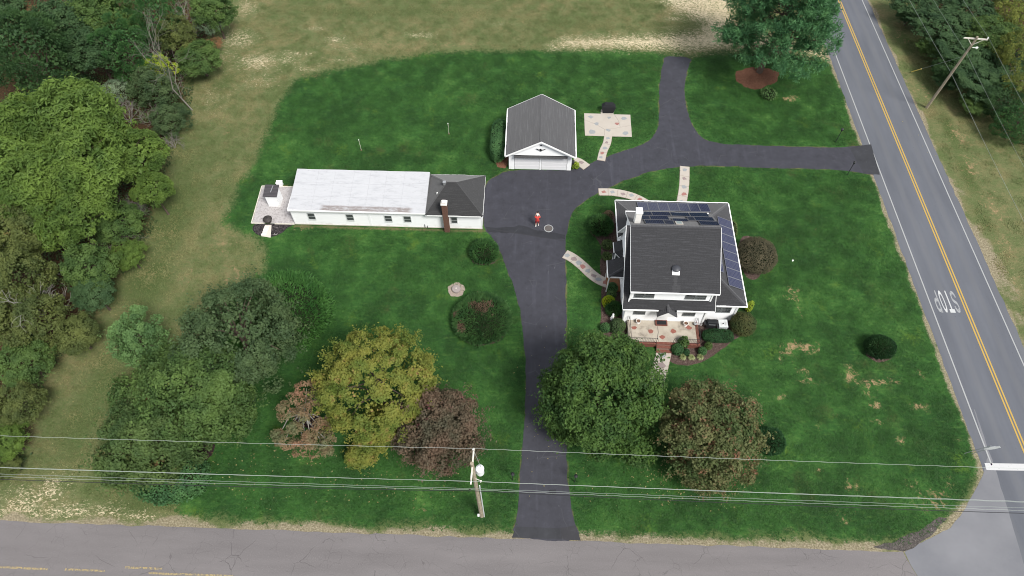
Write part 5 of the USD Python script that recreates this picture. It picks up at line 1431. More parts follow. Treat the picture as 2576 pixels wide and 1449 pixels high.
def dome_bush(name, label, x, y, rpx, hgt, mat, n=3500, size=.10, seed=1, ypx=None, p=2.0, spike=1.0, cat="shrub", group=None, aspect=.4, ragged=.05, base_z=0.0, rot=0.0, leaf=False, patches=()):
    """A low dense bush: leaves standing out of a (super)ellipsoid dome over a dark twig core. x, y = the middle of the dome in the picture."""
    c = W(x, y, base_z + hgt * .45); rx = metres(rpx, c); ry = rx if ypx is None else ypx
    base = np.array([c[0], c[1], base_z]); r = np.random.default_rng(seed)
    t = thing(name, label, cat, base, group)
    d = rand_dirs(int(n * 1.9), r); d = d[d[:, 2] > -.25][:n]
    q = (np.abs(d) ** p).sum(1) ** (-1 / p); d2 = d * q[:, None]
    lump = 1 + ragged * 2.2 * (meshkit.fbm(d * 2.6 + seed, 3, seed) - .5) + r.uniform(-ragged, ragged * .6, len(d))
    P = d2 * [rx, ry, hgt * .62] * lump[:, None]
    cs, sn = math.cos(rot), math.sin(rot); Rm = np.array([[cs, -sn, 0], [sn, cs, 0], [0, 0, 1]])
    P = (P @ Rm.T) + base + [0, 0, hgt * .38]; P[:, 2] = np.maximum(P[:, 2], base_z + .02)
    dn = d @ Rm.T
    mb = MB()
    if patches:
        dead_ = np.zeros(len(P), bool)
        for (u, v, w_, rr) in patches:
            k = np.array([u, v, w_]) / np.linalg.norm([u, v, w_]); dead_ |= np.linalg.norm(dn - k, axis=1) + r.normal(size=len(P)) * .05 < rr
        md = MB(); ax = dn[dead_] * .8 + r.normal(size=(dead_.sum(), 3)) * .4
        leaf_mesh(md, P[dead_] - dn[dead_] * .05, np.cross(ax, r.normal(size=ax.shape)), size * 1.6, r, aspect, ax)
        md.build("dead_foliage", F["browned"], t, label="browned dead patches"); P, dn = P[~dead_], dn[~dead_]
    if leaf:
        leaf_mesh(mb, P, dn + r.normal(size=dn.shape) * .6 + [0, 0, .2], size, r, .7)
    else:
        ax = dn * spike + r.normal(size=dn.shape) * .38 + [0, 0, .3]
        leaf_mesh(mb, P, np.cross(ax, r.normal(size=ax.shape)), size * 1.8, r, aspect, ax)
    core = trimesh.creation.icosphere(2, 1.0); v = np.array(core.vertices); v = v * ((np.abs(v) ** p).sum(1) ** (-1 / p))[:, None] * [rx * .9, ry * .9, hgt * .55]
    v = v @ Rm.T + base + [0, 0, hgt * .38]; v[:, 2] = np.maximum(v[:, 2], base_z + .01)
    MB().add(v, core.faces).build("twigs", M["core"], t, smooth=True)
    mb.build("foliage", F[mat], t)
    return t


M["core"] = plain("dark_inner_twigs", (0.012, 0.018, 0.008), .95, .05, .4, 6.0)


def bare_branches(mb, p, d, L, r0, depth, rg, spread=.55, up=.15):
    q = p + d * L
    mid = (p + q) / 2 + rg.normal(size=3) * L * .05
    mb.tube([p, mid, q], [r0, r0 * .85, r0 * .66], 4 if depth < 2 else 5, caps=False)
    if depth == 0:
        return
    for k in range(rg.integers(2, 4)):
        nd = d + rg.normal(size=3) * spread + [0, 0, up]; nd /= np.linalg.norm(nd)
        bare_branches(mb, q if k else mid, nd, L * rg.uniform(.62, .85), r0 * .62, depth - 1, rg, spread, up)


def bare_tree(name, label, x, y, hgt, r0, seed, depth=5, spread=.5, up=.12, lean=(0, 0), mat="bark_grey", frac=.33, cat="bare tree", multi=1, minr=None):
    base = W(x, y); t = thing(name, label, cat, base); rg = np.random.default_rng(seed); mb = MB()
    for k in range(multi):
        d = np.array([lean[0] + (rg.normal() * .45 if multi > 1 else 0), lean[1] + (rg.normal() * .45 if multi > 1 else 0), 1.0]); d /= np.linalg.norm(d)
        bare_branches(mb, base + [0, 0, -.05], d, hgt * frac, r0, depth, rg, spread, up)
    mb.build("branches", M[mat], t)
    return t


# ------------------------------------------------------------------ grass: blades in patches, uncountable
def mat_blades(name, stops, mul):
    g = G(name)
    r = g.n("geometry", "random_per_island"); o = g.n("object_info", "random")
    p = g.noise(0.55, 5.0, 0.6); b = g.noise(0.16, 4.0, 0.55)
    f = g.math("add", g.math("multiply", r, 0.42), g.math("add", g.math("multiply", p, 0.45), g.math("add", g.math("multiply", b, 0.40), g.math("multiply", g.math("subtract", o, 0.5), 0.10))))
    c = g.ramp(g.math("subtract", f, 0.12), stops)
    c = g.dim(c, mul)
    bs = g.n("principled_bsdf", "BSDF", base_color=c, roughness=0.6, specular_ior_level=0.2)
    t = g.n("translucent_bsdf", "BSDF", color=c)
    return g.end(g.n("mix_closure", "closure", closure1=bs, closure2=t, fac=0.3))


M["blades"] = mat_blades("lawn_blades", [(0.25, (0.014, 0.046, 0.014)), (0.45, (0.028, 0.090, 0.026)), (0.62, (0.052, 0.132, 0.036)), (0.85, (0.13, 0.205, 0.062))], (1.70, 1.54, 1.08))
M["dry_blades"] = mat_blades("dry_field_blades", [(0.25, (0.055, 0.090, 0.032)), (0.42, (0.110, 0.132, 0.060)), (0.6, (0.19, 0.165, 0.095)), (0.85, (0.36, 0.28, 0.19))], (1.95, 1.55, 1.50))


def grass_patch(R, n, length, seed):
    r = np.random.default_rng(seed); q = rand_dirs(n, r)[:, :2] * np.sqrt(r.uniform(0, 1, (n, 1))) * R; mb = MB()
    ax = np.c_[r.normal(size=(n, 2)) * .8, np.full(n, .42)]; ax /= np.linalg.norm(ax, axis=1, keepdims=True)
    side = np.cross(ax, [0, 0, 1]); side /= np.linalg.norm(side, axis=1, keepdims=True)
    L = length * r.uniform(.6, 1.3, (n, 1)); wd = L * .13; b = np.c_[q, np.zeros(n)]
    v = np.stack([b - side * wd, b + side * wd, b + ax * L * [1, 1, .8]], 1).reshape(-1, 3)
    return mb.add(v, np.arange(3 * n).reshape(-1, 3))


def grass(name, label, pts, small, mat, length, n_big, n_small, seed):
    pi = UsdGeom.PointInstancer.Define(stage, "/World/" + name); r = np.random.default_rng(seed); protos = []
    for k in range(6):
        pth = f"/World/{name}/{'patch' if k < 3 else 'tuft'}" + (f"_{k % 3:03d}" if k % 3 else "")
        v, f = grass_patch(.75 if k < 3 else .20, n_big if k < 3 else n_small, length, seed * 10 + k).arrays()
        usdkit.mesh(stage, pth, (v, f), M[mat]); protos.append(pth)
    P = np.r_[pts, small]; n = len(P); big = np.arange(n) < len(pts)
    pi.CreatePrototypesRel().SetTargets(protos)
    pi.CreateProtoIndicesAttr(Vt.IntArray.FromNumpy((r.integers(0, 3, n) + np.where(big, 0, 3)).astype(np.int32)))
    pi.CreatePositionsAttr(Vt.Vec3fArray.FromNumpy(np.c_[P, np.full(n, .002)].astype(np.float32)))
    an = r.uniform(0, np.pi, n)
    pi.CreateOrientationsAttr(Vt.QuathArray([Gf.Quath(float(math.cos(a)), 0, 0, float(math.sin(a))) for a in an]))
    s_ = r.uniform(.85, 1.2, n).astype(np.float32); pi.CreateScalesAttr(Vt.Vec3fArray.FromNumpy(np.c_[s_, s_, s_]))
    tag(pi, label, "grass", kind="stuff")


PAVED = shapely.union_all([drv_poly, main.buffer(.3), side.buffer(.28), junc.buffer(.2), Polygon(pat).buffer(.02), Polygon(pad), Polygon([(hx0 - .2, hf - .2), (wx1 + .1, hf - .2), (wx1 + .1, wr + .1), (hx0 - .2, wr + .1)]), sbox(9.3, 28.8, 15.8, 32), sbox(gx0, gyf, gx1, gyb), sbox(ax0, ayf - .35, ax1, ayb + .1), padp] + NOGRASS)
shapely.prepare(PAVED)
lawn_s = Polygon(lawn_poly).buffer(0)
def jitter_grid(poly, step, seed):
    r = np.random.default_rng(seed); x0, y0, x1, y1 = poly.bounds
    X, Y = np.meshgrid(np.arange(x0, x1, step), np.arange(y0, y1, step)); q = np.c_[X.ravel(), Y.ravel()] + r.uniform(-.45, .45, (X.size, 2)) * step
    return q[shapely.contains_xy(poly, q[:, 0], q[:, 1])]
core_l = lawn_s.buffer(-.7).difference(PAVED.buffer(.72)); rim_l = lawn_s.buffer(.25).difference(core_l).difference(PAVED.buffer(.12))
q1 = jitter_grid(core_l, .80, 1); q2 = jitter_grid(rim_l, .34, 2)
dl = shapely.distance(lawn_s.exterior, shapely.points(q2)); q2 = q2[(dl > .5) | (np.random.default_rng(4).uniform(0, 1, len(q2)) < .75)]
def at_grid(arr, q):
    i = np.clip(((q[:, 1] - gy[0]) / .32).round().astype(int), 0, ny - 1); j = np.clip(((q[:, 0] - gx[0]) / .32).round().astype(int), 0, nx - 1)
    return arr[i * nx + j]
q4 = jitter_grid(core_l, .36, 8); rr = np.random.default_rng(9)
thin = at_grid(dead_v, q1) > .22; q1 = q1[~thin]
d4 = at_grid(dead_v, q4); n4_ = meshkit.fbm(np.c_[q4 * 1.5, np.zeros(len(q4))], 3, 12); q4 = q4[(d4 > .20) & (d4 * .9 + (n4_ - .5) * 1.8 < .42)]
q2 = np.r_[q2, q4]
keep = meshkit.fbm(np.c_[q1 * .8, np.zeros(len(q1))], 3, 5) > .30
grass("lawn_grass", "short green lawn grass", q1[keep], q2, "blades", .17, 150, 11, 3)
view_s = Polygon(px([(-80, -60), (2656, -60), (2656, 1420), (-80, 1420)])).difference(lawn_s.buffer(.2))
woods_s = shapely.union_all([Polygon(px(woods_px)).buffer(-1.5), Polygon(px(woods_r_px)).buffer(-1.5)])
core_f = view_s.difference(woods_s).difference(PAVED.buffer(.8)); q3 = jitter_grid(core_f, .95, 6)
near = inside(q3, gravel) | ((at_grid(dead_v, q3) > .30) & (rr.uniform(0, 1, len(q3)) < .7)) | (at_grid(sand_v, q3) > .33) | ((q3[:, 0] > 44) & (rr.uniform(0, 1, len(q3)) < .5)); q3 = q3[~near]
q5 = jitter_grid(core_f, .5, 16); s5 = at_grid(sand_v, q5); q5 = q5[(s5 > .30) & (s5 < 1.0) & (rr.uniform(0, 1, len(q5)) < .35)]
grass("field_grass", "thin dry field grass", q3, q5, "dry_blades", .20, 85, 9, 4)

# ------------------------------------------------------------------ trees of the yard
tree("shade_tree", "large dense fresh green tree overhanging the driveway", 1511, 985, 5.6, 147, "green_oak", 85, 1.15, 36000, .23, 3, .98, uneven=.30, zmin=-.75, fill=.10, flat=.6, extra=[(1420, 1080, 2.2, 32, 1800), (1600, 1130, 2.6, 45, 2500)])
tree("red_brown_tree", "broad tree turning red-brown, right of the green shade tree", 1787, 1098, 4.5, 124, "redbrown", 95, .85, 28000, .22, 4, 1.12, uneven=.26, zmin=-.9, flat=.9)
tree("yellow_maple", "large yellow-green maple with orange tips in cauliflower clumps", 950, 962, 5.2, 146, "yellowgreen", 105, .72, 34000, .19, 5, .88, uneven=.16, zmin=-.45, flat=.45, fill=.06, extra=[(910, 1138, 1.4, 38, 2600), (950, 1085, 2.2, 60, 4000)])
tree("dark_red_tree", "dark red-leaved tree beside the utility pole", 1102, 1080, 3.8, 108, "darkred", 80, .8, 24000, .19, 6, 1.0, uneven=.22, zmin=-.8, flat=.9)
# sparse orange tree: visible limbs, a few leaf clumps
c = W(775, 1062); t5 = thing("orange_tree", "sparse orange-leaved tree with pale bare limbs showing", "tree", c)
rg = np.random.default_rng(12)
tops = [(770, 975, 4.6, 26), (745, 1005, 4.4, 22), (800, 1000, 4.4, 20), (720, 1035, 4.0, 24), (758, 1040, 4.6, 26), (715, 1110, 3.0, 26), (760, 1122, 2.8, 30), (785, 1130, 2.4, 30), (820, 1105, 2.8, 24), (830, 1062, 3.2, 16), (800, 1068, 3.8, 14), (740, 1075, 3.8, 18), (822, 1135, 2.0, 16), (700, 1095, 3.0, 14), (780, 1100, 3.4, 20)]
mbl = MB()
MB().tube([c, c + [.05, .1, 1.2], c + [0, .25, 2.4]], [.17, .13, .10], 8).build("trunk", M["bark_grey"], t5)
for i, (x, y, z, rp_) in enumerate(tops):
    q = W(x, y, z); rr = metres(rp_, q)
    m2, _ = lobed_crown(q, rr, rr * .8, 10, .36, 480 if i not in (1, 10) else 220, .17, 200 + i, zmin=-.8, fill=.05); mbl.add(*m2.arrays())
    s = c + [0, .2, 1.2 + 1.2 * rg.random()]
    MB().tube([s, s * .5 + q * .5 + [0, 0, .35] + rg.normal(size=3) * .2, q + [0, 0, -.15]], [.075, .05, .02], 5).build("limb", M["bark_pale"], t5)
mbl.build("crown", F["orange"], t5)

tree("grey_green_tree", "tall grey-green tree at the back of the left tree group", 605, 850, 4.8, 150, "greygreen", 120, .80, 26000, .21, 14, .9, uneven=.28, zmin=-.6)
tree("mid_green_tree", "mid green tree with yellowing tips in the left tree group", 500, 990, 4.8, 128, "midgreen", 105, .8, 24000, .22, 15, .95, uneven=.3, zmin=-.7, extra=[(330, 985, 2.8, 50, 1800), (570, 1040, 3.0, 70, 3500), (405, 925, 3.2, 48, 1800), (450, 900, 3.4, 50, 1800)])
tree("olive_tree", "olive tree with rusty outer leaves nearest the bottom road, left group", 375, 1110, 3.4, 116, "rustytip", 95, .7, 20000, .21, 16, .95, uneven=.3, zmin=-.7, extra=[(290, 1190, 1.6, 40, 1400), (480, 1120, 2.2, 50, 2200)])
tree("sapling_tree", "pale green ragged young tree standing left of the tree group", 352, 858, 3.2, 60, "sapling", 46, .52, 7000, .19, 17, 1.35, uneven=.5, zmin=-.9, extra=[(345, 790, 3.6, 30, 900), (310, 835, 3.0, 26, 700), (395, 885, 2.0, 30, 800)])
dome_bush("low_shrub", "low dark green spreading shrub at the tip of the left tree group", 430, 1200, 88, 1.15, "hedge", 6500, .17, 18, ypx=2.0, leaf=True, ragged=.20)
dome_bush("weeping_conifer", "wide low weeping evergreen mound behind the left tree group", 700, 785, 122, 2.2, "weeping", 11000, .22, 19, ypx=4.0, spike=.8, ragged=.22, aspect=.26)
dome_bush("yew_mound", "wide flattened yew mound with brown dead patches near the driveway", 1212, 800, 72, 1.75, "mound", 6500, .17, 20, spike=1.0, ragged=.11, aspect=.26, patches=[(0, .25, 1, .26), (-.35, .45, 1, .16), (.3, .5, 1, .15), (-.75, -.5, .55, .22), (-.95, .1, .4, .14)])
dome_bush("round_yew", "round spiky yew bush beside the driveway bend", 1218, 632, 34, 1.35, "yew", 1500, .24, 21, spike=1.3, ragged=.09, aspect=.20)
dome_bush("clipped_bush", "clipped round dark bush with yellow flecks near the main road", 2214, 872, 37, 1.45, "boxyellow", 4200, .075, 22, spike=.6, ragged=.10, aspect=.6, ypx=1.12)
dome_bush("clipped_bush", "clipped round dark green bush right of the red-brown tree", 1937, 1108, 37, 1.4, "boxwood", 4200, .075, 23, spike=.6, ragged=.10, aspect=.6, ypx=1.12)
dome_bush("garage_hedge", "tall leafy hedge along the left wall of the garage", 1254, 352, 20, 1.9, "hedge", 7000, .13, 24, ypx=2.75, p=3.0, leaf=True, ragged=.06, cat="hedge")
dome_bush("brown_shrub", "large rounded purple-brown shrub against the right side of the house", 1903, 642, 50, 2.6, "brownshrub", 9000, .10, 25, leaf=True, ragged=.09)
# ------------------------------------------------------------------ planting round the house
dome_bush("round_yew", "dark yew bush at the left rear corner of the house", 1511, 566, 30, 1.3, "yew", 1500, .20, 26, spike=1.2, aspect=.22, ragged=.1)
dome_bush("azalea", "small pinkish-brown shrub behind the dark yew", 1531, 540, 11, .9, "azalea", 900, .10, 27, leaf=True, ragged=.15)
dome_bush("perennial", "spent green and straw perennials in front of the side bay window", 1528, 615, 14, .6, "perennial", 900, .12, 28, leaf=True, ragged=.3)
dome_bush("perennial", "straw-tipped perennials above the side porch roof", 1527, 645, 12, .5, "perennial", 800, .12, 29, leaf=True, ragged=.3)
dome_bush("topiary_ball", "clipped green globe bush by the side porch steps", 1540, 724, 14, 1.1, "hedge", 1500, .07, 30, leaf=True, ragged=.04)
dome_bush("leafy_shrub", "light green leafy shrub between the globe bush and the lime ball", 1539, 741, 11, .7, "sapling", 700, .12, 31, leaf=True, ragged=.2)
dome_bush("lime_bush", "bright lime-yellow ball bush at the front left house corner", 1531, 759, 16, 1.0, "limeball", 1700, .07, 32, spike=.7, aspect=.5)
dome_bush("round_yew", "spreading dark yew beside the lime-yellow ball bush", 1544, 776, 20, 1.0, "yew", 1600, .14, 33, spike=1.0, aspect=.28, ragged=.1)
dome_bush("boxwood", "small round green bush at the bed edge left of the porch", 1523, 824, 13, .8, "hedge", 1000, .08, 34, leaf=True)
dome_bush("boxwood", "dark rounded shrub hugging the left end of the porch", 1553, 820, 20, 1.1, "greygreen", 1800, .10, 35, leaf=True, ragged=.12)
dome_bush("boxwood", "rounded bush just right of the brick steps", 1704, 878, 15, 1.0, "hedge", 1500, .075, 36, leaf=True)
dome_bush("rhododendron", "broad-leaved shrub growing up through the front railing", 1718, 862, 12, 1.35, "midgreen", 420, .24, 37, leaf=True, ragged=.3)
dome_bush("boxwood", "low dark bush between the steps bush and the black mulch", 1726, 886, 9, .6, "boxwood", 600, .08, 38, leaf=True)
dome_bush("boxwood", "small bright green bush below the low hedge", 1782, 870, 10, .7, "midgreen", 800, .08, 39, leaf=True)
dome_bush("boxwood", "small round dark bush above the pale grass clumps", 1767, 883, 11, .7, "hedge", 800, .075, 40, leaf=True)
dome_bush("low_hedge", "low dark hedge in front of the grill and air conditioner", 1806, 845, 38, .85, "boxwood", 3600, .09, 41, ypx=.62, p=3.0, leaf=True, cat="hedge", ragged=.07)
dome_bush("bronze_shrub", "large bronze-tinged rounded shrub at the front right house corner", 1870, 814, 31, 1.9, "brownred", 5200, .10, 42, leaf=True, ragged=.08)
dome_bush("yellow_shrub", "narrow yellowish shrub at the right front eave corner", 1885, 772, 8, 1.6, "lime", 700, .11, 43, leaf=True, ragged=.2)
dome_bush("leafy_shrub", "small rose shrub along the right wall beside the solar roof", 1846, 575, 8, 1.0, "perennial", 600, .10, 44, leaf=True, ragged=.25, ypx=.9)
dome_bush("garage_shrub", "small yellow-green shrub at the right front corner of the garage", 1448, 416, 9, .7, "lime", 800, .09, 45, leaf=True, ragged=.2)
dome_bush("young_shrub", "small yellowish leafy sprout below the pine needle ring", 1935, 236, 18, .9, "sapling", 700, .16, 46, leaf=True, ragged=.35)


def grass_clump(x, y, label, seed):
    b = W(x, y); t = thing("ornamental_grass", label, "grass clump", b, "pale grass clumps before the porch"); r = np.random.default_rng(seed); n = 170
    an = r.uniform(0, 6.28, n); out = r.uniform(.12, .42, n); hh = r.uniform(.22, .42, n); mb = MB()
    for i in range(n):
        d = np.array([math.cos(an[i]), math.sin(an[i]), 0]); s = np.array([-d[1], d[0], 0]) * .014
        p0, p1, p2 = b + d * .04, b + d * out[i] * .6 + [0, 0, hh[i]], b + d * out[i] + [0, 0, hh[i] * .75]
        mb.add([p0 - s, p0 + s, p1 + s, p1 - s, p2], [[0, 1, 2], [0, 2, 3], [3, 2, 4]])
    mb.build("blades", F["grassy"], t)


grass_clump(1717, 901, "pale variegated grass clump nearest the brick steps", 1); grass_clump(1738, 902, "pale variegated grass clump, middle of three", 2); grass_clump(1760, 901, "pale variegated grass clump farthest right of three", 3)

# ------------------------------------------------------------------ the big pine
def pine(name, label, base, H, R, seed, nb=90, lean=(0, 0), tuft=.34, per=15, needles=16, mat="pine"):
    t = thing(name, label, "pine tree", base); r = np.random.default_rng(seed)
    top = base + np.array([lean[0], lean[1], H])
    tr_ = MB().tube([base, base * .6 + top * .4, top], [.36 * H / 15, .24 * H / 15, .04], 9)
    mb = MB(); C, D = [], []
    for i in range(nb):
        f = .17 + .82 * (i + r.uniform(-.3, .3)) / nb
        o = base + (top - base) * f; th = i * 2.4 + r.uniform(-.5, .5)
        L = R * (1 - .80 * max(0, f - .12) ** 1.15) * r.uniform(.68, 1.1) * (0.82 if f < .12 else 1)
        d = np.array([math.cos(th), math.sin(th), .05 + .5 * f]); e1 = o + d * L * .55; e2 = o + d * L + [0, 0, .02 * L]
        tr_.tube([o, e1, e2], [.085 * (1 - f) + .03, .05 * (1 - f) + .02, .012], 4)
        for k in range(per):
            u = r.uniform(.40, 1.06); q = o + (e2 - o) * u + np.cross(d, [0, 0, 1]) * r.normal() * L * .15 * (1.05 - abs(u - .75)) + [0, 0, abs(r.normal()) * .16 - .05]
            C.append(q); D.append(d * .8 + [0, 0, .3] + r.normal(size=3) * .4)
    C, D = np.array(C), np.array(D); ii = np.repeat(np.arange(len(C)), needles)
    ax = D[ii] * .55 + r.normal(size=(len(ii), 3)) * .6; ax /= np.linalg.norm(ax, axis=1, keepdims=True)
    P = C[ii] + ax * tuft * r.uniform(.25, .85, (len(ii), 1)) + r.normal(size=(len(ii), 3)) * tuft * .30
    leaf_mesh(mb, P, np.cross(ax, r.normal(size=ax.shape)), tuft * .85, r, .30, ax)
    tr_.build("trunk", M["bark"], t); mb.build("needles", F[mat], t)
    return t


pine("white_pine", "huge spreading pine beside the main road, top cut by the frame", W(1910, 181), 15.5, 7.4, 50, nb=92, lean=(1.2, -.3), per=40, needles=17, tuft=.42)

# ------------------------------------------------------------------ the woods: a few kinds built once, each tree its own thing
KIND = {}
SPEC = {  # kind: (material, clumps, clump radius, leaves, leaf size, height factor, more)
    "walnut": ("walnut", 58, .95, 11500, .40, .8, dict(uneven=.34, zmin=-.5, flat=.8, aspect=.36)),
    "walnut_low": ("walnut", 44, .85, 8500, .40, .7, dict(uneven=.42, zmin=-.4, flat=.8, aspect=.34)),
    "evergreen": ("darkgreen", 80, .70, 13000, .24, 1.35, dict(uneven=.22, zmin=-.8, spike=.7, aspect=.42)),
    "dark_broadleaf": ("bluegreen", 62, .85, 11000, .30, .95, dict(uneven=.34, zmin=-.6)),
    "green_broadleaf": ("midgreen", 62, .85, 11000, .28, .95, dict(uneven=.34, zmin=-.6)),
    "olive_broadleaf": ("olive", 60, .85, 11000, .28, .9, dict(uneven=.36, zmin=-.6)),
    "cedar": ("yew", 60, .65, 10000, .26, 1.45, dict(uneven=.30, zmin=-.8, spike=.9, aspect=.34)),
    "rust": ("rust", 40, .8, 5000, .26, .9, dict(uneven=.4, zmin=-.6)),
    "silver_shrub": ("silver", 40, .8, 5000, .24, .85, dict(uneven=.3, zmin=-.5)),
    "grey_shrub": ("greygreen", 56, .8, 9000, .26, .9, dict(uneven=.3, zmin=-.6)),
    "lime_shrub": ("lime", 36, .8, 4200, .28, .9, dict(uneven=.45, zmin=-.6)),
    "golden": ("gold", 40, .75, 4000, .30, .9, dict(uneven=.5, zmin=-.7)),
}


def wood_tree(kind, name, label, x, y, zc, rpx, seed, cat="tree"):
    c = W(x, y, zc); R = metres(rpx, c); base = (c[0], c[1], 0.0); r = np.random.default_rng(seed); rz = r.uniform(0, 360)
    mt, nl, lr, nleaf, size, hf, kw = SPEC[kind]
    key = kind
    if key not in KIND:
        R0 = 4.0; z0 = R0 * hf + .8
        t = thing(name, label, cat, base, "trees of the wood", rz=0)
        o = np.array(base); cc = o + [0, 0, zc / max(R / R0, .01)]
        s = R / R0
        mb, cen = lobed_crown(cc, R0, R0 * hf, nl, lr, nleaf, size, seed, **kw)
        trunk_mesh(o, cc + [0, 0, .8], .2, .07, cen[r.permutation(len(cen))[:10]], seed).build("trunk", M["bark"], t)
        mb.build("crown", F[mt], t)
        KIND[key] = (t, zc / s)
        x_ = UsdGeom.Xformable(stage.GetPrimAtPath(t)); x_.GetOrderedXformOps()[2].Set(Gf.Vec3f(s, s, s))
        return
    src, zc0 = KIND[key]; s = R / 4.0
    copy_of(src, name, label, cat, base, rz, (s, s, max(zc, .6) / zc0), "trees of the wood")


L_ = wood_tree
L_("walnut", "walnut_tree", "bright yellow-green tree crown, largest at the wood's edge facing the field", 185, 305, 7.5, 118, 61)
L_("walnut", "walnut_tree", "bright yellow-green crown on the left frame edge, upper one", 52, 345, 7.5, 92, 62)
L_("walnut", "walnut_tree", "bright yellow-green crown just below the largest one", 205, 425, 7.0, 112, 63)
L_("walnut", "walnut_tree", "bright yellow-green crown on the left frame edge, lower one", 65, 455, 7.5, 108, 64)
L_("walnut_low", "walnut_tree", "yellow-green boughs reaching out over the field strip", 335, 400, 5.0, 80, 65)
L_("walnut_low", "walnut_tree", "yellow-green boughs over the brown thicket nearest the pebble pad", 385, 480, 3.6, 48, 66)
L_("walnut_low", "walnut_tree", "yellow-green lower boughs left of the brown bare thicket", 175, 545, 5.5, 92, 67)
L_("walnut_low", "walnut_tree", "small bright green tree at the wood's edge below the bare thicket", 325, 640, 2.2, 40, 68)
L_("evergreen", "evergreen_tree", "large dense dark evergreen above the walnut crowns", 85, 150, 6.0, 104, 70)
L_("dark_broadleaf", "broadleaf_tree", "blue-green tree in the top left corner", 15, 45, 7.0, 66, 71)
L_("dark_broadleaf", "broadleaf_tree", "dark blue-green tree right of the rust-coloured one", 150, 60, 6.0, 74, 72)
L_("dark_broadleaf", "broadleaf_tree", "dark tree between the evergreen and the feathery cedar", 232, 118, 5.0, 72, 73)
L_("cedar", "cedar_tree", "feathery dark cedar in the middle of the upper wood", 320, 130, 4.5, 70, 74)
L_("cedar", "cedar_tree", "feathery green cedar at the top edge of the wood", 390, 50, 5.0, 62, 75)
L_("green_broadleaf", "broadleaf_tree", "green tree at the top edge left of the cedar", 260, 35, 6.0, 72, 76)
L_("rust", "rust_tree", "small rust-orange tree near the top left corner", 82, 38, 6.5, 30, 77)
L_("rust", "rust_tree", "reddish shrub behind the tall bare tree", 540, 108, 1.8, 22, 78, "shrub")
L_("green_broadleaf", "broadleaf_tree", "green tree at the top right end of the left wood", 535, 25, 4.0, 55, 79)
L_("silver_shrub", "silvery_shrub", "pale silvery shrub at the wood's edge by the sandy patch", 522, 56, 3.0, 38, 80, "shrub")
L_("green_broadleaf", "broadleaf_tree", "dark green bush behind the bare tree's top", 500, 145, 2.6, 55, 81)
L_("olive_broadleaf", "olive_tree", "yellowish olive tree behind the bare tree", 440, 85, 4.0, 48, 82)
L_("lime_shrub", "lime_shrub", "lime-yellow sprays in the wood's shady gap", 400, 175, 3.0, 40, 83, "shrub")
L_("grey_shrub", "grey_shrub", "blue-grey rounded shrub left of the bare tree's trunk", 385, 222, 2.8, 58, 84, "shrub")
L_("silver_shrub", "silvery_shrub", "pale olive shrub beside the dark gap in the wood", 292, 228, 1.8, 40, 85, "shrub")
L_("grey_shrub", "grey_shrub", "grey-green bush at the foot of the bare tree", 430, 300, 2.0, 48, 86, "shrub")
L_("olive_broadleaf", "olive_tree", "olive crown below the yellow-green crowns at the left edge", 45, 585, 5.5, 86, 87)
L_("olive_broadleaf", "olive_tree", "olive crown left of the white dead tree", 38, 690, 6.0, 78, 88)
L_("green_broadleaf", "broadleaf_tree", "dark green tree right of the white dead tree", 222, 672, 4.0, 62, 89)
L_("dark_broadleaf", "broadleaf_tree", "blue-green bush at the wood's edge facing the young tree", 235, 735, 3.0, 52, 90)
L_("olive_broadleaf", "olive_tree", "olive bush round the forked white branches", 70, 800, 4.6, 82, 91)
L_("olive_broadleaf", "olive_tree", "olive edge bush opposite the pale young tree", 190, 840, 2.6, 58, 92)
L_("green_broadleaf", "broadleaf_tree", "green bush on the lower wood edge", 60, 905, 3.0, 70, 93)
L_("olive_broadleaf", "olive_tree", "yellow-tinged olive bush above the wires at left", 42, 1020, 2.8, 62, 94)
L_("walnut_low", "walnut_tree", "yellow-green bush under the upper wire at the left edge", 18, 1105, 2.2, 52, 95)
L_("olive_broadleaf", "olive_tree", "small olive bush beside the lower wires at the left edge", 15, 1175, 1.3, 36, 96)
L_("green_broadleaf", "broadleaf_tree", "green bush tucked under the walnut boughs by the brown thicket", 290, 560, 2.8, 60, 97)
# right-hand wood
L_("dark_broadleaf", "broadleaf_tree", "dark blue-green tree at the top edge right of the main road", 2300, 12, 2.5, 55, 101)
L_("dark_broadleaf", "broadleaf_tree", "dark blue-green tree under the left wire of the roadside pole", 2365, 62, 2.8, 68, 102)
L_("dark_broadleaf", "broadleaf_tree", "dark green crown at the top edge above the pole's crossarm", 2440, 25, 3.1, 68, 103)
L_("green_broadleaf", "broadleaf_tree", "green crown just behind the pole's crossarm", 2495, 85, 3.1, 64, 104)
L_("dark_broadleaf", "broadleaf_tree", "dark crown behind the middle of the roadside pole", 2420, 135, 2.5, 66, 105)
L_("evergreen", "evergreen_tree", "dark evergreen left of the pole over the dry verge", 2395, 175, 1.7, 53, 106)
L_("dark_broadleaf", "broadleaf_tree", "dark tree right of the pole between the wires", 2468, 205, 2.5, 68, 107)
L_("evergreen", "evergreen_tree", "dark evergreen under the right-hand wires", 2512, 250, 2.1, 55, 108)
L_("golden", "golden_tree", "golden-yellow tree in the top right corner", 2552, 30, 3.7, 53, 109)
L_("golden", "golden_tree", "golden leafed branches right of the pole's crossarm", 2560, 125, 3.7, 48, 110)
L_("golden", "golden_tree", "bright yellow tree on the right frame edge", 2568, 215, 3.1, 46, 111)
L_("cedar", "cedar_tree", "green pine at the right frame edge beyond the dry verge", 2560, 312, 2.1, 57, 112)
L_("dark_broadleaf", "broadleaf_tree", "dark tree behind the golden branches", 2535, 160, 1.9, 66, 113)

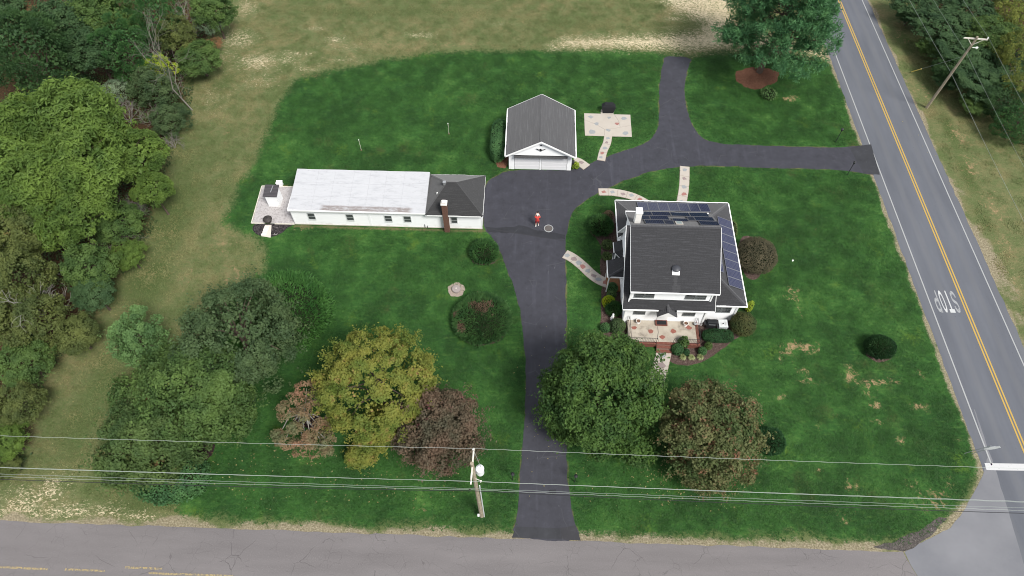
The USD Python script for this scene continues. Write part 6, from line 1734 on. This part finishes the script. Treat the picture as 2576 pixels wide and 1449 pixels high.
L_("dark_broadleaf", "broadleaf_tree", "low dark shrub at the wood's edge nearest the top of the main road", 2288, 40, 1.4, 34, 114)
L_("green_broadleaf", "broadleaf_tree", "low green shrub at the wood's edge below the left wire", 2345, 118, 1.4, 36, 115)
L_("dark_broadleaf", "broadleaf_tree", "low dark shrub at the wood's edge above the dry verge", 2385, 200, 1.2, 34, 116)
L_("green_broadleaf", "broadleaf_tree", "low green shrub at the wood's edge right of the pole's foot", 2455, 262, 1.3, 36, 117)
# bare and dead trees of the wood
bare_tree("bare_tree", "tall leafless grey tree at the wood's edge by the sandy field", 484, 277, 11.0, .085, 31, 7, .50, .13, lean=(-.28, -.05), frac=.30)
bare_tree("bare_shrub", "pale leafless thicket left of the tall bare tree", 330, 310, 3.6, .05, 32, 5, .62, .08, multi=5, frac=.30, cat="shrub")
bare_tree("bare_shrub", "whitish leafless shrub under the blue-grey shrub", 395, 320, 3.4, .05, 33, 5, .55, .12, multi=4, frac=.30, cat="shrub")
bare_tree("bare_shrub", "brown leafless thicket at the edge of the field strip", 345, 545, 3.2, .045, 34, 5, .65, .05, multi=7, frac=.32, cat="shrub", mat="bark_grey")
bare_tree("bare_shrub", "grey leafless branches over red leaf litter", 440, 372, 2.2, .04, 35, 5, .65, .05, multi=4, frac=.32, cat="shrub")
bare_tree("bare_shrub", "grey drooping bare branches below the brown thicket", 305, 600, 3.2, .05, 36, 5, .6, .0, multi=4, frac=.32, cat="shrub")
bare_tree("dead_tree", "bleached white dead tree among olive bushes", 150, 690, 6.0, .09, 37, 5, .6, .05, lean=(-.1, -.1), mat="bark_pale", frac=.42)
bare_tree("dead_tree", "forked white dead tree over the lower olive bush", 95, 860, 6.5, .10, 38, 5, .55, .08, lean=(0, .1), mat="bark_pale", frac=.46)
bare_tree("dead_tree", "pale dead branches leaning toward the young tree", 150, 850, 6.0, .08, 39, 5, .5, .05, lean=(.25, .1), mat="bark_pale", frac=.44)
bare_tree("bare_tree", "thin bare branches among the cedars at the top", 500, 90, 6.0, .07, 40, 5, .5, .05, multi=3, frac=.3)
bare_tree("bare_tree", "pale bare branches among the golden leaves at right", 2572, 205, 8.0, .10, 41, 5, .6, .06, lean=(-.15, .1), multi=2, mat="bark_grey", frac=.34)

# undergrowth along the wood's edge: uncountable, one object
def scatter_in(poly, n, seed):
    r = np.random.default_rng(seed); p = np.asarray(poly); lo, hi = p.min(0), p.max(0); q = r.uniform(lo, hi, (n * 4, 2)); q = q[inside(q, p)]
    return q[:n], r


ug = MB()
for poly, n, sd in ((woods_px, 46000, 81), (woods_r_px, 12000, 82)):
    pw = px(poly); pw = np.clip(pw, [-75, 0], [75, 88]); q, r = scatter_in(pw, n, sd)
    hgt_ = 1.5 * meshkit.fbm(np.c_[q * .45, np.zeros(len(q))], 3, 5) ** 1.6
    den = meshkit.noise(np.c_[q * .35, np.ones(len(q))], 9) > .38
    q, hgt_ = q[den], hgt_[den]
    nn = r.normal(size=(len(q), 3)) * .6 + [0, 0, 1]
    leaf_mesh(ug, np.c_[q, hgt_ * r.uniform(.3, 1.1, len(q))], nn, .24, r, .6)
tag(stage.GetPrimAtPath(ug.build("undergrowth", F["under"])), "low tangled green undergrowth on the wood floors", "undergrowth", kind="stuff")
# fallen leaves
fl = MB()
for pts, n, sd in (([(880, 1180), (1200, 1180), (1180, 1250), (900, 1270)], 60, 1), ([(690, 1080), (860, 1090), (1000, 1250), (600, 1290), (560, 1180)], 90, 2), ([(1600, 1150), (1740, 1160), (1760, 1260), (1640, 1280)], 110, 3), ([(1440, 1150), (1900, 1230), (1880, 1290), (1450, 1280)], 60, 4),
                   ([(350, 560), (470, 560), (420, 720), (270, 900), (120, 1150), (90, 1100)], 150, 5), ([(2230, 250), (2560, 600), (2560, 760), (2440, 560)], 40, 6), ([(1290, 900), (1420, 700), (1420, 1250), (1310, 1250)], 24, 7), ([(480, 1080), (700, 1050), (640, 1250), (520, 1240)], 60, 8)):
    q, r = scatter_in(px(pts), n, sd)
    leaf_mesh(fl, np.c_[q, np.full(len(q), .03)], r.normal(size=(len(q), 3)) * .15 + [0, 0, 1], .11, r, .7)
tag(stage.GetPrimAtPath(fl.build("fallen_leaves", F["fallen"])), "pale fallen leaves scattered on the grass", "leaves", kind="stuff")

# ------------------------------------------------------------------ utility poles and wires
pb0 = np.array([-2.81, 14.11, 0.0]); pt0 = np.array([-3.0, 14.2, 12.0])
pole = thing("utility_pole", "wooden utility pole with crossarm and transformer by the bottom road", "utility pole", pb0)
MB().tube([pb0, pb0 * .5 + pt0 * .5, pt0], [.17, .145, .12], 10).build("pole", M["wood_pole"], pole)
MB().obox(np.array([-3.06, 13.0, 11.5]), (.10, 0, 0), (.05, 2.35, 0), (0, 0, .12)).build("crossarm", M["crossarm"], pole)
MB().tube([(-3.0, 13.45, 11.5), (-2.98, 14.1, 10.7)], .03, 5).tube([(-3.0, 14.95, 11.5), (-2.98, 14.25, 10.7)], .03, 5).build("brace", M["crossarm"], pole)
for y in (13.12, 15.22):
    MB().lathe([(.03, 0), (.06, .05), (.035, .1), (.06, .14), (.03, .2)], (-3.0, y, 11.62), 8).build("insulator", M["white_trim"], pole)
tc_ = np.array([-2.56, 14.35, 9.75])
tf = MB().lathe([(0, 0), (.24, 0), (.26, .04), (.26, .78), (.28, .80), (.27, .86), (.18, .94), (0, .97)], tc_, 20).build("transformer", plain("transformer_grey", (0.66, 0.68, 0.69), .45, .4, .05), pole, smooth=35)
MB().box(-2.92, -2.76, 14.2, 14.3, 9.9, 10.5).build("bracket", M["grey_metal"], tf)
for dx, dy in ((.1, .06), (-.08, .08)):
    MB().lathe([(.025, 0), (.05, .04), (.03, .08), (.05, .12), (.02, .2)], tc_ + [dx, dy, .92], 8).build("bushing", M["white_trim"], tf)
MB().tube([(-2.9, 14.1, 9.3), (-2.55, 13.95, 9.35)], .025, 5).tube([(-2.55, 13.95, 9.05), (-2.5, 13.9, 9.5)], .05, 7).build("cutout_switch", M["pale_stone"], pole)
MB().tube([pb0 + [.20, -.05, 0], pb0 + [.14, -.05, 7.9]], .045, 7).build("conduit", M["sign_back"], pole)
MB().tube([(-2.95, 14.15, 7.35), (-3.35, 13.95, 7.3)], .03, 5).lathe([(.05, 0), (.07, .06), (.03, .1)], (-3.35, 13.95, 7.25), 8).build("bracket_arm", M["rust_bowl"], pole)
MB().box(-3.1, -2.96, 13.9, 14.05, .5, .8).build("tag_plate", M["white_trim"], pole)
MB().tube([tc_ + [.05, .05, 1.1], (-2.8, 14.9, 11.3), (-3.0, 15.2, 11.8)], .012, 4).build("jumper_lead", M["wire_grey"], pole)


def wire(name, label, y, z, sag, rad, mat, x0=-62, xm=-3.0, x1=62, dzr=0.0, cat="power line"):
    mb = MB()
    pts = []
    for a, b in ((x0, xm), (xm, x1)):
        for t in np.linspace(0, 1, 14)[(1 if b == x1 else 0):]:
            s = 4 * t * (1 - t) * sag
            pts.append((a + (b - a) * t, y, z - s + (dzr * t if b == x1 else 0)))
    tag(stage.GetPrimAtPath(mb.tube(pts, rad, 5).build(name, M[mat])), label, cat, "overhead lines along the bottom road")


wire("power_line", "white overhead wire farthest from the bottom road, on the crossarm's far end", 15.22, 11.85, .45, .009, "wire_white")
wire("power_line", "white overhead wire on the near end of the crossarm", 13.12, 11.82, .40, .009, "wire_white")
wire("power_line", "thin grey-green wire passing just beside the transformer", 14.02, 8.9, .30, .011, "wire_grey", dzr=-.5)
wire("phone_line", "thin pale cable below the transformer", 13.98, 7.45, .25, .010, "wire_grey", cat="cable")
wire("phone_line", "pale cable strung lowest but one on the pole", 13.95, 7.25, .55, .008, "wire_white", cat="cable")
wire("phone_line", "thick black cable hanging lowest over the driveway end", 13.92, 7.12, 1.0, .022, "wire_black", cat="cable")

rb, rt = np.array([45.38, 61.5, 0.0]), np.array([44.75, 60.1, 10.5])
p2 = thing("utility_pole", "leaning wooden utility pole on the dry verge beside the right wood", "utility pole", rb)
MB().tube([rb, rb * .5 + rt * .5, rt], [.16, .135, .11], 10).build("pole", M["wood_pole"], p2)
MB().obox(rt + [-1.15, .15, -.35], (2.3, -.22, 0), (0, .1, 0), (0, 0, .12)).build("crossarm", M["crossarm"], p2)
MB().tube([rt + [-.75, .1, -.3], rt + [-.05, .05, -1.0]], .03, 5).tube([rt + [.75, -.05, -.3], rt + [.02, .05, -1.0]], .03, 5).build("brace", M["crossarm"], p2)
MB().lathe([(.03, 0), (.07, .05), (.04, .1), (.07, .14), (.03, .22)], rt + [1.1, 0, -.22], 8).build("insulator", M["white_trim"], p2)
MB().tube([rt + [.1, -.1, -1.2], rt + [.45, -.2, -1.1]], .04, 6).lathe([(0, 0), (.10, .02), (.11, .18), (.0, .22)], rt + [.5, -.2, -1.25], 10).build("lamp_bracket", M["white_trim"], p2)


def wire2(label, p, sag, rad, mat, cat="power line"):
    pts = []
    for s, e in ((-1, 0), (0, 1)):
        for t in np.linspace(0, 1, 12)[(0 if s < 0 else 1):]:
            u = s + t; y = p[1] - u * 45; x = p[0] + (xc(y) - xc(p[1])) * 1.0 + u * .4
            pts.append((x, y, p[2] - 4 * t * (1 - t) * sag))
    tag(stage.GetPrimAtPath(MB().tube(pts, rad, 5).build("roadside_line", M[mat])), label, cat, "lines along the main road's far side")


wire2("grey wire on the right end of the roadside pole's crossarm", rt + [1.1, 0, -.05], .6, .009, "wire_grey")
wire2("grey wire just right of the roadside pole's upper shaft", rb * .19 + rt * .81 + [-.1, 0, 0], .6, .008, "wire_grey")
wire2("grey cable crossing the middle of the roadside pole", rb * .47 + rt * .53 + [-.12, 0, 0], .5, .012, "wire_grey", "cable")
gy_a, gy_b = rb * .25 + rt * .75, W(2292, 181)
gw_ = thing("guy_wire", "steel guy wire with yellow guard beside the roadside pole", "guy wire", gy_b)
MB().tube([gy_b, gy_a], .012, 4).build("cable", M["wire_grey"], gw_)
u = (gy_a - gy_b); MB().tube([gy_b + u * .0, gy_b + u * .22], .05, 6).build("guard", M["yellow_guard"], gw_)

# ------------------------------------------------------------------ small things
# road sign seen from behind
sg = thing("road_sign", "grey back of a road sign on two metal posts at the corner", "road sign", (36.55, 20.4, 0))
for x, dx in ((36.26, .18), (36.87, .18)):
    MB().obox((x - .03, 20.4, 0), (.06, 0, 0), (0, .04, 0), (dx, -.5, 3.1)).build("post", M["grey_metal"], sg)
o8 = np.array([(-.42, -.25), (-.25, -.55), (.25, -.55), (.42, -.25), (.42, .40), (.25, .55), (-.25, .55), (-.42, .40)])
pv = np.array([[36.72 + a_ + .058 * (b_ + 2.5) , 19.93 - .161 * b_ + .03, 2.5 + b_] for a_, b_ in o8])
MB().slab(pv, .02).build("panel", M["sign_back"], sg)


def lamp_post(x, y, label, h=1.7, head=True):
    b = W(x, y); t = thing("lamp_post", label, "lamp post", b, "black lamp posts at the driveway ends")
    MB().tube([b, b + [0, 0, h]], .035, 7).build("post", M["dark_metal"], t)
    MB().lathe([(.06, 0), (.11, .04), (.12, .24), (.16, .26), (.03, .38), (0, .39)], b + [0, 0, h], 8).build("lantern", M["dark_metal"], t)


lamp_post(2101.5, 358, "black lamp post on the lawn above the driveway's main road end")
lamp_post(2131, 440, "black lamp post on the lawn below the driveway's main road end")
lamp_post(1289.5, 1208, "black lamp post left of the driveway near the wires", 1.3)
lamp_post(1445, 1213, "black lamp post right of the driveway near the wires", 1.3)
for x, y, lb in ((909, 378, "thin pale stake in the lawn behind the white roof, left one"), (1129.5, 337, "thin pale stake in the lawn between garage and outbuilding")):
    b = W(x, y); t = thing("lawn_stake", lb, "stake", b)
    MB().tube([b, b + [0, 0, 1.55]], .022, 5).build("rod", M["crossarm"], t); MB().lathe([(0, 0), (.05, .02), (.05, .07), (0, .09)], b + [0, 0, 1.52], 8).build("cap", M["white_trim"], t)
    MB().lathe([(.10, 0), (.08, .04), (0, .05)], b, 10).build("foot", M["soil"], t)
# covered grill on the patio
q = W(1529, 281); gq = thing("covered_grill", "grill under a black cover on the patio's back pad", "grill", q)
m = trimesh.convex.convex_hull(np.array([[sx * .55, sy * .30, 0.06] for sx in (-1, 1) for sy in (-1, 1)] + [[sx * .72, sy * .32, .55] for sx in (-1, 1) for sy in (-1, 1)] + [[sx * .78, sy * .30, .85] for sx in (-1, 1) for sy in (-1, 1)] + [[sx * .42, sy * .22 + .03, 1.18] for sx in (-1, 1) for sy in (-1, 1)]))
m = m.subdivide().subdivide(); m.vertices += (meshkit.fbm(np.array(m.vertices) * 5, 3, 3)[:, None] - .5) * .06
MB().add(np.array(m.vertices) + q, m.faces).build("cover", M["black_cloth"], gq, smooth=25)
for sx in (-.42, .42):
    for sy in (-.22, .22):
        MB().lathe([(.0, 0), (.05, .01), (.05, .08), (0, .09)], q + [sx, sy, .0], 8).build("wheel", M["dark_metal"], gq)
# grill and air conditioner by the porch
q = W(1785, 822); q[2] = 0; bb = thing("kettle_cart_grill", "black closed barbecue grill between porch and air conditioner", "grill", q)
MB().box(q[0] - .42, q[0] + .42, q[1] - .25, q[1] + .25, .1, .75).build("cabinet", M["dark_metal"], bb)
lid = trimesh.convex.convex_hull(np.array([[sx * .42, sy * .27, .76] for sx in (-1, 1) for sy in (-1, 1)] + [[sx * .42, sy * .2, 1.02] for sx in (-1, 1) for sy in (-1, 1)] + [[sx * .36, sy * .1, 1.1] for sx in (-1, 1) for sy in (-1, 1)]))
lp = MB().add(np.array(lid.vertices) + q, lid.faces).build("lid", M["black_cloth"], bb)
MB().tube([q + [-.3, -.31, .86], q + [.3, -.31, .86]], .018, 6).build("handle", M["grey_metal"], lp)
for sx in (-1, 1):
    MB().box(q[0] + sx * .55 - .13, q[0] + sx * .55 + .13, q[1] - .22, q[1] + .22, .72, .76).build("side_shelf", M["dark_metal"], bb)
q = W(1814, 824); q[2] = 0; ac = thing("air_conditioner", "square white-topped air conditioner against the house wall", "air conditioner", q)
MB().box(q[0] - .38, q[0] + .38, q[1] - .38, q[1] + .38, .03, .72).build("casing", M["sign_back"], ac)
for i in range(8):
    MB().box(q[0] - .385, q[0] + .385, q[1] - .385, q[1] + .385, .1 + i * .075, .12 + i * .075).build("louvre", M["grey_metal"], ac)
tp = Polygon(sbox(q[0] - .40, q[1] - .40, q[0] + .40, q[1] + .40).exterior).difference(shapely.Point(q[0], q[1]).buffer(.28))
MB().prism(tp, .72, .77).build("top", M["sign_back"], ac)
MB().lathe([(.28, .70), (0, .70)], q, 20).build("fan_well", M["wire_grey"], ac)
for rr_ in (.08, .14, .2, .26):
    an = np.linspace(0, 2 * np.pi, 25); MB().tube(np.c_[q[0] + rr_ * np.cos(an), q[1] + rr_ * np.sin(an), np.full(25, .765)], .009, 4, caps=False).build("guard_ring", M["white_trim"], ac)
MB().lathe([(.0, .71), (.07, .71), (.07, .755), (0, .757)], q, 12).build("fan_hub", M["dark_metal"], ac)
# garden statue
q = W(1540, 803); stt = thing("garden_statue", "small white garden statue beside the dark yew, left of the porch", "statue", q)
MB().lathe([(.16, 0), (.17, .06), (.13, .1), (.10, .35), (.13, .5), (.10, .66), (.05, .72), (.09, .8), (.08, .9), (0, .95)], q, 12).build("figure", M["white_trim"], stt, smooth=40)
MB().tube([q + [-.1, -.02, .58], q + [-.2, -.1, .40], q + [-.1, -.16, .42]], .03, 6).build("arm", M["white_trim"], stt)
# round well cap on a gravel disc
q = W(1148, 729); wc = thing("well_cap", "round concrete well cap on a ring of pale gravel in the lawn", "well cap", q)
an = np.linspace(0, 2 * np.pi, 40, endpoint=False); rr_ = .80 + .04 * np.sin(an * 5) + .03 * np.cos(an * 9)
MB().prism(Polygon(np.c_[q[0] + rr_ * np.cos(an), q[1] + rr_ * np.sin(an)]), .0, .03).build("gravel_ring", plain("tan_gravel", (0.26, 0.215, 0.18), .9, .1, .5, 14.0), wc)
MB().lathe([(.42, .03), (.42, .20), (.39, .24), (.0, .27)], q, 24).build("cap", plain("well_concrete", (0.25, 0.215, 0.205), .85, .2, .15, 6.0), wc)
MB().lathe([(.07, .27), (.07, .29), (0, .29)], q, 10).build("plug", M["concrete"], wc)
q = W(1995, 657); sp_ = MB().obox(q + [-.08, -.07, .02], (.12, .06, .02), (-.04, .14, .03), (0, 0, .04))
tag(stage.GetPrimAtPath(sp_.build("white_scrap", M["white_trim"])), "small white scrap lying on the lawn right of the house", "litter")

# ------------------------------------------------------------------ the person on the driveway
import manifold3d as m3
PP = W(1351, 569)


def bones(chains, refine=.035, it=8):
    man = m3.Manifold()
    for a, ra, b, rb_ in chains:
        s1 = m3.Manifold.sphere(ra, 16).translate(tuple(map(float, a))); s2 = m3.Manifold.sphere(rb_, 16).translate(tuple(map(float, b)))
        man = man + m3.Manifold.batch_hull([s1, s2])
    ms = man.refine_to_length(refine).to_mesh(); t = trimesh.Trimesh(ms.vert_properties[:, :3], ms.tri_verts, process=True)
    return trimesh.smoothing.filter_taubin(t, iterations=it)


per = thing("person", "person in red shirt, dark red shorts and white cap holding a black controller", "person", PP)
P_ = lambda x, y, z: np.array([x, y, z])
hipL, hipR = P_(-.10, 0, .92), P_(.10, 0, .92)
knL, knR, anL, anR = P_(-.12, .02, .50), P_(.12, .06, .50), P_(-.13, -.03, .09), P_(.13, .10, .09)
chest, belly, neck, head = P_(0, .02, 1.30), P_(0, .01, 1.05), P_(0, .04, 1.50), P_(0, .08, 1.62)
shL, shR, elL, elR, wrL, wrR = P_(-.20, .02, 1.40), P_(.20, .02, 1.40), P_(-.24, .26, 1.20), P_(.27, .24, 1.20), P_(-.12, .50, 1.30), P_(.14, .50, 1.30)
ch_ = [(hipL, .085, knL, .062), (hipR, .085, knR, .062), (knL, .058, anL, .042), (knR, .058, anR, .042), (anL, .04, anL + [0, .16, -.05], .032), (anR, .04, anR + [0, .16, -.05], .032), (hipL, .10, hipR, .10), (P_(0, 0, .95), .125, belly, .135), (belly, .135, chest, .135),
       (shL, .065, shR, .065), (chest, .13, P_(0, .03, 1.4), .09), (neck, .05, P_(0, .05, 1.56), .052), (head, .088, head + [0, .015, .06], .09), (head + [0, .05, -.06], .05, head, .07), (head + [0, .10, .0], .016, head + [0, .10, .02], .012),
       (head + [-.09, 0, .01], .018, head + [-.09, -.01, .03], .018), (head + [.09, 0, .01], .018, head + [.09, -.01, .03], .018), (shL, .055, elL, .043), (shR, .055, elR, .043), (elL, .042, wrL, .03), (elR, .042, wrR, .03)]
for sx, w_ in ((1, wrL), (-1, wrR)):
    pc = w_ + [sx * .03, .07, .01]; ch_.append((w_, .028, pc, .034)); ch_.append((pc + [0, 0, .02], .022, pc + [0, 0, -.03], .022))
    for k in range(4):
        f0 = pc + [0, .02, .035 - k * .022]; f1 = f0 + [sx * .015, .035 - .004 * abs(k - 1), 0]; f2 = f1 + [sx * .03, .005, 0]
        ch_ += [(f0, .010, f1, .009), (f1, .009, f2, .008)]
    ch_ += [(pc + [0, -.01, .03], .011, pc + [sx * .03, .02, .06], .010), (pc + [sx * .03, .02, .06], .010, pc + [sx * .05, .03, .05], .008)]
bd = bones(ch_, .03)
MB().add(np.array(bd.vertices) + PP, bd.faces).build("body", M["skin"], per, smooth=True)
stt_ = bones([(belly + [0, 0, -.08], .165, chest, .17), (chest, .165, P_(0, .03, 1.41), .10), (shL, .085, shR, .085), (shL, .085, shL * .45 + elL * .55, .075), (shR, .085, shR * .45 + elR * .55, .075)])
MB().add(np.array(stt_.vertices) + PP, stt_.faces).build("shirt", M["red_cloth"], per, smooth=True)
sht = bones([(hipL + [0, 0, .02], .13, knL + [0, 0, .06], .09), (hipR + [0, 0, .02], .13, knR + [0, 0, .06], .09), (hipL, .135, hipR, .135)])
MB().add(np.array(sht.vertices) + PP, sht.faces).build("shorts", M["dark_red_cloth"], per, smooth=True)
cap_ = MB().lathe([(.105, .06), (.108, .10), (.09, .15), (.05, .18), (0, .19)], PP + head, 16)
cap_.add(np.array([(-.09, .04, .065), (.09, .04, .065), (.07, .18, .05), (-.07, .18, .05), (-.09, .04, .08), (.09, .04, .08), (.07, .18, .062), (-.07, .18, .062)]) + PP + head, [[0, 1, 2, 3], [7, 6, 5, 4], [0, 4, 5, 1], [1, 5, 6, 2], [2, 6, 7, 3], [3, 7, 4, 0]])
cap_.build("cap", M["white_cloth"], per, smooth=30)
for k_f, (a_, kn_) in enumerate(((anL, knL), (anR, knR))):
    s_ = bones([(a_, .05, a_ * .62 + kn_ * .38, .055)]); MB().add(np.array(s_.vertices) + PP, s_.faces).build("sock", M["white_cloth"], per, smooth=True)
    f_ = bones([(a_ + [0, -.03, -.045], .045, a_ + [0, .17, -.055], .038)]); MB().add(np.array(f_.vertices) + PP, f_.faces).build("shoe", M["white_cloth"], per, smooth=True)
fc = MB()
for sx in (-.035, .035):
    m = trimesh.creation.icosphere(1, .012); fc.add(m.vertices + PP + head + [sx, .088, .045], m.faces)
m = trimesh.creation.icosphere(1, .014); fc.add(m.vertices * [2, .6, .5] + PP + head + [0, .092, -.045], m.faces)
fc.build("eyes_and_mouth", M["dark_metal"], per)
rc = thing("remote_controller", "black handheld controller held out by the person", "controller", PP + [.0, .58, 1.31])
MB().box(PP[0] - .13, PP[0] + .15, PP[1] + .56, PP[1] + .68, 1.27, 1.31).build("body", M["dark_metal"], rc)
MB().obox(PP + [-.11, .68, 1.31], (.24, 0, 0), (0, .05, .14), (0, -.02, .012)).build("screen", M["glass"], rc)
for sx in (-.05, .07):
    MB().lathe([(.02, 0), (.008, .01), (.012, .035), (0, .04)], PP + [sx, .61, 1.31], 8).build("stick", M["dark_metal"], rc)
